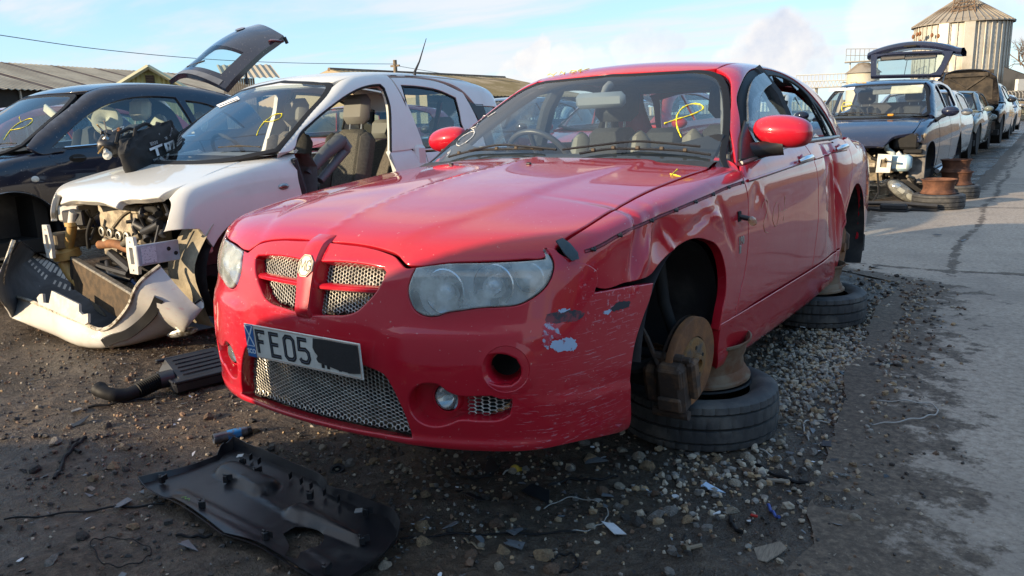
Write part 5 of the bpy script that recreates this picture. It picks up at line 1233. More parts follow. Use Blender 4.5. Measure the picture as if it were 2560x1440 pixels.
 while nv < 5200:
  x, y = RNG.uniform(-2.6, 1.5), RNG.uniform(-1.7, 3.2); q = (np.array([x, y, 0])-CAMPOS) @ CAMROT.T
  if q[2] < .5 or abs(q[0]/q[2]) > .7 or abs(q[1]/q[2]) > .42 or RNG.random() > .18+.7*math.exp(-(((x-.4)/.7)**2+((y+.7)/.5)**2))+.5*math.exp(-(((x-1.2)/.3)**2+((y-1)/1.2)**2)): continue
  n = int(RNG.integers(4, 7)); a = np.sort(RNG.uniform(0, 6.28, n)); r_ = RNG.uniform(.005, .020); e = RNG.uniform(.25, .9); P_ = np.stack([np.cos(a)*r_, np.sin(a)*r_*e, np.zeros(n)], 1) @ euler(RNG.uniform(-.4, .4), RNG.uniform(-.4, .4), RNG.uniform(0, 6.28)).T+[x, y, float(ground_h(x, y))+.008]
  VV.append(P_); FF.append(tuple(range(nv, nv+n))); nv += n; MM.append(int(RNG.choice(4, p=[.5, .28, .10, .12])))
 mk('plastic_debris', np.concatenate(VV), FF, [black, grey, white, wood], smooth=False, face_mats=MM, kind='stuff')
build_litter()
# ------------------------------------------------------------------ things on the ground before the cars
def build_can():
 a = on_ground(540, 1098); b = on_ground(622, 1078); c = (a+b)/2; d = unit(b-a); d[2] = 0; L_ = .155; r_ = .022
 root = empty('spray_can', c+[0, 0, r_*.9], 0, 'blue and silver aerosol can lying on the mud before the red bumper', 'can')
 X = np.stack([[0, 0, 1], np.cross(d, [0, 0, 1]), d], 1); up = np.cross(np.cross(d, [0, 0, 1]), d)
 rot = np.stack([np.cross(d, [0, 0, 1]), [0, 0, 1], d], 1)
 body = mat('can_paint', (.09, .10, .12), .35, .5, col2=(.16, .17, .19), vscale=22, lo=.42, hi=.58, stretch=(1, 1, 1))
 MB().lathe([(.017, -L_/2+.006), (.018, -L_/2), (.0215, -L_/2), (.0225, -L_/2+.004), (r_, -L_/2+.01), (r_, L_/2-.03), (.019, L_/2-.018)], 24, 'z', (0, 0, 0), rot).build('can_body', body, root, smooth=True, sharp=40)
 MB().lathe([(0, -L_/2+.008), (.017, -L_/2+.005)], 20, 'z', (0, 0, 0), rot).build('can_base', M_CHROME, root, smooth=True)
 MB().lathe([(.0185, L_/2-.018), (.0185, L_/2), (0, L_/2+.001)], 20, 'z', (0, 0, 0), rot).build('can_cap', M_BLK, root, smooth=True, sharp=40)
 MB().lathe([(r_+.0004, -.022), (r_+.0004, .034)], 24, 'z', (0, 0, 0), rot).build('can_label', mat('can_label', (.02, .20, .50), .35, col2=(.10, .11, .14), vscale=30, lo=.48, hi=.60), root, smooth=True)
build_can()
def build_tray():
 m_ = mat('tray_plastic', (.012, .012, .015), .33, col2=(.030, .029, .029), vscale=7, lo=.45, hi=.8, bmp=.25, bscale=240, bdist=.0015, rvar=.25)
 px = [(353, 1196), (475, 1163), (548, 1136), (560, 1122), (582, 1112), (640, 1130), (735, 1168), (790, 1190), (812, 1218), (900, 1255), (970, 1282), (992, 1312), (985, 1338), (925, 1395), (868, 1436), (820, 1440), (765, 1418), (700, 1378), (640, 1345), (560, 1320), (505, 1280), (440, 1240), (395, 1222)]
 P = np.array([ground_at(*q, .035)[:2] for q in px]); c = np.array([*P.mean(0), .012])
 root = empty('plastic_tray', c, 0, 'large black moulded plastic tray lying rim up on the dirt before the red car', 'tray')
 O = crom(P-c[:2], 4, True, 15); O = O if signed_area(O) > 0 else O[::-1]
 hole = np.array([ground_at(*q, .02)[:2] for q in ((707, 1330), (738, 1312), (775, 1314), (808, 1330), (806, 1350), (778, 1368), (750, 1376), (742, 1398), (712, 1392), (722, 1362))])-c[:2]
 hole = hole if signed_area(hole) < 0 else hole[::-1]
 # floor with moulded humps
 B_ = [resample(O, .02), resample(crom(hole, 3, True, 50), .015)]; allb = np.concatenate(B_); lo, hi = O.min(0), O.max(0)
 G = np.array([(x, y) for x in np.arange(lo[0], hi[0], .013) for y in np.arange(lo[1], hi[1], .013)]); G = G[inside(G, B_)]; G = G[np.sqrt(((G[:, None]-allb[None])**2).sum(-1)).min(1) > .008]
 Q = np.concatenate([allb, G]); ed = []; st = 0
 for L_ in B_: n = len(L_); ed += [(st+i, st+(i+1) % n) for i in range(n)]; st += n
 r_ = delaunay_2d_cdt([Vector(q) for q in Q], ed, [], 0, 1e-6); V2 = np.array([tuple(v) for v in r_[0]]); ok = inside(np.array([V2[list(f)].mean(0) for f in r_[2]]), B_); Fc = [tuple(f) for f, k in zip(r_[2], ok) if k]
 g2 = lambda px_: np.array([ground_at(*q, .03)[:2] for q in px_])-c[:2]
 def seg_d(p, a, b):
  d = b-a; t = np.clip(((p-a) @ d)/(d @ d), 0, 1); return np.linalg.norm(p-(a+t[:, None]*d), axis=1), t
 z = np.full(len(V2), .004)
 a, b, c2, d = g2([(575, 1168), (660, 1210), (745, 1268), (900, 1345)])
 dist, t = seg_d(V2, a, b); z += .030*np.clip(1-(dist/.055)**4, 0, 1)
 dist, t = seg_d(V2, c2, d); z += .028*np.clip(1-(dist/(.045-.030*t))**2, 0, 1)
 for s0, s1, hh in ((g2([(600, 1200)])[0], g2([(745, 1290)])[0], .008), (g2([(450, 1218)])[0], g2([(660, 1325)])[0], .006), (g2([(760, 1350)])[0], g2([(830, 1400)])[0], .006)):
  dist, t = seg_d(V2, s0, s1); z += hh*np.exp(-(dist/.010)**2)
 lo_side = seg_d(V2, *g2([(440, 1240), (765, 1418)]))[0]; z += -.002+.010*np.exp(-(lo_side/.03)**2)
 tri = [f if (V2[f[1]]-V2[f[0]])[0]*(V2[f[2]]-V2[f[0]])[1]-(V2[f[1]]-V2[f[0]])[1]*(V2[f[2]]-V2[f[0]])[0] > 0 else f[::-1] for f in Fc]
 mk('tray_floor', np.c_[V2, z], tri, m_, root)
 mk('tray_underside', np.c_[V2, z-.003], [f[::-1] for f in tri], m_, root)
 # standing rim, higher along the back
 n = len(O); cen = O.mean(0); rows = []
 back = g2([(582, 1112), (985, 1300)]); bd = seg_d(O, *back)[0]; lft = seg_d(O, *g2([(353, 1196), (582, 1112)]))[0]; rgt = seg_d(O, *g2([(992, 1312), (868, 1436)]))[0]
 hh = .010+.028*np.exp(-(bd/.05)**2)+.018*np.exp(-(lft/.06)**2)+.012*np.exp(-(rgt/.06)**2)
 hh *= 1-.25*(np.sin(np.arange(n)*.35) > .93)
 nrm = np.stack([np.roll(O, -1, 0)[:, 1]-np.roll(O, 1, 0)[:, 1], -(np.roll(O, -1, 0)[:, 0]-np.roll(O, 1, 0)[:, 0])], 1); nrm /= np.linalg.norm(nrm, axis=1, keepdims=True)+1e-9
 for i in list(range(n))+[0]:
  o_, h_, w = O[i], hh[i], nrm[i]; rows.append([(*o_, .002), (*(o_+w*.006), h_*.6), (*(o_+w*.010), h_), (*(o_+w*.0125), h_), (*(o_+w*.009), h_*.6), (*(o_+w*.003), -.002)])
 MB().grid(rows).build('tray_rim', m_, root, smooth=True, sharp=50)
 for k, q in enumerate([(405, 1200), (505, 1262), (665, 1340), (565, 1198), (640, 1180), (775, 1240), (605, 1155), (915, 1280), (905, 1352), (815, 1425)]):
  p = g2([q])[0]; mb = MB(); mb.box((p[0], p[1], .020), (.020, .016, .026), rotm('Z', k*.7), bev=.002).box((p[0]+.008, p[1]+.004, .026), (.004, .030, .020), rotm('Z', k*.7+.3)); mb.box((p[0]-.008, p[1], .030), (.010, .004, .014), rotm('X', .3)); mb.build('tray_clip', M_BLK, root)
 for q in ((602, 1150), (898, 1288)):
  p = g2([q])[0]; MB().box((p[0], p[1], .034), (.026, .018, .006), rotm('X', .3) @ rotm('Z', .5), bev=.001).build('metal_clip', mat('zinc_clip', (.38, .38, .37), .45, .7), root)
 for t in (.18, .24, .45, .52, .58, .66, .74, .9):
  p = back[0]*(1-t)+back[1]*t+np.array([-.006, -.022]); MB().box((p[0], p[1], .022), (.004, .022, .022), rotm('Z', .5)).build('tray_rib', M_BLK, root)
 p = g2([(462, 1243)])[0]; MB().tube([(p[0]-.02, p[1], .012), (p[0]-.01, p[1]+.012, .012), (p[0], p[1], .012), (p[0]+.012, p[1]+.01, .012), (p[0]+.022, p[1], .012)], .0012, 5).build('paint_mark', mat('green_mark', (.25, .45, .12), .7), root)
build_tray()
def build_airbox():
 m_ = mat('air_box_plastic', (.024, .026, .032), .42, var=.3, vscale=10, bmp=.1, bscale=200, bdist=.001)
 a = ground_at(372, 985); b = ground_at(548, 985); c = ground_at(440, 988); dx = unit([*(ground_at(556, 960)-ground_at(452, 986))[:2], 0]); dy = np.array([-dx[1], dx[0], 0])
 root = empty('air_filter_box', c, 0, 'black air filter box with a ribbed elbow hose lying on the mud', 'air filter box')
 fr_ = (np.array([0, 0, .0]), dx, dy, [0, 0, 1])
 rot = np.stack([dx, dy, [0, 0, 1]], 1)
 w, d_ = .30, .235
 P = []
 for z, x0, x1, y0, y1 in ((.0, .0, w, .02, d_), (.045, -.01, w, .0, d_), (.062, -.01, w, .0, d_)): P.append((z, x0, x1, y0, y1))
 lower = MB().box(rot @ [w/2, d_/2, .030], (w, d_, .060), rot, taper=1.04, bev=.012).build('box_lower', m_, root, smooth=True, sharp=30)
 top = MB(); V = [(0, 0, .062), (w, 0, .062), (w, d_, .062), (0, d_, .062), (.035, .03, .068), (w-.01, .03, .072), (w-.01, d_-.02, .130), (.035, d_-.02, .126)]
 Vb = np.array([rot @ np.array(q) for q in V]); top.add(Vb, [(0, 1, 5, 4), (1, 2, 6, 5), (2, 3, 7, 6), (3, 0, 4, 7), (4, 5, 6, 7), (3, 2, 1, 0)])
 lid = top.build('box_lid', m_, root)
 MB().box(rot @ [w/2, d_+.004, .118], (w*1.02, .018, .018), rot, bev=.004).box(rot @ [-.004, d_*.5, .062], (.012, d_*1.0, .012), rot, bev=.003).box(rot @ [w/2, -.004, .060], (w*1.02, .010, .014), rot, bev=.003).build('box_rim', m_, root)
 for k in range(5):
  y = .05+k*.034; z = .070+(.056)*(y-.03)/(d_-.05)+.003
  MB().tube([rot @ [.06, y, z], rot @ [w-.03, y, z+.002]], .0028, 6).build('lid_rib', m_, lid)
 # neck, bellows, elbow
 s = rot @ np.array([-.005, .10, .060]); e1 = s-dx*.03; pts = [s, e1]; MB().tube([s+dx*.03, s-dx*.004, s-dx*.035], [.042, .042, .040], 20).build('box_neck', m_, root, smooth=True)
 q = [s-dx*.03]; rr = [.034]
 for k in range(44):
  t = k/43; q.append(s-dx*(.035+.105*t)+np.array([0, 0, -.022*t])-dy*.012*t); rr.append(.036+.0045*math.sin(k*math.pi/2*1.0))
 MB().tube(q, rr, 18).build('bellows', M_RUB, root, smooth=True)
 e = q[-1]; el = crom([e, e-dx*.05+[0, 0, -.004], e-dx*.10+dy*.010+[0, 0, .004], e-dx*.135+dy*.050+[0, 0, .020], e-dx*.145+dy*.085+[0, 0, .030]], 6)
 MB().tube(el, np.interp(np.linspace(0, 1, len(el)), [0, .3, .8, .9, 1], [.034, .031, .032, .037, .037]), 18, cap=False).build('elbow_hose', M_RUB, root, smooth=True)
 MB().tube(el[-7:], .029, 14).build('hose_inside', M_DRK, root)
build_airbox()
# ------------------------------------------------------------------ tyres and bare wheels
def tyre_mesh(Ro, W, nseg=240, ri=.205):
 prof = []                                  # (radius, height, tread?)
 h = W/2
 outer = [(ri, -h*.72, 0), (ri+.012, -h*.86, 0), (Ro-.070, -h, 0), (Ro-.035, -h*.98, 0), (Ro-.016, -h*.90, 0)]
 tread = []
 for z in (-.86, -.62, -.61, -.54, -.53, -.30, -.06, -.05, .05, .06, .30, .53, .54, .61, .62, .86):
  g = 1 if (.535 < abs(z) < .615) or abs(z) < .055 else 0
  tread.append((Ro-.004-.010*abs(z)**3-(.011 if g else 0), h*z, 1 if not g else 2))
 prof = outer+tread+[(r_, -z, 0) for r_, z, _ in outer[::-1]]+[(ri-.004, h*.70, 0), (ri+.02, h*.55, 0), (ri+.045, 0, 0), (ri+.02, -h*.55, 0), (ri-.004, -h*.70, 0)]
 V = []
 for k in range(nseg):
  t = 2*math.pi*k/nseg
  for (r_, z, g) in prof:
   rr = r_
   if g == 1:
    ph = k+2*int(abs(z)*2.2/h)
    if ph % 6 == 0: rr -= .004
   V.append((rr*math.cos(t), rr*math.sin(t), z))
 m_ = len(prof); Fc = [(k*m_+i, ((k+1) % nseg)*m_+i, ((k+1) % nseg)*m_+(i+1) % m_, k*m_+(i+1) % m_) for k in range(nseg) for i in range(m_)]
 FM = [1 if (prof[i][2] == 2 and prof[(i+1) % m_][2] == 2) else 0 for k in range(nseg) for i in range(m_)]
 return V, Fc, FM
M_TYRE = mat('old_tyre', (.034, .035, .037), .7, col2=(.10, .094, .085), vscale=9, lo=.42, hi=.75, bmp=.3, bscale=120, bdist=.002)
M_TYRE_SHADE = mat('tyre_groove_shade', (.008, .008, .008), .8)  # near black for tread grooves: their shade is put into the colour
def tyre(c, label, Ro=.306, W=.19, tilt=(0, 0, 0), nseg=240, group='tyres under the cars'):
 V, Fc, FM = tyre_mesh(Ro, W, nseg)
 o = mk('tyre', V, Fc, [M_TYRE, M_TYRE_SHADE], face_mats=FM, smooth=True, label=label, cat='tyre', group=group, loc=(c[0], c[1], c[2]+W/2)); o.data.set_sharp_from_angle(angle=R(32)); o.rotation_euler = tilt
 return o
M_RIM = mat('rusty_wheel', (.20, .145, .095), .8, .2, col2=(.15, .065, .03), vscale=9, lo=.42, hi=.66, bmp=.5, bscale=60, bdist=.003)
M_RIMR = mat('red_rust_wheel', (.17, .075, .042), .85, .2, col2=(.09, .04, .025), vscale=10, bmp=.5, bscale=60, bdist=.003)
def steel_wheel(c, label, r_=.205, w=.165, tilt=(0, 0, 0), m_=M_RIM, group='bare steel wheels under the cars'):
 root = empty('steel_wheel', (c[0], c[1], c[2]), 0, label, 'wheel', group); root.rotation_euler = tilt
 pr = [(r_, 0), (r_, .010), (r_-.012, .016), (r_-.016, .034), (r_-.027, .046), (r_-.029, w*.55), (r_-.020, w*.66), (r_-.016, w-.022), (r_-.010, w-.014), (r_+.002, w-.006), (r_+.004, w+.004), (r_-.002, w+.005), (r_-.014, w-.010), (r_-.022, w-.024), (r_-.026, w*.66), (r_-.036, w*.55), (r_-.034, .046), (r_-.020, .03), (r_-.016, .0), (r_, 0)]
 MB().lathe(pr, 48).build('wheel_barrel', m_, root, smooth=True, sharp=35)
 zd = w-.045; holes = []
 circ = lambda cx, cy, rr, n=12: [(cx+rr*math.cos(-2*math.pi*i/n), cy+rr*math.sin(-2*math.pi*i/n)) for i in range(n)]
 for k in range(12): a = R(30*k); holes.append(circ(math.cos(a)*(r_-.062), math.sin(a)*(r_-.062), .014))
 for k in range(4): a = R(90*k+15); holes.append(circ(math.cos(a)*.050, math.sin(a)*.050, .008))
 holes.append(circ(0, 0, .030, 20))
 out = [(math.cos(2*math.pi*k/48)*(r_-.030), math.sin(2*math.pi*k/48)*(r_-.030)) for k in range(48)]
 MB().slab([out]+holes, zd-.004, zd).build('wheel_disc', m_, root)
 MB().lathe([(.032, zd), (.036, zd+.012), (.075, zd+.014), (.095, zd+.001)], 30).build('wheel_centre', m_, root, smooth=True)
 return root
tyre((.735, .42, -.006), 'worn black tyre lying flat under the front left corner of the red car', .318, .195, (.0, .0, .3))
steel_wheel((.705, .50, .185), 'rusty steel wheel standing on the front tyre under the red sill', .207, .165, (.03, -.02, 0.4))
tyre((.715, 2.36, -.006), 'black tyre lying flat under the rear left of the red car', .312, .185, (0, 0, 1.0))
steel_wheel((.700, 2.36, .175), 'brown rusty steel wheel on the rear tyre of the red car', .195, .155, (-.02, .01, 1.4))
tyre((-.74, .42, -.006), 'black tyre lying flat under the far front corner of the red car', .312, .19)
steel_wheel((-.72, .45, .18), 'rusty steel wheel on the tyre under the far side of the red car', .195, .165)
MB().lathe([(.20, .0), (.205, .004), (.218, .006), (.222, .0)], 40).build('rim_edge', M_RUB, label='black flat rim ring lying inside the front tyre of the red car', cat='ring', loc=(.70, .49, .172), smooth=True)
# ------------------------------------------------------------------ the other cars
def car_shells(hood, plan, side, nose, roof, flank, ws, rear, crown=.06, rcrown=.10, k=.022):
 fh, fp, fs, fr_, fg = spl(*hood), spl(*plan), spl(*side), spl(*roof), spl(*flank); ny, nc, nz = nose; fz = spl(*nz); by, bz, bc, bs = ws; ry, rs = rear; ym = max(hood[0])
 gp_ = lambda y: fp(y)-fp(1.2)
 low = Shell([lambda p: p[:, 2]-fh(np.minimum(p[:, 1], ym))+crown*p[:, 0]**2-.2*np.clip((p[:, 1]-ym+.08)/.16, 0, 1), lambda p: p[:, 0]-fp(p[:, 1])-fs(p[:, 2]), lambda p: ny+nc*p[:, 0]**2+.25*p[:, 0]**4+fz(p[:, 2])-p[:, 1], lambda p: p[:, 1]-ry+.15*p[:, 0]**2, lambda p: .16-p[:, 2]], k)
 top = Shell([lambda p: p[:, 2]-fr_(p[:, 1])+rcrown*p[:, 0]**2, lambda p: p[:, 0]-fg(p[:, 2])-gp_(p[:, 1]), lambda p: (by+bc*p[:, 0]**2+bs*(p[:, 2]-bz)-p[:, 1])*.5, lambda p: (p[:, 1]-ry+rs*np.maximum(0, p[:, 2]-.9)+.12*p[:, 0]**2)*.8], k)
 return low, top
def mw_of(x, y, z, yaw, pitch=0.0):
 return np.array(Matrix.Translation((x, y, z)) @ Matrix.Rotation(yaw, 4, 'Z') @ Matrix.Rotation(pitch, 4, 'X'))
YZ = Chart('yz'); XY = Chart('xy')
def arc(c, r_, a0, a1, n): return [(c[0]+r_*math.cos(R(a)), c[1]+r_*math.sin(R(a))) for a in np.linspace(a0, a1, n)]
def scale2(L_, k, kz=None, c=None):
 L_ = np.asarray(L_, float); c = L_.mean(0) if c is None else np.asarray(c); return [tuple(c+(q-c)*[k, kz or k]) for q in L_]
M_SILVER = paint('silver_white_paint', (.64, .63, .585), .16, (.38, .34, .29), rough=.36, coat=.8)
M_NAVY = paint('black_blue_paint', (.006, .008, .020), .03, (.10, .09, .08), rough=.3)
M_PEUG = paint('dark_blue_paint', (.010, .014, .036), .08, (.14, .13, .13), rough=.32)
M_CREAM = mat('cream_trim', (.60, .56, .42), .6, var=.15, vscale=12)
M_ALU = mat('dirty_aluminium', (.42, .36, .26), .65, .2, col2=(.16, .13, .095), vscale=16, lo=.35, hi=.65, bmp=.5, bscale=60, bdist=.004)
M_SAND = mat('sandy_dirty_metal', (.26, .21, .14), .8, .2, col2=(.10, .085, .06), vscale=12, bmp=.4, bscale=50, bdist=.004)
M_YPL = mat('yellowed_tank', (.50, .30, .09), .55, var=.25, vscale=12)
M_WPL = mat('whitish_plastic', (.62, .60, .54), .5, var=.2, vscale=12)
def build_panda():
 mw = mw_of(-2.807, .482, .101, -.011); root = empty('silver_car', mw=Matrix(mw.tolist()), label='silver white hatchback without front door and bumper, its engine bay open, black bag on bonnet', cat='car', group='scrap cars in rows')
 LOW, TOP = car_shells(([-.7, -.62, -.5, -.3, 0, .3, .6], [.72, .775, .83, .885, .945, .995, 1.03]), ([-.75, -.6, -.45, -.2, .3, 1.2, 2.2, 2.6, 2.85], [.67, .705, .735, .765, .783, .789, .782, .76, .72]),
        ([.15, .3, .5, .62, .75, .85, .95, 1.02], [-.05, -.02, -.004, 0, -.008, -.024, -.06, -.11]), (-.66, .22, ([.2, .5, .7, .8], [.0, 0, .02, .06])),
        ([.6, .85, 1.2, 1.6, 2.0, 2.4, 2.75], [1.40, 1.475, 1.527, 1.543, 1.535, 1.50, 1.42]), ([.9, 1.0, 1.2, 1.4, 1.5], [.745, .728, .680, .615, .56]), (.07, 1.0, .35, 1.75), (2.84, .18))
 B = Body(root, mw); pol = Chart('pol', (.38, .5), .45); gp = Chart('pol', (0, .95), .6); xz = Chart('xz', (0, 1.4)); P = M_SILVER
 T = lambda px, sh=LOW: B.tr(sh, px)
 # bonnet
 fe = XY.to(T([(250, 519), (289, 520), (297, 506), (312, 500), (359, 498), (398, 494)])); sm = XY.to(T([(453, 465), (540, 427), (641, 389)]))
 hb = np.concatenate([[[0, -.607]], [[.15, -.603]], [[fe[1][0]-.03, fe[1][1]-.002]], fe[1:], sm, [[.66, .22], [.45, .13], [.2, .09], [0, .08]]])
 panel('bonnet', LOW, XY, mirror_loop(hb), P, root, h=.035, fillet=.008, flange=.035, sharp=45)
 # wing with the lamp opening in front of it
 w3 = np.concatenate([T([(456, 465), (543, 427), (644, 389)]), T([(690, 384), (737, 369), (740, 400), (745, 440), (756, 489)])])
 wing = np.concatenate([pol.to(T([(422, 497)])), pol.to(w3), pol.to(np.array([(.77, .36, .35), (.765, .34, .25)])), pol.to(np.array([(.77, y, z) for y, z in arc((0, .30), .355, 5, 148, 14)])), pol.to(T([(500, 573), (453, 574), (409, 580), (422, 537), (427, 507)]))])
 panel('front_wing', LOW, pol, [tuple(q) for q in wing], P, root, h=.03, fillet=.004, flange=.03, both=True, sharp=40)
 # cabin shell: A pillar, rail, centre pillar, rear part
 wsr = xz.to(T([(722, 202), (800, 206), (832, 211), (820, 235), (780, 280), (735, 335), (700, 379)], TOP)); wsl = mirror_loop(np.concatenate([[[0, wsr[0][1]+.006]], wsr, [[.50, .955], [0, .935]]]))
 panel('windscreen_seal', TOP, xz, [tuple(q) for q in wsl], M_RUB, root, holes=[scale2(wsl, .945, .92)], h=.04, off=.002, fillet=.003, flange=.015, sharp=50)
 wsg = panel('windscreen', TOP, xz, scale2(wsl, .955, .93), M_GLASS, root, h=.07, fillet=0, flange=0, sharp=50)
 roofl = [(0, .85), (.3, .875), (.50, .935), (.53, 1.0), (.545, 1.5), (.535, 2.1), (.50, 2.6), (.3, 2.70), (0, 2.72)]
 panel('roof', TOP, XY, mirror_loop(roofl), P, root, h=.06, fillet=.005, flange=.02, sharp=40)
 panel('headlining', TOP, XY, mirror_loop(np.array(roofl)*[.98, .99]), M_INTL, root, h=.1, off=-.03, fillet=0, flange=0)
 op = [(737, 371), (744.5, 344.5), (782, 302), (831, 262.5), (864, 239), (899, 220), (934, 211), (951, 210), (962, 220), (974, 255), (979, 314), (980, 380)]
 op3 = TOP.solve(YZ, YZ.to(T(op, TOP)))
 out3 = np.array([(.665, .245, .985), (.60, .55, 1.19), (.54, .86, 1.385), (.535, .96, 1.44), (.55, 1.3, 1.49), (.55, 1.42, 1.495)])
 bp = TOP.solve(YZ, np.array([(1.43, 1.47), (1.50, 1.2), (1.535, .97), (1.44, .955)]))
 fr_ = np.concatenate([gp.to(out3), gp.to(bp[:1]), gp.to(bp[1:]), gp.to(op3[::-1])])
 panel('door_frame', TOP, gp, [tuple(q) for q in fr_], P, root, h=.022, fillet=.006, flange=.04, both=True, sharp=40)
 # opening rubber
 q = crom(op3, 5); nn = TOP.normal(q); MB().tube(q-nn*.012, .011, 8).build('door_seal', M_RUB, root, smooth=True)
 # rear door and its window
 rw = YZ.to(T([(1002, 212), (1051, 215.6), (1098, 225), (1140, 244), (1150, 281), (1156, 312)], TOP)); rw = np.concatenate([rw, [[2.20, .955], [1.8, .952]], YZ.to(T([(1034, 374)], TOP))])
 rd = np.array([(1.44, 1.475), (1.7, 1.478), (2.0, 1.445), (2.22, 1.37), (2.32, 1.15), (2.36, .935), (1.9, .935), (1.575, .94), (1.52, 1.2)])
 rdo = panel('rear_door', LOW, YZ, [(1.58, .925), (1.9, .925), (2.35, .93), (2.36, .75)]+arc((2.299, .30), .40, 85, 160, 6)+[(1.90, .28), (1.61, .28), (1.60, .6)], P, root, h=.04, fillet=.004, flange=.03, both=True, sharp=40)
 rdf = panel('rear_door_frame', TOP, YZ, [tuple(q) for q in rd], P, root, holes=[[tuple(q) for q in rw]], h=.04, fillet=.004, flange=.02, both=True, sharp=40)
 yA = T([(981, 395)])[0][1]
 for i, s in enumerate((1, -1)):
  panel('window', TOP, YZ, scale2(rw, 1.02), M_SIDEGL, rdf[i], h=.08, off=-.014, fillet=0, flange=0, mirror=s < 0)
  panel('window_trim', TOP, YZ, scale2(rw, 1.03), M_RUB, rdf[i], holes=[scale2(rw, .95, .95)], h=.05, off=-.006, fillet=.003, flange=.01, mirror=s < 0)
  panel('rear_pillar', TOP, gp, [tuple(q) for q in gp.to(np.array([(.55, 1.45, 1.49), (.545, 2.1, 1.475), (.51, 2.62, 1.40), (.66, 2.76, 1.27), (.66, 2.35, 1.27), (.60, 2.22, 1.385), (.56, 2.0, 1.455), (.55, 1.7, 1.485)]))], P, root, h=.05, fillet=.004, flange=.02, mirror=s < 0)
  panel('corner_glass', TOP, YZ, [(2.335, 1.26), (2.74, 1.26), (2.80, .95), (2.38, .94)], M_SIDEGL, root, h=.06, off=-.012, fillet=0, flange=0, mirror=s < 0)
  panel('corner_trim', TOP, YZ, [(2.25, 1.30), (2.34, 1.285), (2.46, 1.28), (2.50, .94), (2.375, .94), (2.335, 1.15)], M_BLK, root, h=.05, off=.0, fillet=.003, flange=.02, mirror=s < 0)
  panel('rear_side', LOW, YZ, [(2.37, .93), (2.80, .92), (2.82, .4), (2.66, .35)]+arc((2.299, .30), .36, 5, 90, 8)+[(2.37, .75)], P, root, h=.06, flange=.03, mirror=s < 0)
  panel('sill', LOW, YZ, [(.35, .27), (1.95, .27), (1.93, .18), (.36, .18)], P, root, h=.08, flange=.03, mirror=s < 0)
  c = np.array([s*.735, 1.52, .6]); MB().box(c, (.06, .11, .76), bev=.02).build('centre_pillar', P, root, smooth=True)
  panel('pillar_skin', LOW, YZ, [(yA, .965), (1.572, .95), (1.595, .6), (1.60, .28), (yA+.03, .28)], P, root, h=.06, fillet=.006, flange=.03, mirror=s < 0)
 # dark shut line of the roof, aerial, side repeater
 panel('tailgate', LOW, Chart('xzr', (0, 1.6)), mirror_loop([(0, .93), (.66, .92), (.70, .6), (.68, .4), (0, .4)]), P, root, h=.1, sharp=45)
 panel('rear_window', TOP, Chart('xzr', (0, 1.6)), mirror_loop([(0, 1.40), (.45, 1.38), (.60, 1.0), (0, .95)]), M_SIDEGL, root, h=.1, off=-.01, fillet=0, flange=0, sharp=45)
 b = B.tr(TOP, [(1037, 187)])[0]; MB().tube([b-[0, 0, .01], b+[0, 0, .02], b+[.02, .04, .10], b+[.05, .10, .27]], [.012, .010, .006, .0025], 8).build('aerial', M_BLK, root, smooth=True)
 q = B.tr(LOW, [(709, 466)])[0]; n = LOW.normal(q[None])[0]; e1 = unit(np.cross([0, 0, 1], n)); rp = MB().ball(q+n*.002, (.040, .020, .010), 16, 8, np.stack([e1, np.cross(n, e1), n], 1)).build('side_repeater', M_STEEL, root, smooth=True)
 MB().ball(q+n*.008, (.026, .011, .008), 14, 8, np.stack([e1, np.cross(n, e1), n], 1)).build('repeater_lens', mat('smoke_lens', (.10, .06, .05), .2, coat=1), rp, smooth=True)
 panel('scuttle', LOW, XY, mirror_loop([(0, .06), (.2, .07), (.45, .11), (.66, .20), (.68, .33), (.4, .24), (0, .20)]), M_BLK, root, h=.06, off=-.012, flange=.02, sharp=45)
 stroke(B, TOP, [(550, 375), (600, 372), (655, 374)], .007, mat('brown_dust_black', (.035, .028, .02), .7), 'wiper', root, .02)
 stroke(B, TOP, [(642, 339), (650, 320), (668, 300), (692, 286), (706, 285), (700, 296), (680, 304), (660, 305)], .0035, M_YEL, 'crayon_mark', wsg, .003)
 lp = B.tr(TOP, [(541, 264), (594, 242), (600, 249), (550, 270)]); n = TOP.normal(lp); MB().add(lp+n*.004, [(0, 1, 2, 3)]).build('windscreen_label', mat('label_white', (.72, .72, .72), .6), wsg)
 mb = MB(); e1, e2 = lp[1]-lp[0], lp[3]-lp[0]
 for k in range(7):
  a = lp[0]+n[0]*.006+e1*(.10+.115*k)+e2*.35; mb.add([a, a+e1*.05, a+e1*.05+e2*.45, a+e2*.45], [(0, 1, 2, 3)])
 mb.build('label_print', M_BLK, wsg)
 # inside
 for x in (-.34, .34): seat_pair(root, x, 1.05, .32, mat('brownish_seat', (.085, .075, .062), .9, var=.3, vscale=60), mat('patterned_seat', (.13, .115, .09), .9, col2=(.05, .045, .04), vscale=180, lo=.45, hi=.55), mat('grey_headrest', (.17, .16, .145), .7), .62, .46, .22)
 for x in (-.34, .34):
  MB().box((x, 2.12, .72), (.56, .16, .60), rotm('X', -.35), bev=.05).build('rear_seat', mat('patterned_seat', ()), root, smooth=True)
  MB().box((x, 2.26, 1.10), (.26, .10, .17), rotm('X', -.2), bev=.04).build('rear_headrest', MATS['grey_headrest'], root, smooth=True)
 MB().tube([(.60, 1.95, 1.30), (.5, 2.0, 1.1), (.30, 2.05, .9)], .022, 4).build('seat_belt', M_BLK, root)
 dash = [[(x, y+.12*x*x, z-.02*abs(x)) for x in np.linspace(-.68, .68, 15)] for y, z in ((.12, .99), (.3, 1.0), (.46, .985), (.52, .90), (.50, .68))]
 MB().grid(dash).build('dashboard', M_INTL, root, smooth=True)
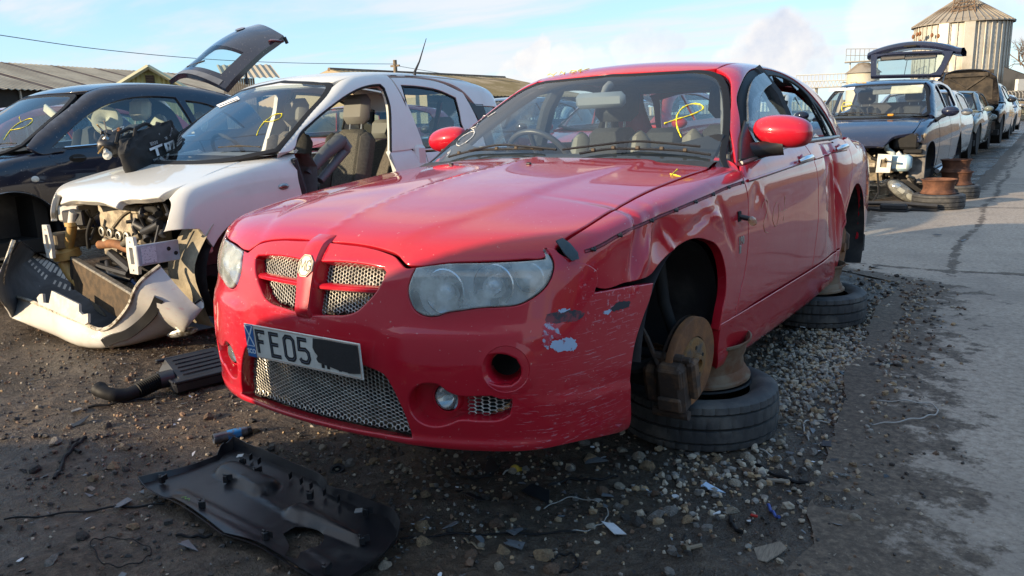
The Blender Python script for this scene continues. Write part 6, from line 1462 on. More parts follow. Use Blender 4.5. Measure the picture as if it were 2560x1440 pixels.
 c = np.array([-.34, .66, .96]); e2 = unit([0, -.5, .86]); MB().tube([c+.17*(math.cos(t)*np.array([1, 0, 0])+math.sin(t)*e2) for t in np.linspace(0, 6.283, 30)[:-1]], .014, 8, closed=True).build('steering_wheel', M_INT, root, smooth=True)
 # grey console panel hanging loose in the doorway
 mb = MB(); k = B.plane(np.array([(852, 350), (770, 435), (800, 452), (866, 372)]), 0, .60); mb.tube([k[0], (k[0]+k[1])/2+[0, 0, .02], k[1]], [.055, .045, .03], 10); mb.tube([k[3], (k[3]+k[2])/2, k[2]], [.035, .03, .028], 10); mb.tube([k[0], k[3]], .045, 10); mb.build('loose_console', mat('grey_console', (.10, .105, .11), .55), root, smooth=True)
 MB().tube([(.74, .34, .95), (.72, .40, .75), (.70, .42, .55), (.72, .40, .3)], [.02, .03, .03, .025], 8).build('dash_end', M_INT, root, smooth=True)
 MB().box((.45, .62, .42), (.40, .3, .12), rotm('X', -.3), bev=.03).build('footwell_box', M_INT, root, smooth=True)
 MB().box((0, 1.3, .22), (1.46, 2.9, .10)).box((0, .33, .55), (1.44, .06, .62)).box((0, 2.5, .45), (1.2, .6, .4)).build('floor_pan', M_DRK, root)
 MB().box((0, .95, .52), (.26, .8, .36), bev=.05).build('tunnel', M_INT, root, smooth=True)
 MB().box((-.74, 1.0, .62), (.06, 1.1, .56), bev=.02).build('far_door', M_INT, root)
 panel('far_door_skin', LOW, YZ, [(.36, .93), (.95, .945), (1.55, .95), (1.57, .3), (.4, .3)], P, root, h=.08, mirror=True)
 # engine bay
 E = lambda px, y: B.plane(np.array(px, float), 1, y)
 MB().box((0, .20, .62), (1.36, .10, .60)).box((0, -.05, .30), (.9, .6, .06)).build('bulkhead', M_DRK, root)
 en = MB(); c = B.plane((296, 588), 1, -.40); en.box(c+[0, .12, .02], (.44, .22, .34), rotm('Z', .05), bev=.02).box(c+[0, .10, .16], (.46, .18, .06), bev=.015)
 en.build('engine_block', M_ALU, root, smooth=True, sharp=30)
 for px in ((256, 578), (276, 583), (298, 590), (318, 592)):
  c2 = B.plane(px, 1, -.42); MB().lathe([(.018, .0), (.030, .002), (.032, .018), (.018, .020)], 16, 'y', c2-[0, .01, 0]).build('port', mat('bright_alu', (.48, .46, .40), .4, .8), root, smooth=True); MB().ball(c2+[0, .0, 0], (.017, .004, .017), 10, 6).build('port_hole', M_DRK, root)
 for a, b, r_, m_ in (((250, 612), (330, 625), .028, M_RUST), ((262, 600), (300, 625), .02, M_ALU), ((340, 560), (372, 600), .03, M_BLK), ((360, 580), (400, 560), .025, M_BLK), ((375, 545), (405, 590), .022, M_BLK), ((330, 610), (350, 590), .02, M_SAND),
       ((270, 655), (330, 700), .02, M_BLK), ((255, 665), (345, 715), .016, M_BLK), ((395, 535), (360, 520), .02, M_DRK), ((230, 545), (222, 620), .012, M_DRK), ((216, 525), (226, 600), .010, M_BLK), ((330, 700), (350, 730), .012, mat('blue_hose', (.05, .10, .25), .5)), ((280, 700), (330, 690), .01, M_SAND), ((340, 545), (350, 600), .012, M_BLK), ((385, 600), (350, 625), .018, M_DRK)):
  p = B.plane(np.array([a, b], float), 1, -.46); mid = p.mean(0)+RNG.normal(size=3)*.03; MB().tube(crom([p[0], mid, p[1]], 6), r_, 10).build('hose' if m_ in (M_BLK, M_DRK) else 'pipe', m_, root, smooth=True)
 for k in range(16):
  a = B.plane((RNG.uniform(330, 420), RNG.uniform(510, 620)), 1, RNG.uniform(-.5, -.25)); b = a+np.clip(RNG.normal(size=3)*.08, -.15, .06); MB().tube(crom([a, (a+b)/2+RNG.normal(size=3)*.03, b], 5), RNG.uniform(.004, .012), 6).build('cable', M_BLK if k % 3 else M_SAND, root, smooth=True)
 # crash rail ends, label bracket
 for px, w, yy in (((126, 605), .075, -.60), ((338, 640), .085, -.60)):
  c2 = B.plane(px, 1, yy); MB().slab([[(-w/2, -.10), (w/2, -.10), (w/2+.01, -.02), (w/2-.008, .11), (-w/2+.005, .11), (-w/2-.01, 0)], [(-.018, -.045), (-.018, .05), (.020, .05), (.020, -.045)], [(-.006, .075), (-.006, .087), (.006, .087), (.006, .075)], [(-.006, -.085), (-.006, -.073), (.006, -.073), (.006, -.085)]], 0, .02, (c2, (1, 0, 0), (0, 0, 1), (0, -1, 0))).build('crash_rail_end', M_WPL, root)
  MB().box(c2+[0, .25, 0], (.06, .46, .11), bev=.01).build('chassis_rail', M_SILVER if px[0] > 200 else M_SAND, root)
 c2 = B.plane((395, 632), 0, .62); mb = MB(); mb.box(c2+[-.0, 0, 0], (.02, .25, .115), bev=.004); mb.build('strut_bracket', mat('bare_grey_paint', (.40, .43, .46), .5, var=.2, vscale=14), root)
 MB().box(c2+[.012, -.06, .0], (.002, .085, .09)).build('sticker', mat('blue_white_label', (.56, .58, .60), .5, col2=(.25, .27, .30), vscale=120, lo=.56, hi=.59), root)
 for d in ((0, .06, .015), (.0, .10, -.015)): MB().lathe([(0, .003), (.011, .003), (.012, 0)], 12, 'x', c2+np.array([.010, *d[1:]])).build('bracket_hole', M_DRK, root)
 # filler neck and tank
 y0 = -.50; n1 = B.plane(np.array([(186, 528), (182, 560), (176, 590), (172, 615)], float), 1, y0)
 MB().tube(n1[:2], [.030, .030], 14).build('filler_pipe', M_WPL, root, smooth=True); MB().tube([n1[1]+[0, 0, .012], n1[1]-[0, 0, .012]], .047, 18).build('filler_collar', M_YPL, root, smooth=True, sharp=40)
 MB().tube(crom([n1[1], n1[2], n1[3]], 5), .030, 14).build('filler_neck', M_YPL, root, smooth=True); tk = B.plane((166, 632), 1, y0); MB().lathe([(0, .045), (.06, .04), (.082, .02), (.084, -.03), (.05, -.045)], 24, 'z', tk, rotm('X', .2)).build('filler_tank', M_YPL, root, smooth=True)
 tl = B.plane(np.array([(165, 655), (180, 690), (205, 722)], float), 1, y0); MB().tube(tl, [.05, .035, .025], 10).build('tank_strap', M_YPL, root, smooth=True)
 # radiator leaning out
 q = np.array([*B.plane(np.array([(186, 655)], float), 1, -.50), *B.plane(np.array([(335, 745)], float), 1, -.62), *B.plane(np.array([(308, 790)], float), 1, -.62), *B.plane(np.array([(205, 722)], float), 1, -.52)])
 ex = unit(q[1]-q[0]); ey = unit((q[0]-q[3])-((q[0]-q[3]) @ ex)*ex); ez = np.cross(ex, ey); L_ = np.linalg.norm(q[1]-q[0]); H_ = .20; o_ = (q[0]+q[1]+q[2]+q[3])/4; rot = np.stack([ex, ey, ez], 1)
 rad = MB().box(o_, (L_, H_, .028), rot).build('radiator', mat('brown_radiator', (.10, .065, .035), .8, .2, col2=(.05, .035, .02), vscale=18, bmp=.5, bscale=150, bdist=.003), root)
 MB().box(o_+ey*H_/2, (L_*1.04, .016, .04), rot, bev=.004).build('radiator_rail', mat('scratched_rail', (.34, .31, .26), .5, .5, var=.4, vscale=30), rad); MB().box(o_-ex*L_/2, (.03, H_*1.1, .04), rot, bev=.004).build('radiator_tank', M_BLK, rad)
 mb = MB(); mb.tube([o_+ez*-.06+ex*-.2+ey*.1, o_+ez*-.08+ex*.2+ey*.14], .022, 8).tube([o_+ez*-.1+ex*-.1+ey*.2, o_+ez*-.1+ex*.2+ey*.16], .03, 8); mb.build('fan_cowl', M_BLK, root, smooth=True)
 # front of the arch, dusty liner behind the missing bumper
 for s in (1, -1):
  rows = [[(s*x, .0-math.cos(R(a))*rr, .30+math.sin(R(a))*rr) for x, rr in ((.745, .365), (.66, .375), (.52, .37), (.42, .33), (.42, 0))] for a in np.linspace(-38 if s > 0 else 60, 200, 24)]
  MB().grid(rows if s > 0 else [r_[::-1] for r_ in rows]).build('wheel_arch_liner', M_LINER, root, smooth=True)
 rows = [[(x, -.02-math.cos(R(a))*(.42+.012*math.sin(a*.12)), .30+math.sin(R(a))*.42) for x in (.50, .60, .70, .762)] for a in np.linspace(-40, 50, 14)]
 MB().grid(rows).build('splash_guard', mat('dusty_guard', (.36, .30, .20), .75, col2=(.17, .145, .10), vscale=6, lo=.35, hi=.65, bmp=.3, bscale=30), root, smooth=True)
 panel('far_lamp_corner', LOW, Chart('cyl', (0, .1), .8), [(-.66, .78), (-.60, .78), (-.60, .66), (-.67, .60)], P, root, h=.04, flange=.02)
 for a, b in (((-.45, -.45, .70), (-.62, -.42, .60)), ((-.3, -.5, .62), (-.5, -.45, .64))): MB().box((np.array(a)+b)/2, (.16, .08, .10), rotm('Z', .4), bev=.01).build('headlamp_bracket', M_WPL if a[2] > .65 else M_BLK, root)
 return root, B, LOW
def build_bumper_off():
 root = empty('loose_bumper', (-2.78, .02, 0), 0, 'white bumper hanging off and lying on the ground under the silver hatchback', 'bumper')
 w = lambda p: np.asarray(p)-[-2.78, .02, 0]
 def on(px, axis, val): d = rays(px); t = (val-CAMPOS[axis])/d[axis]; return CAMPOS+d*t
 # rows: bottom edge, belly, shoulder, rim; columns from the far end round the front to the near end
 rim = [on((34, 600), 0, -3.45), on((14, 660), 0, -3.45), on((26, 738), 1, -.14), on((85, 756), 1, -.26), on((205, 806), 1, -.28), on((258, 824), 1, -.26), on((318, 770), 0, -2.36), on((350, 705), 0, -2.24), on((400, 664), 0, -2.20)]
 bel = [on((22, 640), 0, -3.50), on((6, 692), 0, -3.52), on((45, 790), 2, .09), on((140, 829), 2, .025), on((265, 866), 2, .012), on((345, 858), 2, .03), on((425, 836), 2, .07), on((470, 800), 0, -2.08), on((492, 765), 0, -2.05)]
 far = [on((48, 602), 0, -3.36), on((92, 632), 1, .42), on((140, 660), 1, .40), on((205, 690), 1, .36), on((262, 735), 1, .30), on((330, 790), 1, .24), on((400, 800), 1, .20), on((455, 780), 0, -2.16), on((506, 746), 0, -2.06)]
 rim, bel, far = (crom(q, 6, False, 100) for q in (rim, bel, far)); n = len(rim); rows = []; low = far
 for i in range(n):
  a, b, c = rim[i], bel[i], far[i]; k = 2*b-.5*(a+c)
  rows.append([w((1-t)**2*a+2*t*(1-t)*k+t*t*c) for t in np.linspace(0, 1, 15)])
 outer = rows; inner = [[q-(unit(np.asarray(q)-w([-2.78, .35, .2])))*.006 for q in r_] for r_ in rows]
 MB().grid(outer).build('bumper_skin', paint('white_bumper_paint', (.60, .58, .54), .45, (.33, .29, .23), rough=.4, coat=.5, scratch=[((.55, .1, .3), .4, (20, 20, 40), .5)]), root, smooth=True)
 MB().grid([r_[::-1] for r_ in inner]).build('bumper_inside', mat('grey_inside', (.085, .09, .10), .7, var=.4, vscale=8), root, smooth=True)
 MB().tube([r_[0] for r_ in rows], .012, 6).build('torn_rim', mat('cracked_edge', (.50, .46, .38), .7, col2=(.16, .13, .09), vscale=40, lo=.45, hi=.6), root, smooth=True)
 MB().tube([r_[-1] for r_ in rows], .007, 6).build('lower_edge', M_BLK, root, smooth=True)
 # black rubbing strip and number of small ribs
 G_ = np.array(rows); Wp = G_+[-2.78, .02, 0]; qv = (Wp-CAMPOS) @ CAMROT.T; uv = np.stack([1280+FPX*qv[..., 0]/qv[..., 2], 720-FPX*qv[..., 1]/qv[..., 2]], -1)
 g = []; i0 = int(n*.45); us = uv[i0:, :8]; cs = [G_[i0:, :8][np.unravel_index(np.argmin(((us-t)**2).sum(-1)), us.shape[:2])] for t in ((392, 748), (378, 775), (355, 803), (320, 830), (280, 849), (256, 855))]
 cs = crom(np.array(cs), 6, False, 100); cen = w([-2.78, .35, .2])
 for i in range(len(cs)):
  q = cs[i]; tg = unit(cs[min(i+1, len(cs)-1)]-cs[max(i-1, 0)]); o_ = unit(q-cen); o_ = unit(o_-(o_ @ tg)*tg); d = np.cross(tg, o_)
  g.append([q-d*.030-o_*.01, q-d*.026+o_*.010, q+d*.026+o_*.010, q+d*.030-o_*.01])
 MB().grid(g).build('rub_strip', M_BLK, root, smooth=True, sharp=50)
 # bracket along the front
 g1 = w(on((100, 760), 1, -.30)); g2 = w(on((215, 812), 1, -.30)); ex = unit(g2-g1); ey = unit(np.cross([1, 0, 0], ex)*-1); L_ = np.linalg.norm(g2-g1); up = np.array([0, .25, .97]); nz = unit(np.cross(ex, up))
 poly = [(0, 0), (L_, 0), (L_+.03, .02), (L_+.02, .07), (L_*.93, .05), (L_*.86, .06), (L_*.84, .10), (L_*.25, .11), (L_*.22, .03), (L_*.1, .02), (L_*.06, .07), (0, .06), (-.03, .03)]
 br = MB().slab([poly], -.008, .008, (g1, ex, up, nz)).build('grille_bracket', mat('bracket_cream', (.55, .52, .46), .5, var=.25, vscale=20), root)
 mb = [MB().lathe([(0, .0105), (.010, .0105), (.011, 0)], 10, 'y', g1+ex*t+up*.035) for t in (L_*.03, L_*.45, L_*.93)]
 for q in mb: q.build('bracket_hole', M_DRK, root)
 i = int(n*.80); q = np.array(rows[i][8]); MB().ball(q, (.10, .02, .028), 14, 8, euler(.3, -.2, .5)).build('fog_lamp_blank', mat('crazed_silver', (.5, .5, .48), .4, .6, col2=(.15, .13, .1), vscale=40, lo=.45, hi=.55), root, smooth=True)
 # slatted lower grille seen inside
 for k in range(6): a = w(on((222+k*5, 742+k*9), 1, .12)); MB().tube([a, a+[.24, -.03, -.10]], .006, 5).build('grille_bar', mat('sand_bar', (.22, .19, .14), .7), root)
 c = on((505, 810), 2, .06); tor = MB().slab([[(-.16, -.05), (.10, -.07), (.16, .02), (.06, .05), (-.05, .08), (-.15, .04)]], 0, .006).build('torn_guard', mat('crumpled_grey', (.16, .17, .18), .5, bmp=.6, bscale=14, bdist=.02), label='crumpled grey splash guard piece on the ground between silver and red cars', cat='plastic piece', loc=c); tor.rotation_euler = (.5, -.25, .5)
def build_bag(PB, LOW):
 b = PB.tr(LOW, [(345, 428), (470, 378), (306, 408)]); mw = Matrix(PB.mw.tolist()); n = LOW.normal(b).mean(0)
 # local frame: along the printed face, up, towards the viewer
 p0 = np.array(mw @ Vector(b[0])); p1 = np.array(mw @ Vector(b[1])); ex = unit(p1-p0); up = np.array(mw.to_3x3() @ Vector(n)); up = unit(up-(up @ ex)*ex); ez = np.cross(ex, up); W = np.linalg.norm(p1-p0)
 # bag W wide along the printed face, D deep behind it
 D, H_ = .115, W*.27
 root = empty('holdall', mw=frame4(p0+ex*.01, ex, up, ez), label='black cloth bag with white show lettering on the bonnet of the silver hatchback', cat='bag')
 def surf(u, v):   # u round the bag 0..1 (front face 0-.4), v up
  t = 2*math.pi*u; hx, hz = W/2, D/2; cx = math.copysign(abs(math.cos(t))**.6, math.cos(t)); sz = math.copysign(abs(math.sin(t))**.6, math.sin(t)); k = 1+.05*math.sin(v*math.pi)-.20*max(0, v-.55)**1.5*2
  x = W/2+hx*cx*k; z = -D/2+hz*sz*k*(1-.25*max(0, v-.5)); y = H_*v*(1-.18*abs(cx)**3*(x < W/2)*v)
  f = (fbm(np.array(u*9), np.array(v*3.0), 4)-.47)*.045*(1+v)+.012*math.sin(u*70+v*9)*max(0, v-.4)
  return (x+f*cx*.6, y+f*.7*v, z+f*sz)
 N_ = 112; rows = [[surf(i/N_, v) for i in range(N_+1)] for v in np.linspace(0, 1, 18)]
 top = rows[-1]; c = np.mean(top[:-1], 0); rows += [[tuple(c+(np.array(q)-c)*s-[0, (1-s)*.05, 0]+[0, .02*math.sin(i*.7)*s, 0]) for i, q in enumerate(top)] for s in (.8, .55, .3, .05)]
 m_ = mat('black_canvas', (.010, .010, .011), .85, var=.4, vscale=12, bmp=.35, bscale=200, bdist=.0015)
 MB().grid([r_[::-1] for r_ in rows]).build('bag_cloth', m_, root, smooth=True)
 for zz, lift in ((-.05, .05), (-.17, .03)):
  MB().tube(crom([(W*.22, H_*.80, zz), (W*.28, H_*.98+lift*.4, zz+.01), (W*.45, H_*1.02+lift*.5, zz+.02), (W*.60, H_*.98, zz)], 6), .012, 6).build('strap', m_, root, smooth=True)
 white = mat('print_white', (.75, .75, .75), .7)
 FV = np.array([q for r_ in rows[:18] for q in r_[:N_//2+1]])
 def face(x, y, dz=.016): # print follows the bag's front
  c_ = FV[(np.abs(FV[:, 0]-x) < .02) & (np.abs(FV[:, 1]-y) < .02)]; return (c_[:, 2].max() if len(c_) else 0)+dz*.4
 def word(s, size, x, y, rz=0.0, bold=0.0, sx=1.0):
  m4 = Matrix.Translation((x, y, 0)) @ Matrix.Rotation(rz, 4, 'Z'); o = text_obj(s, size, white, root, m4, 'print', 'LEFT', bold, sx)
  me = o.data; M4 = m4 @ Matrix.Diagonal((sx, 1, 1, 1))
  for v in me.vertices: q = M4 @ v.co; v.co = (q.x, q.y, face(q.x, q.y))
  o.matrix_local = Matrix.Identity(4); return o
 for d in (word, ):
  d('BEYOND', .030, W*.30, H_*.57, -.02, .0006); d('THE', .028, W*.58, H_*.58, .05); d('MOTOR', .026, W*.70, H_*.60, .6); d('TOKYO MOTOR SHOW', .025, W*.27, H_*.11, .0, .0006); d('45TH', .016, W*.50, H_*.76, .02)
 def bars(polys):
  for poly in polys:
   q = [(W*a, H_*b) for a, b in poly]; MB().add([(x, y, face(x, y, .018)) for x, y in q], [tuple(range(len(q)))]).build('print', white, root)
 bars([[(.26, .40), (.50, .42), (.50, .49), (.26, .47)], [(.355, .20), (.405, .20), (.405, .43), (.355, .43)], [(.55, .22), (.59, .22), (.59, .47), (.55, .47)], [(.59, .41), (.76, .42), (.76, .48), (.59, .47)], [(.63, .22), (.67, .22), (.67, .44), (.63, .44)], [(.72, .22), (.76, .22), (.76, .45), (.72, .45)]])
 bars([[(.81+.02*k, .24+.075*k), (.95, .34+.075*k), (.95, .385+.07*k), (.81+.02*k, .285+.075*k)] for k in range(4)])
 # removed lamp unit and wiring beside the bag
 q = PB.tr(LOW, [(280, 392)])[0]; q = np.array(mw @ Vector(q)); lu = empty('lamp_unit', q+up*.0, 0, 'black lamp unit with loose wiring beside the bag on the silver bonnet', 'lamp'); lu.rotation_euler = (0, 0, math.atan2(ex[1], ex[0]))
 MB().box((0, 0, .10), (.20, .12, .10), euler(.2, -.5, .1), bev=.02).box((.05, .03, .06), (.14, .10, .10), euler(.3, .3, 0), bev=.02).build('lamp_case', M_BLK, lu, smooth=True)
 MB().lathe([(0, .0), (.02, .002), (.03, .012), (.032, .02)], 16, 'x', (-.12, -.02, .02), rotm('Y', .3)).tube([(-.12, -.02, .02), (-.06, 0, .06)], .018, 8).build('lamp_horn', M_WPL, lu, smooth=True)
 for k in range(9):
  a = np.array([RNG.uniform(-.08, .06), RNG.uniform(-.06, .06), RNG.uniform(.10, .2)]); MB().tube(crom([a, a+RNG.normal(size=3)*.04, a+RNG.normal(size=3)*.07], 4), .005, 6).build('lead', [M_BLK, M_STEEL, M_YPL, M_WPL][k % 4], lu, smooth=True)
 for k in range(4):
  a = np.array([RNG.uniform(-.1, .06), RNG.uniform(-.06, .04), RNG.uniform(.12, .2)]); MB().box(a, (.03, .025, .03), euler(*RNG.uniform(-1, 1, 3)), bev=.004).build('connector', [M_STEEL, M_WPL, M_BLK, M_RUST][k], lu)
panda, PANDA_B, PANDA_LOW = build_panda()
build_bumper_off()
build_bag(PANDA_B, PANDA_LOW)
for x, y, lab in ((-2.15, .95, 'near front'), (-3.45, .95, 'far front'), (-2.15, 2.45, 'near rear'), (-3.45, 2.45, 'far rear')):
 tyre((x, y, -.006), f'old tyre lying flat under the {lab} corner of the silver hatchback', .29, .17)
def glazing(root, TOP, half, material, hs=.08, seal=.94, name='windscreen'):
 L_ = mirror_loop(half); xz = Chart('xz', (0, 1.4))
 panel(name+'_seal', TOP, xz, [tuple(q) for q in L_], M_RUB, root, holes=[scale2(L_, seal, seal-.02)], h=.05, off=.002, fillet=.003, flange=.015, sharp=50)
 return panel(name, TOP, xz, scale2(L_, seal+.012, seal), material, root, h=hs, fillet=0, flange=0, sharp=50)
def seats_simple(root, y, z, head, body, xs=(-.34, .34), hz=.22):
 for x in xs: seat_pair(root, x, y, z, body, body, head, .60, .46, hz)
def build_small_dark():
 mw = mw_of(-5.248, .164, .206, .037); root = empty('dark_hatchback', mw=Matrix(mw.tolist()), label='rounded blue-black hatchback with raised tailgate and cream headrests', cat='car', group='scrap cars in rows')
 LOW, TOP = car_shells(([-.7, -.5, -.25, 0, .2, .5], [.62, .73, .83, .90, .94, .97]), ([-.7, -.45, -.2, .3, 1.2, 2.2, 2.8], [.64, .735, .785, .80, .812, .80, .72]),
        ([.15, .3, .5, .64, .78, .88, .96, 1.04], [-.05, -.02, -.004, 0, -.016, -.035, -.065, -.12]), (-.64, .28, ([.2, .5, .7, .8], [0, 0, .06, .15])),
        ([.5, .8, 1.1, 1.4, 1.8, 2.2, 2.6], [1.36, 1.425, 1.468, 1.485, 1.465, 1.40, 1.29]), ([.9, 1.0, 1.2, 1.35, 1.45], [.765, .745, .685, .62, .55]), (.02, .95, .30, 1.68), (2.86, .55))
 B = Body(root, mw); P = M_NAVY; gp = Chart('pol', (0, .95), .6); pol = Chart('pol', (.38, .5), .45); xz = Chart('xz', (0, 1.4))
 panel('bonnet', LOW, XY, mirror_loop([(0, -.60), (.35, -.55), (.60, -.42), (.66, -.1), (.66, .18), (.4, .08), (0, .02)]), P, root, h=.07, flange=.02)
 wsh = np.array([[0, 1.375], [.30, 1.37], [.47, 1.345], [.525, 1.28], [.60, 1.12], [.66, .97], [.60, .925], [.3, .90], [0, .89]])
 wsg = glazing(root, TOP, wsh, M_GLASS)
 panel('roof', TOP, XY, mirror_loop([(0, .77), (.3, .795), (.49, .86), (.54, 1.2), (.545, 1.7), (.50, 2.15), (.45, 2.32), (0, 2.36)]), P, root, h=.07, fillet=.005, flange=.02, sharp=45)
 panel('headlining', TOP, XY, mirror_loop([(0, .79), (.49, .88), (.54, 1.2), (.53, 1.7), (.44, 2.3), (0, 2.34)]), M_CREAM, root, h=.12, off=-.03, fillet=0, flange=0)
 win = [(.36, .945), (.50, 1.05), (.68, 1.17), (.88, 1.265), (1.10, 1.325), (1.35, 1.345), (1.56, 1.335), (1.66, 1.02), (1.2, .985), (.7, .955)]
 qw = [(1.72, 1.03), (1.64, 1.31), (1.86, 1.275), (2.08, 1.17), (2.22, 1.05)]
 win3, qw3 = TOP.solve(YZ, np.array(win)), TOP.solve(YZ, np.array(qw))
 fr_ = gp.to(np.array([(.67, .19, .96), (.62, .40, 1.12), (.54, .68, 1.28), (.50, .83, 1.375), (.53, 1.2, 1.43), (.535, 1.7, 1.42), (.49, 2.2, 1.35), (.60, 2.42, 1.2), (.70, 2.55, .99), (.77, 1.8, .95), (.77, 1.0, .94), (.74, .4, .91), (.70, .25, .91)]))
 panel('side_frame', TOP, gp, [tuple(q) for q in fr_], P, root, holes=[[tuple(q) for q in gp.to(win3)], [tuple(q) for q in gp.to(qw3)]], h=.05, fillet=.006, flange=.03, both=True, sharp=40)
 panel('front_wing', LOW, pol, [tuple(q) for q in np.concatenate([pol.to(np.array([(.665, -.42, .76), (.67, -.1, .85), (.675, .18, .92), (.72, .30, .925), (.785, .40, .84), (.80, .43, .55), (.80, .40, .26)])), pol.to(np.array([(.78, y, z) for y, z in arc((-.02, .29), .35, 0, 165, 14)])), pol.to(np.array([(.72, -.47, .45), (.68, -.5, .62)]))])], P, root, h=.05, fillet=.004, flange=.03, both=True, sharp=40)
 d = panel('door', LOW, YZ, [(.30, .925), (.9, .955), (1.65, .985), (1.68, .8), (1.64, .5), (1.55, .27), (.44, .27), (.44, .6)], P, root, h=.05, fillet=.004, flange=.03, both=True, sharp=40)
 panel('rear_quarter', LOW, YZ, [(1.66, .985), (2.5, .985), (2.75, .8), (2.78, .4), (2.66, .3)]+arc((2.3, .29), .35, 0, 175, 12)+[(1.57, .27), (1.655, .5), (1.69, .8)], P, root, h=.06, fillet=.004, flange=.03, both=True, sharp=40)
 for i, s in enumerate((1, -1)):
  panel('window', TOP, YZ, scale2(win, 1.02), M_SIDEGL, d[i], h=.1, off=-.014, fillet=0, flange=0, mirror=s < 0)
  panel('quarter_window', TOP, YZ, scale2(qw, 1.03), M_SIDEGL, root, h=.1, off=-.014, fillet=0, flange=0, mirror=s < 0)
  rows = [[(s*x, -.02-math.cos(R(a))*rr, .29+math.sin(R(a))*rr) for x, rr in ((.80, .352), (.79, .368), (.77, .385), (.765, .39))] for a in np.linspace(-5, 185, 26)]
  MB().grid(rows if s < 0 else [r_[::-1] for r_ in rows]).build('arch_lip', mat('lit_arch_lip', (.22, .20, .19), .6, var=.4, vscale=9), root, smooth=True)  # lip paler than the body, its sunlit look put into the colour
  rows = [[(s*x, -.02-math.cos(R(a))*rr, .29+math.sin(R(a))*rr) for x, rr in ((.79, .35), (.70, .36), (.45, .35), (.44, 0))] for a in np.linspace(-30, 210, 20)]
  MB().grid(rows if s > 0 else [r_[::-1] for r_ in rows]).build('wheel_arch_liner', M_LINER, root, smooth=True)
 # bright waist strips, handle bowl, repeater
 y = np.linspace(.30, .42, 6); p = LOW.solve(YZ, np.stack([y, .925+y*.02], 1)); MB().tube(p+[.014, 0, .014], .008, 6).build('waist_strip', M_CHROME, root, smooth=True)
 y = np.linspace(.445, 1.62, 20); p = LOW.solve(YZ, np.stack([y, .930+(y-.4)*.042], 1)); MB().tube(p+[.014, 0, .014], .008, 6).build('waist_strip', M_CHROME, d[0], smooth=True)
 q = B.tr(LOW, [(195, 396), (88, 448)]); n = LOW.normal(q)
 MB().ball(q[0], (.012, .07, .035), 14, 8).build('handle_bowl', M_DRK, d[0], smooth=True); MB().tube([q[0]+n[0]*.02+[0, -.05, 0], q[0]+n[0]*.02+[0, .05, .0]], .008, 8).build('handle', M_BLK, d[0], smooth=True)
 MB().ball(q[1], (.010, .030, .024), 14, 8).build('side_repeater', M_WPL, root, smooth=True)
 mb = MB(); mb.box((0, 1.2, .22), (1.5, 2.9, .1)).box((0, .22, .5), (1.4, .1, .7)).box((0, -.2, .4), (.8, .6, .35)); mb.build('floor_pan', M_DRK, root)
 panel('front_bumper', LOW, Chart('xz', (0, 1.2)), mirror_loop([(0, .62), (.4, .62), (.66, .55), (.70, .3), (.4, .2), (0, .2)]), P, root, h=.1, flange=.04, sharp=45)
 seats_simple(root, 1.15, .34, M_CREAM, mat('dark_seat_back', (.05, .05, .055), .8), hz=.20)
 for x in (-.32, .32): MB().lathe([(0, .05), (.07, .045), (.11, .02), (.115, -.02), (.08, -.045), (0, -.05)], 20, 'y', (x, 2.0, 1.10), rotm('X', -.3)).build('rear_headrest', M_CREAM, root, smooth=True)
 c = B.plane((268, 302), 0, .34); MB().lathe([(.03, .02), (.06, .055), (.115, .045), (.125, .0), (.115, -.045), (.06, -.05), (.0, -.02)], 26, 'y', c, rotm('Z', .6) @ rotm('X', -.35)).build('headrest', M_CREAM, root, smooth=True)
 MB().tube([c-[0, 0, .1], c-[0, -.06, .26]], .02, 8).build('headrest_post', M_CREAM, root, smooth=True)
 dash = [[(x, y+.12*x*x, z) for x in np.linspace(-.66, .66, 9)] for y, z in ((.10, .93), (.35, .955), (.5, .93), (.52, .6))]
 MB().grid(dash).build('dashboard', M_INT, root, smooth=True)
 stroke(B, TOP, [(10, 350), (22, 332), (38, 315), (58, 303), (77, 297), (80, 305), (62, 318), (38, 324), (26, 326)], .0035, M_YEL, 'crayon_mark', wsg, .003)
 stroke(B, TOP, [(52, 306), (49, 292), (48, 297)], .002, M_YEL, 'crayon_mark', wsg, .003)
 q = B.tr(TOP, [(92, 273)])[0]+[0, .12, -.04]; MB().box(q, (.24, .03, .07), rotm('Y', .5), bev=.01).build('rear_view_mirror', M_CREAM, root, smooth=True)
 stroke(B, TOP, [(2, 366), (20, 364), (45, 364)], .008, M_BLK, 'wiper', root, .02)
 # raised tailgate
 hg = empty('tailgate'); hg.parent = root
 X = lambda px, x: B.plane(np.array(px, float), 0, x)
 near = crom([X(q, .50) for q in ((566, 226), (592, 196), (618, 170), (655, 135), (692, 108), (711, 93))], 5)
 farx = crom([X(q, -.50) for q in ((425, 206), (447, 190), (482, 162), (520, 129), (566, 104), (622, 91))], 5)
 n = len(near); out, ins = [], []
 for i in range(n):
  a, b = farx[i], near[i]; d_ = unit(np.cross(b-a, (near[min(i+1, n-1)]-near[max(i-1, 0)]))); d_ = d_ if d_[2] > 0 else -d_
  out.append([a+(b-a)*t+d_*(.13*math.sin(math.pi*t)+.02) for t in np.linspace(0, 1, 15)]); ins.append([a+(b-a)*t+d_*(.13*math.sin(math.pi*t)-.03) for t in np.linspace(0, 1, 15)])
 g0, g1 = int(n*.17), int(n*.52); glassq = lambda i, j: g0 <= i < g1 and 2 <= j < 12
 V = [q for r_ in out for q in r_]+[q for r_ in ins for q in r_]; N1 = n*15; Fs = []; Fg = []
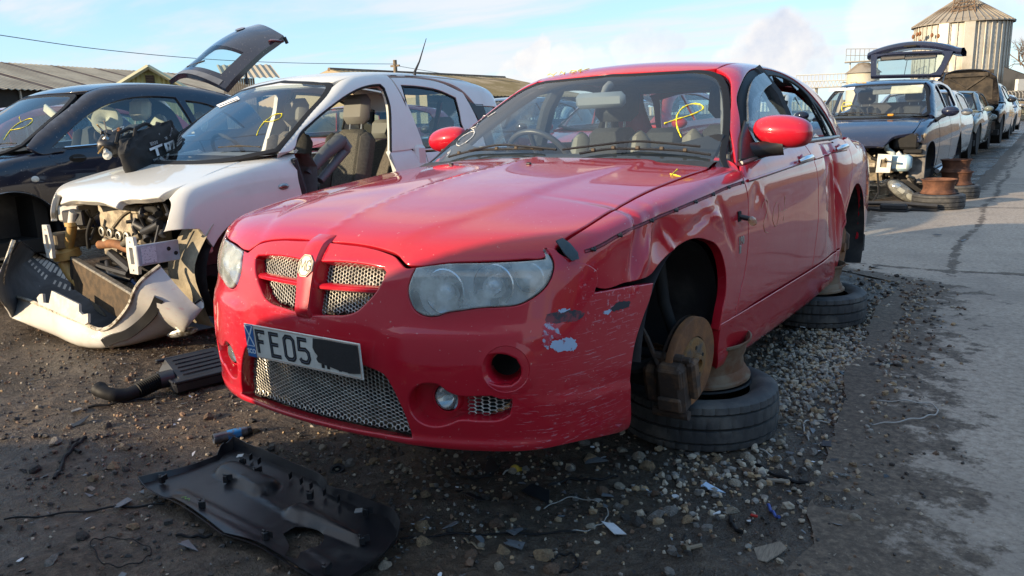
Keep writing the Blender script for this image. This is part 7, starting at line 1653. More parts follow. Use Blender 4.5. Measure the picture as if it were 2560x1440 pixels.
 for i in range(n-1):
  for j in range(14):
   a, b, c_, d_ = i*15+j, (i+1)*15+j, (i+1)*15+j+1, i*15+j+1
   if glassq(i, j): Fg.append((a, b, c_, d_))
   else: Fs += [(a, b, c_, d_), (N1+d_, N1+c_, N1+b, N1+a)]
 edge = [i*15 for i in range(n)]+[(n-1)*15+j for j in range(1, 15)]+[i*15+14 for i in range(n-2, -1, -1)]+[j for j in range(13, 0, -1)]
 Fs += [(edge[k], edge[(k+1) % len(edge)], N1+edge[(k+1) % len(edge)], N1+edge[k]) for k in range(len(edge))]
 he = [g0*15+j for j in range(2, 13)]+[i*15+12 for i in range(g0+1, g1+1)]+[g1*15+j for j in range(11, 1, -1)]+[i*15+2 for i in range(g1-1, g0, -1)]
 Fs += [(he[(k+1) % len(he)], he[k], N1+he[k], N1+he[(k+1) % len(he)]) for k in range(len(he))]
 mk('tailgate_skin', V, Fs, P, hg, smooth=True).data.set_sharp_from_angle(angle=R(40)); iu = sorted({i for f in Fg for i in f}); im = {i: k for k, i in enumerate(iu)}; mk('tailgate_glass', [V[i] for i in iu], [tuple(im[i] for i in f) for f in Fg], glass('thin_tailgate_glass', (.70, .86, .90), ior=1.35), hg, smooth=True)
 MB().grid([[q+np.array([0, 0, .008]) for q in out[i][1:14]] for i in range(0, g0-1)]).build('tailgate_spoiler', mat('grey_spoiler', (.12, .125, .14), .45, var=.3, vscale=8), hg, smooth=True)
 k = int(n*.80); q = np.array(out[k][6]); nn = unit(np.cross(np.array(out[k][7])-q, np.array(out[k+1][6])-q)); nn = nn if nn[2] > 0 else -nn
 e1 = unit(np.array(out[k][7])-q); rot = np.stack([e1, np.cross(nn, e1), nn], 1)
 MB().lathe([(.050, .0), (.058, .008), (.050, .012), (.046, .009)], 24, 'z', q, rot).build('badge_ring', M_CHROME, hg, smooth=True); MB().lathe([(0, .010), (.046, .009)], 20, 'z', q, rot).build('badge_face', mat('dark_red_badge', (.10, .02, .03), .3), hg, smooth=True)
 MB().ball(near[-5]-[.03, 0, -.01], (.05, .10, .02), 12, 8).build('tail_lamp', mat('tail_lamp_red', (.12, .02, .02), .25, coat=1), hg, smooth=True)
 MB().tube([near[-1], near[-1]+[0, .03, -.06]], .018, 6).build('latch', M_BLK, hg)
 s0 = near[int(n*.42)]-[.02, 0, .03]; s1 = X((617, 210), .50); MB().tube([s0, (s0+s1)/2, (s0+s1)/2, s1], [.010, .010, .016, .016], 8).build('gas_strut', M_BLK, root)
 a_ = np.array(out[g0+1][4]); MB().tube([a_, a_+(np.array(out[g0+2][8])-a_)*1.0+[0, 0, .02]], .008, 6).build('rear_wiper', M_BLK, hg)
build_small_dark()
for x, y, lab in ((-4.55, .55, 'near front'), (-4.5, 2.1, 'near rear'), (-5.9, .55, 'far front')): tyre((x, y, -.006), f'old tyre lying flat under the {lab} corner of the blue-black hatchback', .29, .17, nseg=96)
def build_blue_front():
 mw = mw_of(-.317, 9.383, .104, -.040, .014); root = empty('blue_car', mw=Matrix(mw.tolist()), label='dark blue hatchback with stripped nose, raised tailgate and a white number label on the windscreen', cat='car', group='scrap cars in rows')
 LOW, TOP = car_shells(([-.85, -.7, -.4, -.1, .2, .5], [.62, .72, .86, .945, 1.0, 1.03]), ([-.8, -.5, -.2, .3, 1.2, 2.2, 2.9, 3.2], [.72, .80, .845, .87, .885, .88, .84, .78]),
        ([.15, .3, .5, .64, .78, .9, 1.0, 1.08], [-.06, -.025, -.006, 0, -.010, -.03, -.07, -.13]), (-.84, .30, ([.2, .5, .7, .85], [0, 0, .04, .14])),
        ([.7, 1.0, 1.3, 1.7, 2.2, 2.7, 3.0], [1.42, 1.485, 1.515, 1.52, 1.50, 1.44, 1.38]), ([.95, 1.1, 1.25, 1.4, 1.5], [.835, .79, .73, .66, .585]), (.13, 1.02, .35, 1.65), (3.25, .35))
 B = Body(root, mw); P = M_PEUG; gp = Chart('pol', (0, 1.0), .6); pol = Chart('pol', (.40, .5), .45)
 T = lambda px, sh=LOW: B.tr(sh, px)
 fe = XY.to(T([(2160, 367), (2207, 369), (2218, 357), (2230, 344), (2246, 338), (2260, 336), (2280, 333)])); sm = XY.to(T([(2290, 322), (2300, 306), (2308, 293)]))
 fe[:, 0] = np.maximum(fe[:, 0], .02)
 panel('bonnet', LOW, XY, mirror_loop(np.concatenate([[[0, fe[0][1]]], fe[1:], sm, [[.55, .16], [.3, .09], [0, .06]]])), P, root, h=.06, fillet=.008, flange=.03, sharp=45)
 wsh = np.array([[0, 1.455], [.38, 1.445], [.57, 1.425], [.62, 1.385], [.70, 1.2], [.76, 1.04], [.72, 1.0], [.35, .985], [0, .975]])
 wsg = glazing(root, TOP, wsh, M_GLASS, .1)
 panel('roof', TOP, XY, mirror_loop([(0, .86), (.38, .89), (.56, .98), (.59, 1.3), (.595, 2.0), (.57, 2.6), (.53, 2.95), (0, 3.0)]), P, root, h=.08, fillet=.006, flange=.02, sharp=45)
 w1 = [(.62, 1.045), (.75, 1.16), (.92, 1.28), (1.15, 1.375), (1.33, 1.41), (1.43, 1.05), (1.0, 1.035)]
 w2 = [(1.49, 1.05), (1.40, 1.415), (1.7, 1.42), (2.05, 1.40), (2.35, 1.33), (2.45, 1.10), (2.2, 1.065)]
 t3 = lambda q: gp.to(TOP.solve(YZ, np.array(q)))
 fr_ = gp.to(np.array([(.775, .30, 1.04), (.71, .60, 1.21), (.63, .92, 1.385), (.58, 1.02, 1.455), (.59, 1.4, 1.48), (.59, 2.0, 1.48), (.56, 2.7, 1.40), (.66, 3.0, 1.2), (.76, 3.1, 1.04), (.82, 2.2, 1.02), (.83, 1.2, 1.0), (.81, .6, .985), (.78, .36, .985)]))
 panel('side_frame', TOP, gp, [tuple(q) for q in fr_], P, root, holes=[[tuple(q) for q in t3(w1)], [tuple(q) for q in t3(w2)]], h=.06, fillet=.006, flange=.03, both=True, sharp=40)
 wg = pol.to(T([(2283, 334), (2291, 323), (2301, 307), (2309, 294)])); arch_ = pol.to(np.array([(.86, y, z) for y, z in arc((0, .31), .36, 0, 140, 12)]))
 panel('front_wing', LOW, pol, [tuple(q) for q in np.concatenate([wg, pol.to(np.array([(.78, .42, .99), (.86, .52, .85), (.87, .50, .5), (.86, .42, .27)])), arch_, pol.to(T([(2318, 372), (2297, 355)]))])], P, root, h=.05, fillet=.004, flange=.03, both=True, sharp=40)
 for nm, ol in (('front_door', [(.50, .99), (1.0, 1.02), (1.44, 1.035), (1.48, .8), (1.47, .5), (1.45, .26), (.46, .26), (.525, .5), (.53, .85)]), ('rear_door', [(1.455, 1.035), (2.0, 1.05), (2.5, 1.07), (2.52, .9), (2.40, .74)]+arc((2.608, .31), .42, 115, 165, 5)+[(2.10, .26), (1.46, .26), (1.485, .5), (1.495, .8)]), ('rear_quarter', [(2.515, 1.07), (3.05, 1.05), (3.15, .8), (3.15, .4), (3.0, .3)]+arc((2.608, .31), .37, 0, 180, 12)+[(2.2, .3)]+arc((2.608, .31), .41, 165, 115, 5)+[(2.415, .74), (2.535, .9)])):
  o = panel(nm, LOW, YZ, ol, P, root, h=.06, fillet=.004, flange=.03, both=True, sharp=40)
  if nm == 'front_door': fd = o
 for i, s in enumerate((1, -1)):
  panel('window', TOP, YZ, scale2(w1, 1.02), M_SIDEGL, fd[i], h=.1, off=-.014, fillet=0, flange=0, mirror=s < 0)
  MB().tube([(s*.88, .45, .24), (s*.885, 1.2, .25), (s*.88, 2.15, .26)], .03, 8).build('sill_strip', mat('sill_silver', (.42, .46, .52), .3, .6), root, smooth=True)
  MB().ball((s*.985, .44, 1.045), (.11, .075, .068), 16, 10).build('mirror_shell', P, root, smooth=True); MB().tube([(s*.83, .36, .93), (s*.88, .40, .97), (s*.93, .44, 1.0)], [.03, .022, .03], 8).build('mirror_arm', M_BLK, root, smooth=True)
  rows = [[(s*x, -math.cos(R(a))*rr, .31+math.sin(R(a))*rr) for x, rr in ((.85, .36), (.76, .37), (.5, .36), (.49, 0))] for a in np.linspace(-40, 205, 20)]
  MB().grid(rows if s > 0 else [r_[::-1] for r_ in rows]).build('wheel_arch_liner', M_LINER, root, smooth=True)
  rows = [[(s*x, 2.608-math.cos(R(a))*rr, .31+math.sin(R(a))*rr) for x, rr in ((.85, .365), (.76, .37), (.5, .36), (.49, 0))] for a in np.linspace(-30, 210, 18)]
  MB().grid(rows if s > 0 else [r_[::-1] for r_ in rows]).build('wheel_arch_liner', M_LINER, root, smooth=True)
 mb = MB(); mb.box((0, 1.4, .24), (1.66, 3.4, .1)).box((0, .25, .6), (1.5, .1, .75)).box((0, .0, .40), (.9, .5, .3)); mb.build('floor_pan', M_DRK, root)
 seats_simple(root, 1.35, .36, M_INT, M_INT)
 MB().box((0, 2.4, .8), (1.3, .2, .75), rotm('X', -.3), bev=.05).build('rear_seat', M_INT, root, smooth=True)
 MB().grid([[(x, y+.12*x*x, z) for x in np.linspace(-.7, .7, 9)] for y, z in ((.16, 1.0), (.5, 1.02), (.62, .98), (.62, .6))]).build('dashboard', M_INT, root, smooth=True)
 c = np.array([-.36, .80, 1.0]); e2 = unit([0, -.4, .9]); MB().tube([c+.18*(math.cos(t)*np.array([1, 0, 0])+math.sin(t)*e2) for t in np.linspace(0, 6.283, 26)[:-1]], .016, 8, closed=True).build('steering_wheel', M_INT, root, smooth=True)
 MB().box((.02, .92, 1.34), (.26, .03, .07), bev=.01).build('rear_view_mirror', M_INTL, root); MB().box((.36, .84, 1.36), (.42, .02, .13), rotm('X', -.5), bev=.01).build('sun_visor', M_CREAM, root)
 q = B.tr(TOP, [(2075, 221), (2138, 218), (2135, 225), (2073, 229)]); n = TOP.normal(q); lb = MB().add(q+n*.004, [(0, 1, 2, 3)]).build('windscreen_label', mat('label_white', ()), wsg)
 ex = unit(q[1]-q[0]); ez = n.mean(0); ey = np.cross(ez, ex); text_obj('73864163', .062, M_BLK, wsg, frame4(q.mean(0)+ez*.008, ex, ey, ez), 'label_print', bold=.001, sx=.9)
 for seg in ([(2105, 277), (2106, 262), (2110, 257), (2126, 256), (2130, 262), (2118, 266), (2108, 266)], ): stroke(B, TOP, seg, .006, M_YEL, 'crayon_mark', wsg, .004)
 for seg in ([(2102, 209), (2112, 207), (2120, 209)], [(2126, 208), (2140, 206), (2150, 208), (2166, 207)]): stroke(B, TOP, seg, .006, mat('ochre_crayon', (.55, .35, .05), .7), 'crayon_mark', root, .005)
 for seg in ([(2085, 288), (2150, 285), (2210, 289)], [(2205, 289), (2260, 287), (2303, 288)]): stroke(B, TOP, seg, .012, M_BLK, 'wiper', root, .02)
 q = B.tr(TOP, [(2228, 289)])[0]; MB().box(q+[0, -.04, .01], (.08, .03, .03), bev=.01).build('wiper_cap', mat('amber_plastic', (.55, .25, .02), .4), root)
 # stripped nose
 E = lambda px, y=-.55: B.plane(np.array(px, float), 1, y)
 c2 = E((2209, 408), -.72); MB().slab([[(-.085, -.12), (.085, -.12), (.10, .11), (-.07, .12)], [(-.04, -.05), (-.03, .05), (.05, .05), (.04, -.055)]], 0, .02, (c2, (1, 0, 0), (0, 0, 1), (0, -1, 0))).build('crash_rail_end', M_WPL, root); MB().box(c2+[0, .25, 0], (.10, .5, .14)).build('chassis_rail', M_SAND, root)
 c3 = E((2252, 407), -.55); MB().box(c3, (.25, .2, .21), bev=.04).build('washer_bottle', mat('pale_blue_bottle', (.40, .58, .66), .4, col2=(.55, .56, .46), vscale=6, lo=.45, hi=.6), root, smooth=True)
 MB().tube(crom([E((2212, 352), -.5), E((2217, 372), -.5), E((2232, 384), -.55), E((2233, 392), -.55)], 5), .034, 10).build('filler_hose', mat('grey_hose', (.36, .40, .38), .5), root, smooth=True); MB().tube([E((2244, 388)), E((2252, 382))], .035, 8).build('bottle_cap', M_WPL, root, smooth=True)
 MB().box(E((2180, 412), -.62), (.10, .08, .06), bev=.01).build('horn', M_ALU, root); MB().box(E((2165, 440), -.3), (.45, .2, .10)).box(E((2168, 402), -.3), (.40, .2, .08)).build('cross_member', M_SAND, root)
 MB().box(E((2292, 410), -.40), (.20, .05, .50), rotm('Z', .2), bev=.01).box(E((2306, 410), -.32), (.05, .1, .52), rotm('Z', .2)).build('inner_guard', mat('dusty_guard_grey', (.22, .20, .18), .8, col2=(.07, .065, .06), vscale=7), root, smooth=True)
 MB().box(E((2283, 378), -.45), (.22, .10, .05), bev=.01).box(E((2270, 352), -.35), (.3, .3, .2), bev=.03).build('lamp_bracket', M_DRK, root)
 for k in range(22):
  a = E((RNG.uniform(2150, 2300), RNG.uniform(375, 450)), RNG.uniform(-.6, -.2)); b = a+RNG.normal(size=3)*.16; MB().tube(crom([a, (a+b)/2+RNG.normal(size=3)*.05, b], 4), RNG.uniform(.008, .026), 6).build('cable', (M_DRK, M_SAND, M_BLK, M_SAND, M_ALU)[k % 5], root, smooth=True)
 for k in range(10): MB().box(E((RNG.uniform(2150, 2290), RNG.uniform(345, 470)), RNG.uniform(-.4, -.1)), RNG.uniform(.05, .16, 3), euler(*RNG.uniform(-1, 1, 3)), bev=.01).build('engine_part', (M_DRK, M_ALU, M_SAND, M_RUSTD)[k % 4], root)
 # lamp dangling on its wires
 a, b = E((2222, 455), -.85), E((2290, 502), -.80); ex = unit(b-a); ez = unit([0, -1, .25]); ez = unit(ez-(ez @ ex)*ex); ey = np.cross(ez, ex); L_ = np.linalg.norm(b-a); o_ = (a+b)/2; rot = np.stack([ex, ey, ez], 1)
 hl = empty('headlight'); hl.parent = root
 MB().ball(o_-ez*.03, (L_*.56, .105, .09), 20, 12, rot).build('lamp_case', M_BLK, hl, smooth=True); MB().ball(o_+ez*.015, (L_*.53, .088, .075), 20, 12, rot).build('lens', glass('hanging_lens', (.8, .82, .8), .06, .35, (.42, .42, .38)), hl, smooth=True)
 MB().ball(o_-ex*L_*.22+ez*.035, (.07, .06, .035), 14, 9, rot).build('reflector', M_CHROME, hl, smooth=True); MB().box(o_-ex*.02+ez*.075, (.08, .05, .012), rot).build('lamp_sticker', M_WPL, hl); MB().ball(o_+ex*L_*.25+ez*.03, (.09, .04, .03), 12, 8, rot).build('indicator', M_WPL, hl, smooth=True)
 MB().box(o_+ex*.08+ey*.12-ez*.03, (L_*.6, .05, .09), rot).build('lamp_back', M_DRK, hl)
 # raised tailgate
 hg = empty('tailgate'); hg.parent = root; Y0 = 3.0
 def Q(px, y): return B.plane(np.array(px, float), 1, y)
 glass_o = [Q(q, y) for q, y in (((2177, 194), 3.0), ((2178, 140), 3.35), ((2230, 132), 3.35), ((2310, 130), 3.35), ((2384, 135), 3.35), ((2372, 158), 3.2), ((2354, 196), 3.0), ((2260, 195), 3.0))]
 hole = [Q(q, y) for q, y in (((2192, 191), 3.02), ((2191, 160), 3.2), ((2194, 146), 3.32), ((2214, 140), 3.33), ((2280, 136), 3.33), ((2355, 137), 3.33), ((2363, 143), 3.3), ((2352, 170), 3.15), ((2340, 186), 3.03), ((2325, 191), 3.01))]
 ex = unit([1, 0, 0]); o_ = glass_o[0]; ey = unit((glass_o[1]-glass_o[0])-((glass_o[1]-glass_o[0]) @ ex)*ex); ez = np.cross(ex, ey); to2 = lambda L: [((q-o_) @ ex, (q-o_) @ ey) for q in L]
 MB().slab([to2(glass_o), to2(hole)], -.03, .03, (o_, ex, ey, ez)).build('tailgate_frame', P, hg); MB().slab([to2(hole)], -.004, .004, (o_, ex, ey, ez)).build('tailgate_glass', M_SIDEGL, hg)
 lip = []
 for t in np.linspace(0, 1, 20):
  top_ = Q((2172+t*234, 134-22*math.sin(math.pi*min(1, t*1.05))**.8-12*t), 3.45); lip.append([top_+[0, d_, z_] for d_, z_ in ((-.10, -.09), (-.12, -.05), (-.08, .0), (0, .02), (.25, .03), (.55, -.03), (.56, -.10), (.1, -.12), (-.10, -.09))])
 MB().grid(lip).build('tailgate_lower', P, hg, smooth=True)
 c4 = Q((2276, 118), 3.3); MB().box(c4+[0, -.03, .02], (.20, .02, .03), bev=.005).build('badge', M_DRK, hg); bx = [Q(q, 3.28) for q in ((2206, 148), (2260, 142), (2318, 139))]; MB().box((bx[0]+bx[1])/2, (.4, .05, .08), bev=.02).build('brake_lamp', M_BLK, hg, smooth=True); MB().box(bx[2]-[.1, 0, .02], (.5, .04, .07), bev=.02).build('wiper_motor', M_BLK, hg, smooth=True)
 MB().tube([Q((2362, 182), 3.1), Q((2356, 205), 2.6)], .012, 6).build('gas_strut', M_BLK, root); MB().tube([Q((2260, 190), 3.06), Q((2268, 150), 3.3)], .006, 5).build('rear_wiper', M_BLK, hg)
 return root
build_blue_front()
for px, lab, r_ in (((2350, 525), 'front', .30), ((2395, 498), 'second', .29)):
 p = ground_at(*px, 0); tyre((p[0]-.05, p[1]+.22, .0), f'old tyre lying flat, {lab} one under the near side of the dark blue hatchback', r_, .18, nseg=96)
 steel_wheel((p[0]-.06, p[1]+.24, .18), f'red-rusted steel wheel on the {lab} tyre under the dark blue hatchback', .20, .17, m_=M_RIMR)
 if lab == 'second': steel_wheel((p[0]-.08, p[1]+.26, .35), f'upper red-rusted steel wheel of the {lab} pile under the dark blue hatchback', .19, .16, m_=M_RIMR)
p = ground_at(2200, 528); o = MB().slab([[(-.45, .1), (-.3, .14), (-.2, .04), (-.1, .02), (0, -.06), (.30, -.06), (.32, .08), (.6, .1), (.62, .2), (.1, .24), (-.45, .24)]], 0, .02).tube([(-.45, .22, .05), (.1, .22, .07), (.6, .18, .05)], .03, 6).box((.15, .0, .05), (.30, .10, .08), bev=.02).build('undertray', M_BLK, label='black plastic undertray lying before the dark blue hatchback', cat='tray', loc=p+[0, 0, .01])
# ------------------------------------------------------------------ simpler cars for the rows behind
def simple_car(name, P, label, bonnet_up=False, tall=1.0):
 root = empty(name, label=label, cat='car', group='scrap cars in rows')
 LOW, TOP = car_shells(([-.8, -.65, -.35, 0, .3, .6], [.60, .70, .82, .90, .95, .97]), ([-.8, -.5, -.2, .3, 1.2, 2.2, 2.9, 3.2], [.66, .765, .81, .835, .845, .84, .80, .73]),
        ([.15, .3, .5, .64, .78, .9, 1.0, 1.08], [-.06, -.025, -.006, 0, -.012, -.04, -.08, -.14]), (-.80, .30, ([.2, .5, .7, .85], [0, 0, .04, .14])),
        ([.7, 1.0, 1.3, 1.7, 2.2, 2.7, 3.0], [1.32, 1.395, 1.43, 1.44, 1.42, 1.36, 1.29]), ([.9, 1.05, 1.2, 1.35, 1.45], [.80, .74, .67, .60, .53]), (.16, .96, .35, 1.75), (3.2, .40))
 gp = Chart('pol', (0, .95), .6); pol = Chart('pol', (.40, .5), .45); H_ = .11
 bl = mirror_loop([(0, -.70), (.4, -.64), (.62, -.48), (.68, -.1), (.68, .28), (.4, .16), (0, .10)])
 bo = panel('bonnet', LOW, XY, bl, P, root, h=H_, flange=.03, sharp=45)
 if bonnet_up:
  bo.data = bo.data.copy(); M4 = Matrix.Translation((0, .16, .93)) @ Matrix.Rotation(R(-80), 4, 'X') @ Matrix.Translation((0, -.16, -.93)); bo.matrix_local = M4
  u = MB().box((0, -.28, .83), (1.1, .75, .03), rotm('X', .22), bev=.01).box((0, -.55, .74), (.9, .10, .05), bev=.01).tube([(-.4, -.5, .77), (0, -.2, .83), (.4, -.5, .77)], .03, 6).build('bonnet_lining', mat('dusty_brown_lining', (.075, .06, .045), .9, col2=(.025, .022, .02), vscale=5), root); u.matrix_local = M4
  MB().box((0, -.2, .62), (1.0, .7, .3), bev=.05).build('engine', M_DRK, root)
 glazing(root, TOP, np.array([[0, 1.375], [.35, 1.365], [.52, 1.33], [.60, 1.18], [.70, .98], [.35, .93], [0, .92]]), M_GLASS, .15)
 panel('roof', TOP, XY, mirror_loop([(0, .90), (.35, .93), (.51, 1.0), (.545, 1.3), (.55, 2.0), (.52, 2.6), (.48, 2.9), (0, 2.95)]), P, root, h=.12, flange=.02, sharp=45)
 w1 = [(.60, .99), (.75, 1.12), (.95, 1.235), (1.15, 1.30), (1.33, 1.325), (1.43, 1.0)]; w2 = [(1.49, 1.0), (1.40, 1.33), (1.7, 1.34), (2.05, 1.32), (2.4, 1.25), (2.5, 1.03)]; t3 = lambda q: [tuple(a) for a in gp.to(TOP.solve(YZ, np.array(q)))]
 fr_ = gp.to(np.array([(.71, .28, .97), (.62, .62, 1.16), (.53, 1.0, 1.36), (.54, 1.4, 1.40), (.55, 2.0, 1.40), (.51, 2.7, 1.32), (.64, 2.95, 1.15), (.74, 3.05, .98), (.80, 2.2, .96), (.80, 1.2, .945), (.78, .5, .93), (.74, .3, .93)]))
 panel('side_frame', TOP, gp, [tuple(q) for q in fr_], P, root, holes=[t3(w1), t3(w2)], h=.1, flange=.02, both=True, sharp=40)
 A = lambda c, r_, a0, a1, n: pol.to(np.array([(.82, y, z) for y, z in arc(c, r_, a0, a1, n)]))
 panel('front_wing', LOW, pol, [tuple(q) for q in np.concatenate([pol.to(np.array([(.63, -.48, .72), (.69, -.1, .84), (.69, .28, .92), (.75, .42, .93), (.83, .48, .7), (.82, .42, .27)])), A((0, .31), .36, 0, 160, 10), pol.to(np.array([(.74, -.50, .5)]))])], P, root, h=H_, flange=.03, both=True, sharp=40)
 panel('side', LOW, YZ, [(.46, .945), (1.2, .96), (2.5, .98), (3.05, .96), (3.12, .8), (3.12, .4), (3.0, .3)]+arc((2.6, .31), .36, 0, 180, 10)+[(2.1, .22), (.5, .22), (.50, .6)], P, root, h=H_, flange=.03, both=True, sharp=40)
 for s in (1, -1):
  for w_ in (w1, w2): panel('window', TOP, YZ, scale2(w_, 1.02), M_SIDEGL, root, h=.2, off=-.012, fillet=0, flange=0, mirror=s < 0)
  MB().ball((s*.92, .45, .98), (.10, .07, .065), 12, 8).build('mirror_shell', P, root, smooth=True)
  MB().ball((s*.58, -.62, .60), (.16, .10, .08), 12, 8).build('headlight', M_LENS, root, smooth=True)
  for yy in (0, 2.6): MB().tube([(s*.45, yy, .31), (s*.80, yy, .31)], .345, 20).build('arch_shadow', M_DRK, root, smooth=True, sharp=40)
 panel('front_bumper', LOW, Chart('xz', (0, 1.2)), mirror_loop([(0, .56), (.4, .56), (.70, .5), (.72, .25), (.4, .2), (0, .2)]), P, root, h=H_, flange=.04, sharp=45)
 MB().box((0, 1.2, .24), (1.56, 3.6, .12)).box((0, -.3, .42), (1.1, .5, .3)).box((0, .3, .6), (1.4, .1, .6)).build('floor_pan', M_DRK, root); seats_simple(root, 1.35, .30, M_INT, M_INT)
 MB().box((0, 2.4, .7), (1.3, .2, .75), rotm('X', -.3), bev=.05).build('rear_seat', M_INT, root, smooth=True); panel('tailgate', LOW, Chart('xzr', (0, 2)), mirror_loop([(0, .97), (.68, .95), (.74, .6), (.7, .3), (0, .3)]), P, root, h=.2, sharp=45)
 panel('rear_window', TOP, Chart('xzr', (0, 2)), mirror_loop([(0, 1.30), (.45, 1.28), (.62, 1.0), (0, .96)]), M_SIDEGL, root, h=.2, off=0, fillet=0, flange=0, sharp=45)
 return root
def dup(root, loc, rz, label, P=None, P0=None, scale=1.0):
 r_ = root.copy(); COL.objects.link(r_); r_.location = loc; r_.rotation_euler = (0, 0, rz); r_['label'] = label; r_.scale = (scale,)*3
 def rec(src, dst):
  for ch in src.children:
   c = ch.copy(); COL.objects.link(c); c.parent = dst
   if P is not None and c.type == 'MESH':
    for sl in c.material_slots:
     if sl.material == P0: sl.link = 'OBJECT'; sl.material = P
   rec(ch, c)
 rec(root, r_); return r_
P1 = paint('silver_grey_paint', (.27, .28, .29), .25, (.3, .27, .23), metal=.4); P2 = paint('mid_blue_paint', (.03, .10, .24), .2); P3 = paint('green_grey_paint', (.13, .15, .13), .25); P4 = paint('black_paint', (.012, .012, .014), .2); P5 = paint('dull_red_paint', (.36, .02, .02), .2); P6 = paint('pale_van_white', (.60, .60, .58), .25); P7 = paint('steel_blue_paint', (.16, .22, .32), .2, metal=.4)
c0 = simple_car('scrap_car', P1, 'silver grey scrap car right behind the dark blue hatchback'); c0.location = (-.42, 14.1, .12); c0.rotation_euler = (0, 0, -.03)
c1 = simple_car('scrap_car', P4, 'black scrap car with its bonnet standing open in the far row', True); c1.scale = (1.12,)*3; c1.location = (-.15, 22.4, .22); c1.rotation_euler = (0, 0, -.03)
dup(c0, (-.36, 18.8, .12), -.03, 'greenish grey scrap car, second behind the dark blue hatchback', P3, P1, 1.02)
dup(c1, (-.20, 29.0, .14), -.03, 'second open-bonnet scrap car in the far row, blue-grey', P7, P4)
dup(c0, (-.15, 34.6, .14), -.03, 'farthest silver scrap car of the row along the paved way', P1, P1)
dup(c0, (-2.75, 6.0, .16), .02, 'dull red scrap car behind the silver hatchback', P5, P1)
dup(c0, (-5.4, 6.6, .16), -.02, 'dark scrap car behind the blue-black hatchback', P4, P1)
REDPOS = (-2.75, 6.3)
for k, (x, y, Pn, nm) in enumerate(((-8.0, 6.0, P5, 'dark red scrap car at the far left edge'), (-2.8, 11.6, P6, 'white scrap car two rows behind the silver hatchback'), (-5.4, 12.0, P2, 'blue scrap car two rows behind the dark hatchback'), (-8.0, 12.4, P6, 'white scrap car far back at the left'), (-7.85, .6, P5, 'red scrap car just outside the left edge'))):
 dup(c0, (x, y, .16), .02*(k % 3-1), nm, Pn, P1)
# ------------------------------------------------------------------ buildings and yard beyond
def far(px, py, d):
 v = rays((px, py)); return CAMPOS+v*d/math.hypot(v[0], v[1])
def corrugated(name, a, b, c, d_, parent, material, pitch=.30, amp=.035):
 a, b, c, d_ = (np.asarray(q, float) for q in (a, b, c, d_)); n = int(np.linalg.norm(b-a)/pitch)*4+1; nz = unit(np.cross(b-a, d_-a)); nz = nz if nz[2] >= 0 else -nz; rows = []
 for i in range(n):
  t = i/(n-1); o = nz*amp*math.sin(i*math.pi/2); rows.append([a+(b-a)*t+o, d_+(c-d_)*t+o])
 return MB().grid(rows).build(name, material, parent, smooth=True)
M_ROOF = mat('weathered_roof_sheet', (.38, .33, .245), .85, col2=(.25, .21, .155), vscale=.35, lo=.4, hi=.65)
M_ROOFR = mat('rusted_roof_sheet', (.12, .06, .035), .9, col2=(.22, .16, .11), vscale=.6)
M_MOSS = mat('mossy_roof_sheet', (.15, .12, .06), .95, col2=(.27, .22, .15), vscale=.5, lo=.4, hi=.62)
M_YWALL = mat('yellowed_cladding', (.56, .50, .20), .8, col2=(.42, .45, .22), vscale=.25, lo=.42, hi=.65)
M_DWALL = mat('dark_wall', (.055, .048, .040), .9, var=.5, vscale=.6)
M_SILO = mat('galvanised_silo', (.50, .47, .40), .55, .25, col2=(.36, .32, .25), vscale=.35, lo=.45, hi=.7)
M_SILOR = mat('rusty_silo_roof', (.29, .255, .205), .8, .15, col2=(.17, .125, .085), vscale=.5, lo=.45, hi=.62)
M_GALV = mat('galvanised_rib', (.46, .43, .37), .5, .4, var=.3, vscale=.8)
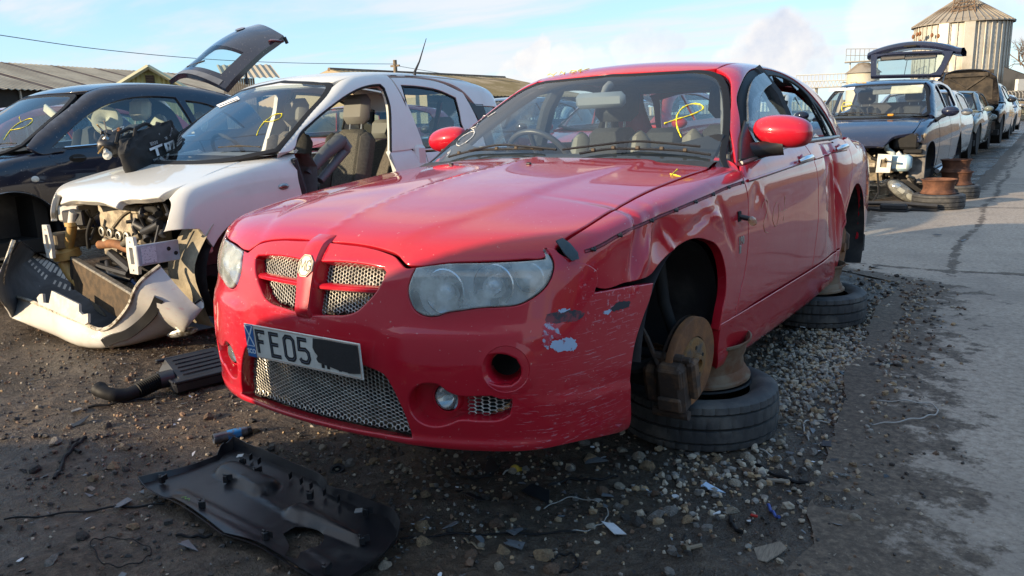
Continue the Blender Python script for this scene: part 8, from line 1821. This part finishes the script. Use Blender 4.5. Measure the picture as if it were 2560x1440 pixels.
def build_barns():
 # long barn at the left
 A, Bq = far(-330, 236, 41), far(720, 214, 62); z = 3.55; A[2] = Bq[2] = z; back = np.array([-(Bq-A)[1], (Bq-A)[0], 0]); back = unit(back); back = back if back @ (A-CAMPOS) > 0 else -back
 C_, D_ = Bq+back*7+[0, 0, 1.85], A+back*7+[0, 0, 1.85]; c = (A+Bq)/2*[1, 1, 0]
 bn = empty('long_barn', c, 0, 'long low barn with a rust-streaked corrugated roof at the left', 'barn'); w = lambda q: np.asarray(q)-c
 n = 9
 for i in range(n):
  f0, f1 = i/n, (i+1)/n-.0; cols = [(f0, f0+.62/n, M_ROOF), (f0+.62/n, f0+.78/n, M_ROOFR), (f0+.78/n, f1, M_ROOF)]
  for (u0, u1, m_) in cols: corrugated('roof_sheet', w(D_+(C_-D_)*u0), w(D_+(C_-D_)*u1), w(A+(Bq-A)*u1-back*.4-[0, 0, .1]), w(A+(Bq-A)*u0-back*.4-[0, 0, .1]), bn, m_)
 MB().add([w(A*[1, 1, 0]), w(Bq*[1, 1, 0]), w(Bq), w(A)], [(0, 1, 2, 3)]).add([w(Bq*[1, 1, 0]), w((Bq+back*14)*[1, 1, 0]), w(Bq+back*14), w(C_), w(Bq)], [(0, 1, 2, 3, 4)]).build('wall', M_DWALL, bn)  # front wall colour kept dark to stand for the eave's shade
 MB().add([w(C_), w(D_), w(A+back*14), w(Bq+back*14)], [(0, 1, 2, 3)]).build('far_roof', M_ROOF, bn)
 for k in range(7): q = w(A+(Bq-A)*(.1+.13*k)-back*.1); MB().tube([q+[0, 0, -.1], q*[1, 1, 0]+[0, 0, .2]], .06, 6).build('downpipe', M_GALV, bn)
 # yellow gabled shed
 ap = far(370, 168, 34); l, r_ = far(262, 232, 34), far(480, 232, 34); h_ = (l[2]+r_[2])/2; l[2] = r_[2] = h_; ex = unit((r_-l)*[1, 1, 0]); bk = np.array([-ex[1], ex[0], 0]); c = (l+r_)/2*[1, 1, 0]
 sh = empty('gabled_shed', c, 0, 'yellowish corrugated gable end with a dark vent behind the dark hatchback', 'shed'); w = lambda q: np.asarray(q)-c
 W = np.linalg.norm((r_-l)[:2]); n = int(W/.16)*4; rows = []
 for i in range(n+1):
  t = i/n; top = h_+(ap[2]-h_)*(1-abs(2*t-1)); o = -bk*.025*math.sin(i*math.pi/2); q = l+(r_-l)*t+o; rows.append([w((q[0], q[1], 0)), w((q[0], q[1], top))])
 MB().grid([r2 for r2 in rows]).build('gable_wall', M_YWALL, sh, smooth=True)
 for s_, e in ((l, 'left'), (r_, 'right')):
  d_ = (s_-ap)*1.06; corrugated('roof_slope', w(ap+[0, 0, .05]-bk*.3), w(ap+bk*13+[0, 0, .05]), w(ap+d_+bk*13), w(ap+d_-bk*.3), sh, M_ROOF); MB().tube([w(ap-bk*.34), w(ap+d_-bk*.34)], .09, 4).build('barge_board', mat('barge_cream', (.50, .47, .30), .7), sh)
 q = w(far(375, 202, 33.9)); ang = math.atan2(ex[1], ex[0]); MB().box(q, (.30, .06, .42), rotm('Z', ang)).build('vent', M_DRK, sh)
 for k in range(7): MB().box(q+[0, 0, -.18+.06*k]-bk*.05, (.27, .03, .03), rotm('Z', ang) @ rotm('X', .5)).build('vent_slat', mat('vent_brown', (.17, .11, .07), .8), sh)
 # brown boarded lean-to just right of it
 a, b = far(560, 232, 44), far(640, 232, 44); c = (a+b)/2*[1, 1, 0]; w = lambda q: np.asarray(q)-c; lt = empty('board_shed', c, 0, 'small brown boarded shed under the raised tailgate of the dark hatchback', 'shed'); e2 = (b-a)*[1, 1, 0]; n = 14; top = far(600, 196, 44)[2]
 for i in range(n):
  q0 = a*[1, 1, 0]+e2*(i/n); q1 = a*[1, 1, 0]+e2*((i+.9)/n); m0 = (q0+q1)/2; MB().box(w(m0+[0, 0, top/2]), (np.linalg.norm(q1-q0), .05, top), rotm('Z', math.atan2(e2[1], e2[0]))).build('board', mat('brown_board', (.33, .26, .18), .85, var=.4, vscale=.9), lt)
 corrugated('roof_slope', w(a*[1, 1, 0]+[0, 0, top+.9]+bk*3), w(b*[1, 1, 0]+e2*.8+[0, 0, top+.9]+bk*3), w(b*[1, 1, 0]+e2*.8+[0, 0, top]-bk*.3), w(a*[1, 1, 0]+[0, 0, top]-bk*.3), lt, M_ROOF)
 # mossy barn in the middle
 a = far(822, 172, 40); b = far(1262, 203, 52); a[2] = b[2] = (a[2]+b[2])/2+.1; dr = unit((b-a)*[1, 1, 0]); fw = np.array([dr[1], -dr[0], 0]); fw = fw if fw @ (CAMPOS-a) > 0 else -fw; c = (a+b)/2*[1, 1, 0]; w = lambda q: np.asarray(q)-c
 mb_ = empty('mossy_barn', c, 0, 'low barn with a mossy brown corrugated roof behind the silver hatchback', 'barn')
 e0, e1 = a+fw*6-[0, 0, 1.5], b+fw*6-[0, 0, 1.5]+dr*1.2; g0, g1 = a-fw*6-[0, 0, 1.5], b-fw*6-[0, 0, 1.5]+dr*1.2
 for k in range(6): corrugated('roof_sheet', w(a+(b-a)*k/6), w(a+(b-a)*(k+1)/6), w(e0+(e1-e0)*(k+1)/6), w(e0+(e1-e0)*k/6), mb_, M_MOSS)
 corrugated('far_roof', w(a), w(b), w(g1), w(g0), mb_, M_MOSS); MB().tube([w(a), w(b)], .1, 6).build('ridge', M_ROOFR, mb_)
 gr = [w(q) for q in (a, e0, e0*[1, 1, 0], g0*[1, 1, 0], g0)]; MB().add(gr, [(0, 1, 2, 3, 4)]).build('gable_wall', mat('sandy_board', (.34, .27, .17), .85), mb_); MB().add([w(e0*[1, 1, 0]), w(e1*[1, 1, 0]), w(e1), w(e0)], [(0, 1, 2, 3)]).add([w(e1*[1, 1, 0]), w(g1*[1, 1, 0]), w(g1), w(b), w(e1)], [(0, 1, 2, 3, 4)]).build('wall', M_DWALL, mb_)
 # pole and wires
 p = far(987, 150, 36); pole = MB().tube([(0, 0, 0), (0, 0, p[2])], [.12, .085], 10).box((0, 0, p[2]-.25), (.5, .08, .08)).build('utility_pole', mat('pole_wood', (.20, .155, .10), .9, var=.3, vscale=3), smooth=True, sharp=40, label='bare wooden pole rising behind the silver hatchback roof', cat='pole', loc=p*[1, 1, 0])
 for pts, lab in (([far(-60, 79, 24), far(240, 122, 27), far(520, 148, 30), far(760, 158, 33), far(985, 160, 36)], 'thin black overhead wire sagging across the sky to the pole'), ([far(989, 164, 36), far(1120, 186, 39), far(1300, 206, 44)], 'thin black wire dropping from the pole to the mossy barn')):
  P = crom(np.array(pts), 8, False, 90); c = P.mean(0); MB().tube(P-c, .011, 5).build('overhead_wire', M_BLK, label=lab, cat='wire', loc=c)
def build_silo():
 d = 92.0; c = far(2394, 200, d); Rr = np.linalg.norm((far(2514, 200, d)-far(2276, 200, d))[:2])/2; H_ = far(2394, 62, d)[2]; ap = far(2394, 2, d)[2]; c = c*[1, 1, 0]
 so = empty('grain_silo', c, 0, 'big round galvanised grain silo with a rusty conical roof', 'silo'); n = 44
 pr = [(Rr-.03*(k % 2), z) for k, z in enumerate(np.arange(0, H_, .22))]
 MB().lathe(pr, 88).build('silo_wall', M_SILO, so, smooth=True)
 me = None
 for k in range(n):
  t = 2*math.pi*k/n
  if me is None: o = MB().box((Rr+.05, 0, H_/2), (.09, .12, H_), bev=.02).build('silo_rib', M_GALV, so); me = o.data
  else: o = bpy.data.objects.new('silo_rib', me); COL.objects.link(o); o.parent = so
  o.rotation_euler = (0, 0, t)
 me = None
 for k in range(n):
  t0, t1 = -math.pi/n*.985, math.pi/n*.985; e = Rr+.35
  if me is None:
   V = [(e*math.cos(t0), e*math.sin(t0), H_-.05), (e*math.cos(t1), e*math.sin(t1), H_-.05), (.9*math.cos(t1), .9*math.sin(t1), ap), (.9*math.cos(t0), .9*math.sin(t0), ap)]; V += [(x, y, z-.06) for x, y, z in V]
   o = mk('roof_panel', V, [(0, 1, 2, 3), (7, 6, 5, 4), (0, 4, 5, 1), (1, 5, 6, 2), (3, 2, 6, 7), (0, 3, 7, 4)], M_SILOR, so, smooth=False); me = o.data
   o2 = MB().tube([(e, 0, H_), (.9, 0, ap+.04)], .055, 5).build('roof_seam', M_SILOR, so); me2 = o2.data
  else:
   o = bpy.data.objects.new('roof_panel', me); COL.objects.link(o); o.parent = so; o2 = bpy.data.objects.new('roof_seam', me2); COL.objects.link(o2); o2.parent = so
  o.rotation_euler = (0, 0, 2*math.pi*k/n); o2.rotation_euler = (0, 0, 2*math.pi*(k+.5)/n)
 MB().lathe([(1.0, ap-.1), (1.0, ap+.5), (.6, ap+.9), (0, ap+1.0)], 16).build('silo_cap', M_SILOR, so, smooth=True, sharp=40)
 to = unit((CAMPOS-c)*[1, 1, 0]); rt = np.array([-to[1], to[0], 0]); mb = MB()
 for s in (-1.0, 1.0):
  mb.tube([to*(Rr*.75)+rt*s+[0, 0, H_+(ap-H_)*.3], to*1.0+rt*s*.6+[0, 0, ap+1.6]], .06, 5)
 for k in range(9): f = k/8; q = to*(Rr*.75*(1-f)+1.0*f)+[0, 0, (H_+(ap-H_)*.3)*(1-f)+(ap+1.4)*f]; mb.tube([q-rt*(1-.4*f), q+rt*(1-.4*f)], .045, 4); mb.tube([q-rt*(1-.4*f), q+rt*.9+[0, 0, .7]], .035, 4)
 mb.build('ladder_frame', mat('rusty_frame', (.20, .13, .08), .8, .3), so)
 for s, h0, h1 in ((-.35, 0, H_), (.15, 0, H_)): a = math.atan2(to[1], to[0])+s; MB().box((math.cos(a)*(Rr+.12), math.sin(a)*(Rr+.12), (h0+h1)/2), (.3, .95, h1-h0), rotm('Z', a), bev=.05).build('chute', M_SILO, so)
 RUST_P = [(2283, 92), (2293, 86), (2300, 84), (2330, 88), (2346, 90), (2300, 104)]
 for q in RUST_P: p = far(*q, d-Rr*.96)-c; MB().ball(p*[1, 1, 1], (.14, .14, .22), 8, 6).build('rust_hatch', M_RUST, so, smooth=True)
 # small drum silo with railing, conveyor bridge
 d2 = 84; a, b = far(2117, 180, d2), far(2200, 180, d2); c2 = (a+b)/2*[1, 1, 0]; r2 = np.linalg.norm((b-a)[:2])/2; h2, a2 = far(2150, 182, d2)[2], far(2150, 158, d2)[2]
 ss = empty('small_silo', c2, 0, 'small drum silo with rusty cone roof and a railed platform', 'silo'); MB().lathe([(r2, 0), (r2, h2)], 32).build('drum', mat('cream_drum', (.52, .48, .38), .7, var=.2, vscale=.5), ss, smooth=True); MB().lathe([(r2+.2, h2-.05), (.5, a2), (0, a2+.05)], 32).build('cone_roof', M_SILOR, ss, smooth=True)
 mb = MB(); e = unit(b-a)
 for k in range(9):
  q = -e*1.6+e*.4*k+[0, 0, a2+.2]; mb.tube([q, q+[0, 0, 1.1]], .03, 4)
 for z in (.5, 1.1): mb.tube([-e*1.6+[0, 0, a2+.2+z], e*1.6+[0, 0, a2+.2+z]], .03, 4)
 mb.box((0, 0, a2+.15), (3.4, 1.4, .1), rotm('Z', math.atan2(e[1], e[0]))); mb.build('platform', M_GALV, ss)
 for s in (-1.2, 1.2): MB().tube([e*s+[0, 0, a2-.8], e*s+[0, 0, a2+.2]], .06, 5).build('platform_leg', M_GALV, ss)
 a, b = far(1990, 205, d2), far(2122, 200, d2); c3 = (a+b)/2; g = empty('conveyor_bridge', c3, 0, 'lattice conveyor bridge running to the small silo', 'bridge'); mb = MB(); e3 = (b-a)/2; hh = np.array([0, 0, .62])
 for z in (hh, -hh*0, -hh): mb.tube([-e3+z, e3+z], .05, 4)
 for k in range(14): q = -e3+e3*2*k/14; mb.tube([q-hh, q+e3*2/28], .03, 4); mb.tube([q+e3*2/28, q+e3*2/14-hh], .03, 4); mb.tube([q, q+hh], .03, 4)
 mb.build('lattice', mat('pale_lattice', (.50, .50, .46), .6), g); MB().box(-hh, (np.linalg.norm(e3)*2, .8, .1), rotm('Z', math.atan2(e3[1], e3[0]))).build('deck', M_GALV, g)
 MB().tube([-e3*.2-hh, -e3*.2-[0, 0, c3[2]]], .15, 6).build('bridge_leg', M_GALV, g); MB().tube([e3*.75-hh, e3*.75-[0, 0, c3[2]]], .15, 6).build('bridge_leg', M_GALV, g)
 # dark barn at the right edge, low wall with coiled wire, fan box, bare tree
 d4 = 78; a, b = far(2507, 200, d4), far(2720, 200, d4+6); c4 = (a+b)/2*[1, 1, 0]; h0, h1 = far(2507, 168, d4)[2], far(2590, 200, d4)[2]; db = empty('dark_barn', c4, 0, 'dark grey barn wall at the right edge beside the silo', 'barn'); w = lambda q: np.asarray(q)-c4
 bkd = unit([(c4-CAMPOS)[0], (c4-CAMPOS)[1], 0])
 MB().add([w(a*[1, 1, 0]), w(b*[1, 1, 0]), w(b*[1, 1, 0]+[0, 0, h0-2.6]), w(a*[1, 1, 0]+[0, 0, h0])], [(0, 1, 2, 3)]).add([w(a*[1, 1, 0]), w(a*[1, 1, 0]+[0, 0, h0]), w(a*[1, 1, 0]+bkd*12+[0, 0, h0]), w(a*[1, 1, 0]+bkd*12)], [(0, 1, 2, 3)]).build('wall', mat('stained_concrete_wall', (.15, .135, .115), .9, col2=(.075, .07, .06), vscale=.35, lo=.4, hi=.6), db)
 MB().add([w(a*[1, 1, 0]+[0, 0, h0+.05]), w(b*[1, 1, 0]+[0, 0, h0-2.55]), w(b*[1, 1, 0]+bkd*12+[0, 0, h0-2.55]), w(a*[1, 1, 0]+bkd*12+[0, 0, h0+.05])], [(0, 1, 2, 3)]).build('roof', M_ROOFR, db)
 q = w(far(2553, 212, d4-.5)); MB().box(q, (.9, .3, .9), rotm('Z', math.atan2((b-a)[1], (b-a)[0]))).build('fan_box', mat('fan_white', (.6, .58, .52), .6), db); MB().lathe([(0, 0), (.32, .02), (.34, 0)], 16, 'y', q-bkd*.2, rotm('Z', math.atan2((b-a)[1], (b-a)[0]))).build('fan', M_DRK, db)
 d5 = 66; a, b = far(2500, 262, d5), far(2760, 262, d5+4); c5 = (a+b)/2*[1, 1, 0]; L_ = np.linalg.norm((b-a)[:2]); e = unit((b-a)*[1, 1, 0]); ang = math.atan2(e[1], e[0]); lw = empty('yard_wall', c5, ang, 'low sandy block wall topped with coiled wire at the far end of the way', 'wall')
 for k in range(12):
  for j in range(3): MB().box((-L_/2+L_*(k+.5+(.5 if j % 2 else 0))/12, 0, .22+.44*j), (L_/12-.03, .3, .41), bev=.03).build('block', mat('sandy_block', (.36, .29, .19), .9, var=.35, vscale=.8), lw)
 cl = [(-L_/2+L_*t/300, .32*math.cos(t*.62), 1.72+.32*math.sin(t*.62)) for t in range(301)]; MB().tube(cl, .025, 4).build('coiled_wire', M_GALV, lw)
 # far wall closing the yard
 for px0, px1, dd, hgt, lab in ((1250, 2120, 120, 2.4, 'long pale grey sheet fence far beyond the cars'), (-400, 1260, 85, 2.0, 'long brown sheet fence far behind the left hand cars')):
  a, b = far(px0, 280, dd)*[1, 1, 0], far(px1, 280, dd)*[1, 1, 0]; c6 = (a+b)/2; e = (b-a)/2; fe = empty('sheet_fence', c6, 0, lab, 'fence'); nn = 24
  for k in range(nn): corrugated('fence_panel', -e+e*2*k/nn+[0, 0, hgt], -e+e*2*(k+.98)/nn+[0, 0, hgt], -e+e*2*(k+.98)/nn, -e+e*2*k/nn, fe, M_ROOF if k % 3 else M_GALV, .5, .05)
 # bare tree
 tp = far(2562, 235, 118)*[1, 1, 0]; tr = empty('bare_tree', tp, 0, 'bare winter tree at the right edge behind the dark barn', 'tree'); MB().tube([(0, 0, 0), (.1, 0, 2.5), (0, .1, 4.5)], [.35, .26, .2], 8).build('trunk', mat('bark', (.10, .08, .06), .9), tr, smooth=True); mb = MB()
 def branch(p, d, L_, r_, k):
  q = p+d*L_; mb.tube([p, (p+q)/2+RNG.normal(size=3)*L_*.06, q], [r_, r_*.8, r_*.55], 4, cap=False)
  if k:
   for _ in range(3 if k > 1 else 4): branch(q-d*L_*RNG.uniform(0, .4), unit(d+RNG.normal(size=3)*.55+[0, 0, .15]), L_*RNG.uniform(.6, .8), r_*.55, k-1)
 for _ in range(5): branch(np.array([0, .1, 4.2]), unit(RNG.normal(size=3)*.5+[0, 0, 1]), 2.4, .14, 4)
 mb.build('crown', mat('twigs', (.16, .12, .09), .9), tr)
build_barns(); build_silo()
# cars at the far end of the way
p = ground_at(2478, 304); fc = dup(c0, (p[0], p[1], .1), R(95), 'steel blue car at the end of the way with its door standing open', P7, P1)
a = ground_at(2470, 306); b = ground_at(2532, 300)*1.0; h_ = 1.45; e = unit((b-a)*[1, 1, 0]); dr = empty('open_door'); dr.parent = fc; dr.matrix_parent_inverse = Matrix.LocRotScale(fc.location, fc.rotation_euler, None).inverted(); dr.matrix_basis = frame4(a*[1, 1, 0]+[0, 0, .3], e, (0, 0, 1), np.cross(e, [0, 0, 1])); W = np.linalg.norm((b-a)[:2])
MB().slab([[(0, 0), (W, 0), (W, .62), (W*.98, 1.22), (W*.5, 1.2), (0, .66)], [(W*.14, .68), (W*.53, 1.13), (W*.9, 1.14), (W*.92, .68)]], -.04, .04).build('door_skin', P7, dr, smooth=False); MB().slab([[(W*.14, .68), (W*.92, .68), (W*.9, 1.14), (W*.53, 1.13)]], -.005, .005).build('door_glass', M_SIDEGL, dr)
p = ground_at(2570, 300); dup(c0, (p[0]+.5, p[1]+1, .1), R(88), 'black and white car at the far right edge', P4, P1)
# ------------------------------------------------------------------ unseen row behind the photographer; van and tyre stacks added to shade the foreground
def build_van():
 root = empty('shade_van', (-.38, -4.55, 0), 0, 'white van shape added out of view behind the viewer to shade the foreground', 'van'); V = P6
 sec = [(-1.38, .14), (-1.46, 1.28), (-1.40, 1.44), (-1.12, 1.52), (-.55, 1.92), (-.30, 2.12), (.2, 2.22), (3.2, 2.24), (3.35, 2.1), (3.42, .14)]  # profile shaped to throw the shadow edge across the red car
 O = crom(sec, 4, True, 30); MB().prism(O if signed_area(O) > 0 else O[::-1], -.92, .92, ((0, 0, 0), (1, 0, 0), (0, 0, 1), (0, -1, 0))).build('van_body', V, root)
 for y in (-.94, .94): MB().slab([[(-.9, 1.56), (-.30, 1.56), (-.30, 1.95), (-.48, 1.9)]], 0, .01, ((0, y, 0), (1, 0, 0), (0, 0, 1), (0, -1, 0))).build('cab_window', M_SIDEGL, root)
 for x in (-.75, 2.5):
  for y in (-.80, .80): MB().lathe([(.0, -.1), (.2, -.1), (.32, -.1), (.34, -.07), (.34, .07), (.32, .1), (0, .1)], 28, 'y', (x, y, .34)).build('wheel', M_TYRE, root, smooth=True, sharp=40)
 MB().box((-1.43, 0, .5), (.08, 1.7, .22), bev=.03).build('bumper', M_BLK, root)
build_van()
for k, (x, y) in enumerate(((-1.95, -3.25), (-1.28, -3.3))):  # stacks added out of view to shade the ground before the bumper
 for j in range(5): tyre((x+.02*j, y-.015*j, .19*j), f'old tyre, number {j+1} from the bottom of the {("near", "far")[k]} tyre stack added for shade', .30, .19, nseg=60, group='tyre stacks added for shade behind the viewer')
dup(c0, (-3.75, -5.1, .16), R(180), 'silver scrap car in the facing row behind the viewer', P1, P1); dup(c0, (-6.35, -5.3, .16), R(180), 'blue scrap car in the facing row behind the viewer', P2, P1); dup(c0, (-8.9, -5.2, .16), R(180), 'red scrap car in the facing row behind the viewer', P5, P1)
for k, (x, y, Pn, nm) in enumerate(((10.2, .9, P5, 'red scrap car across the way to the right'), (10.6, 4.4, P4, 'black scrap car across the way to the right'), (10.4, 8.8, P3, 'green scrap car across the way to the right'))): dup(c0, (x, y, .14), R(-90), nm, Pn, P1)
# unseen earth bank, added on the right to darken the flank reflections
Yb = np.arange(-14, 120, 1.6); rows = [[(13.5+s_+1.2*float(fbm(np.array(y*.15), np.array(s_*.3), 3)), y, h_*(1+.5*(float(fbm(np.array(y*.22+9), np.array(s_*.5), 3))-.47))) for s_, h_ in ((0, -.05), (1.0, .9), (2.2, 2.0), (3.6, 2.7), (5.0, 2.9), (8.0, 2.4), (11.0, -.05))] for y in Yb]
MB().grid(rows).build('added_earth_bank', mat('brown_bank', (.19, .13, .08), .95, col2=(.09, .065, .04), vscale=.7, bmp=.8, bscale=3, bdist=.2), smooth=True, kind='structure')
red, RB = build_red()
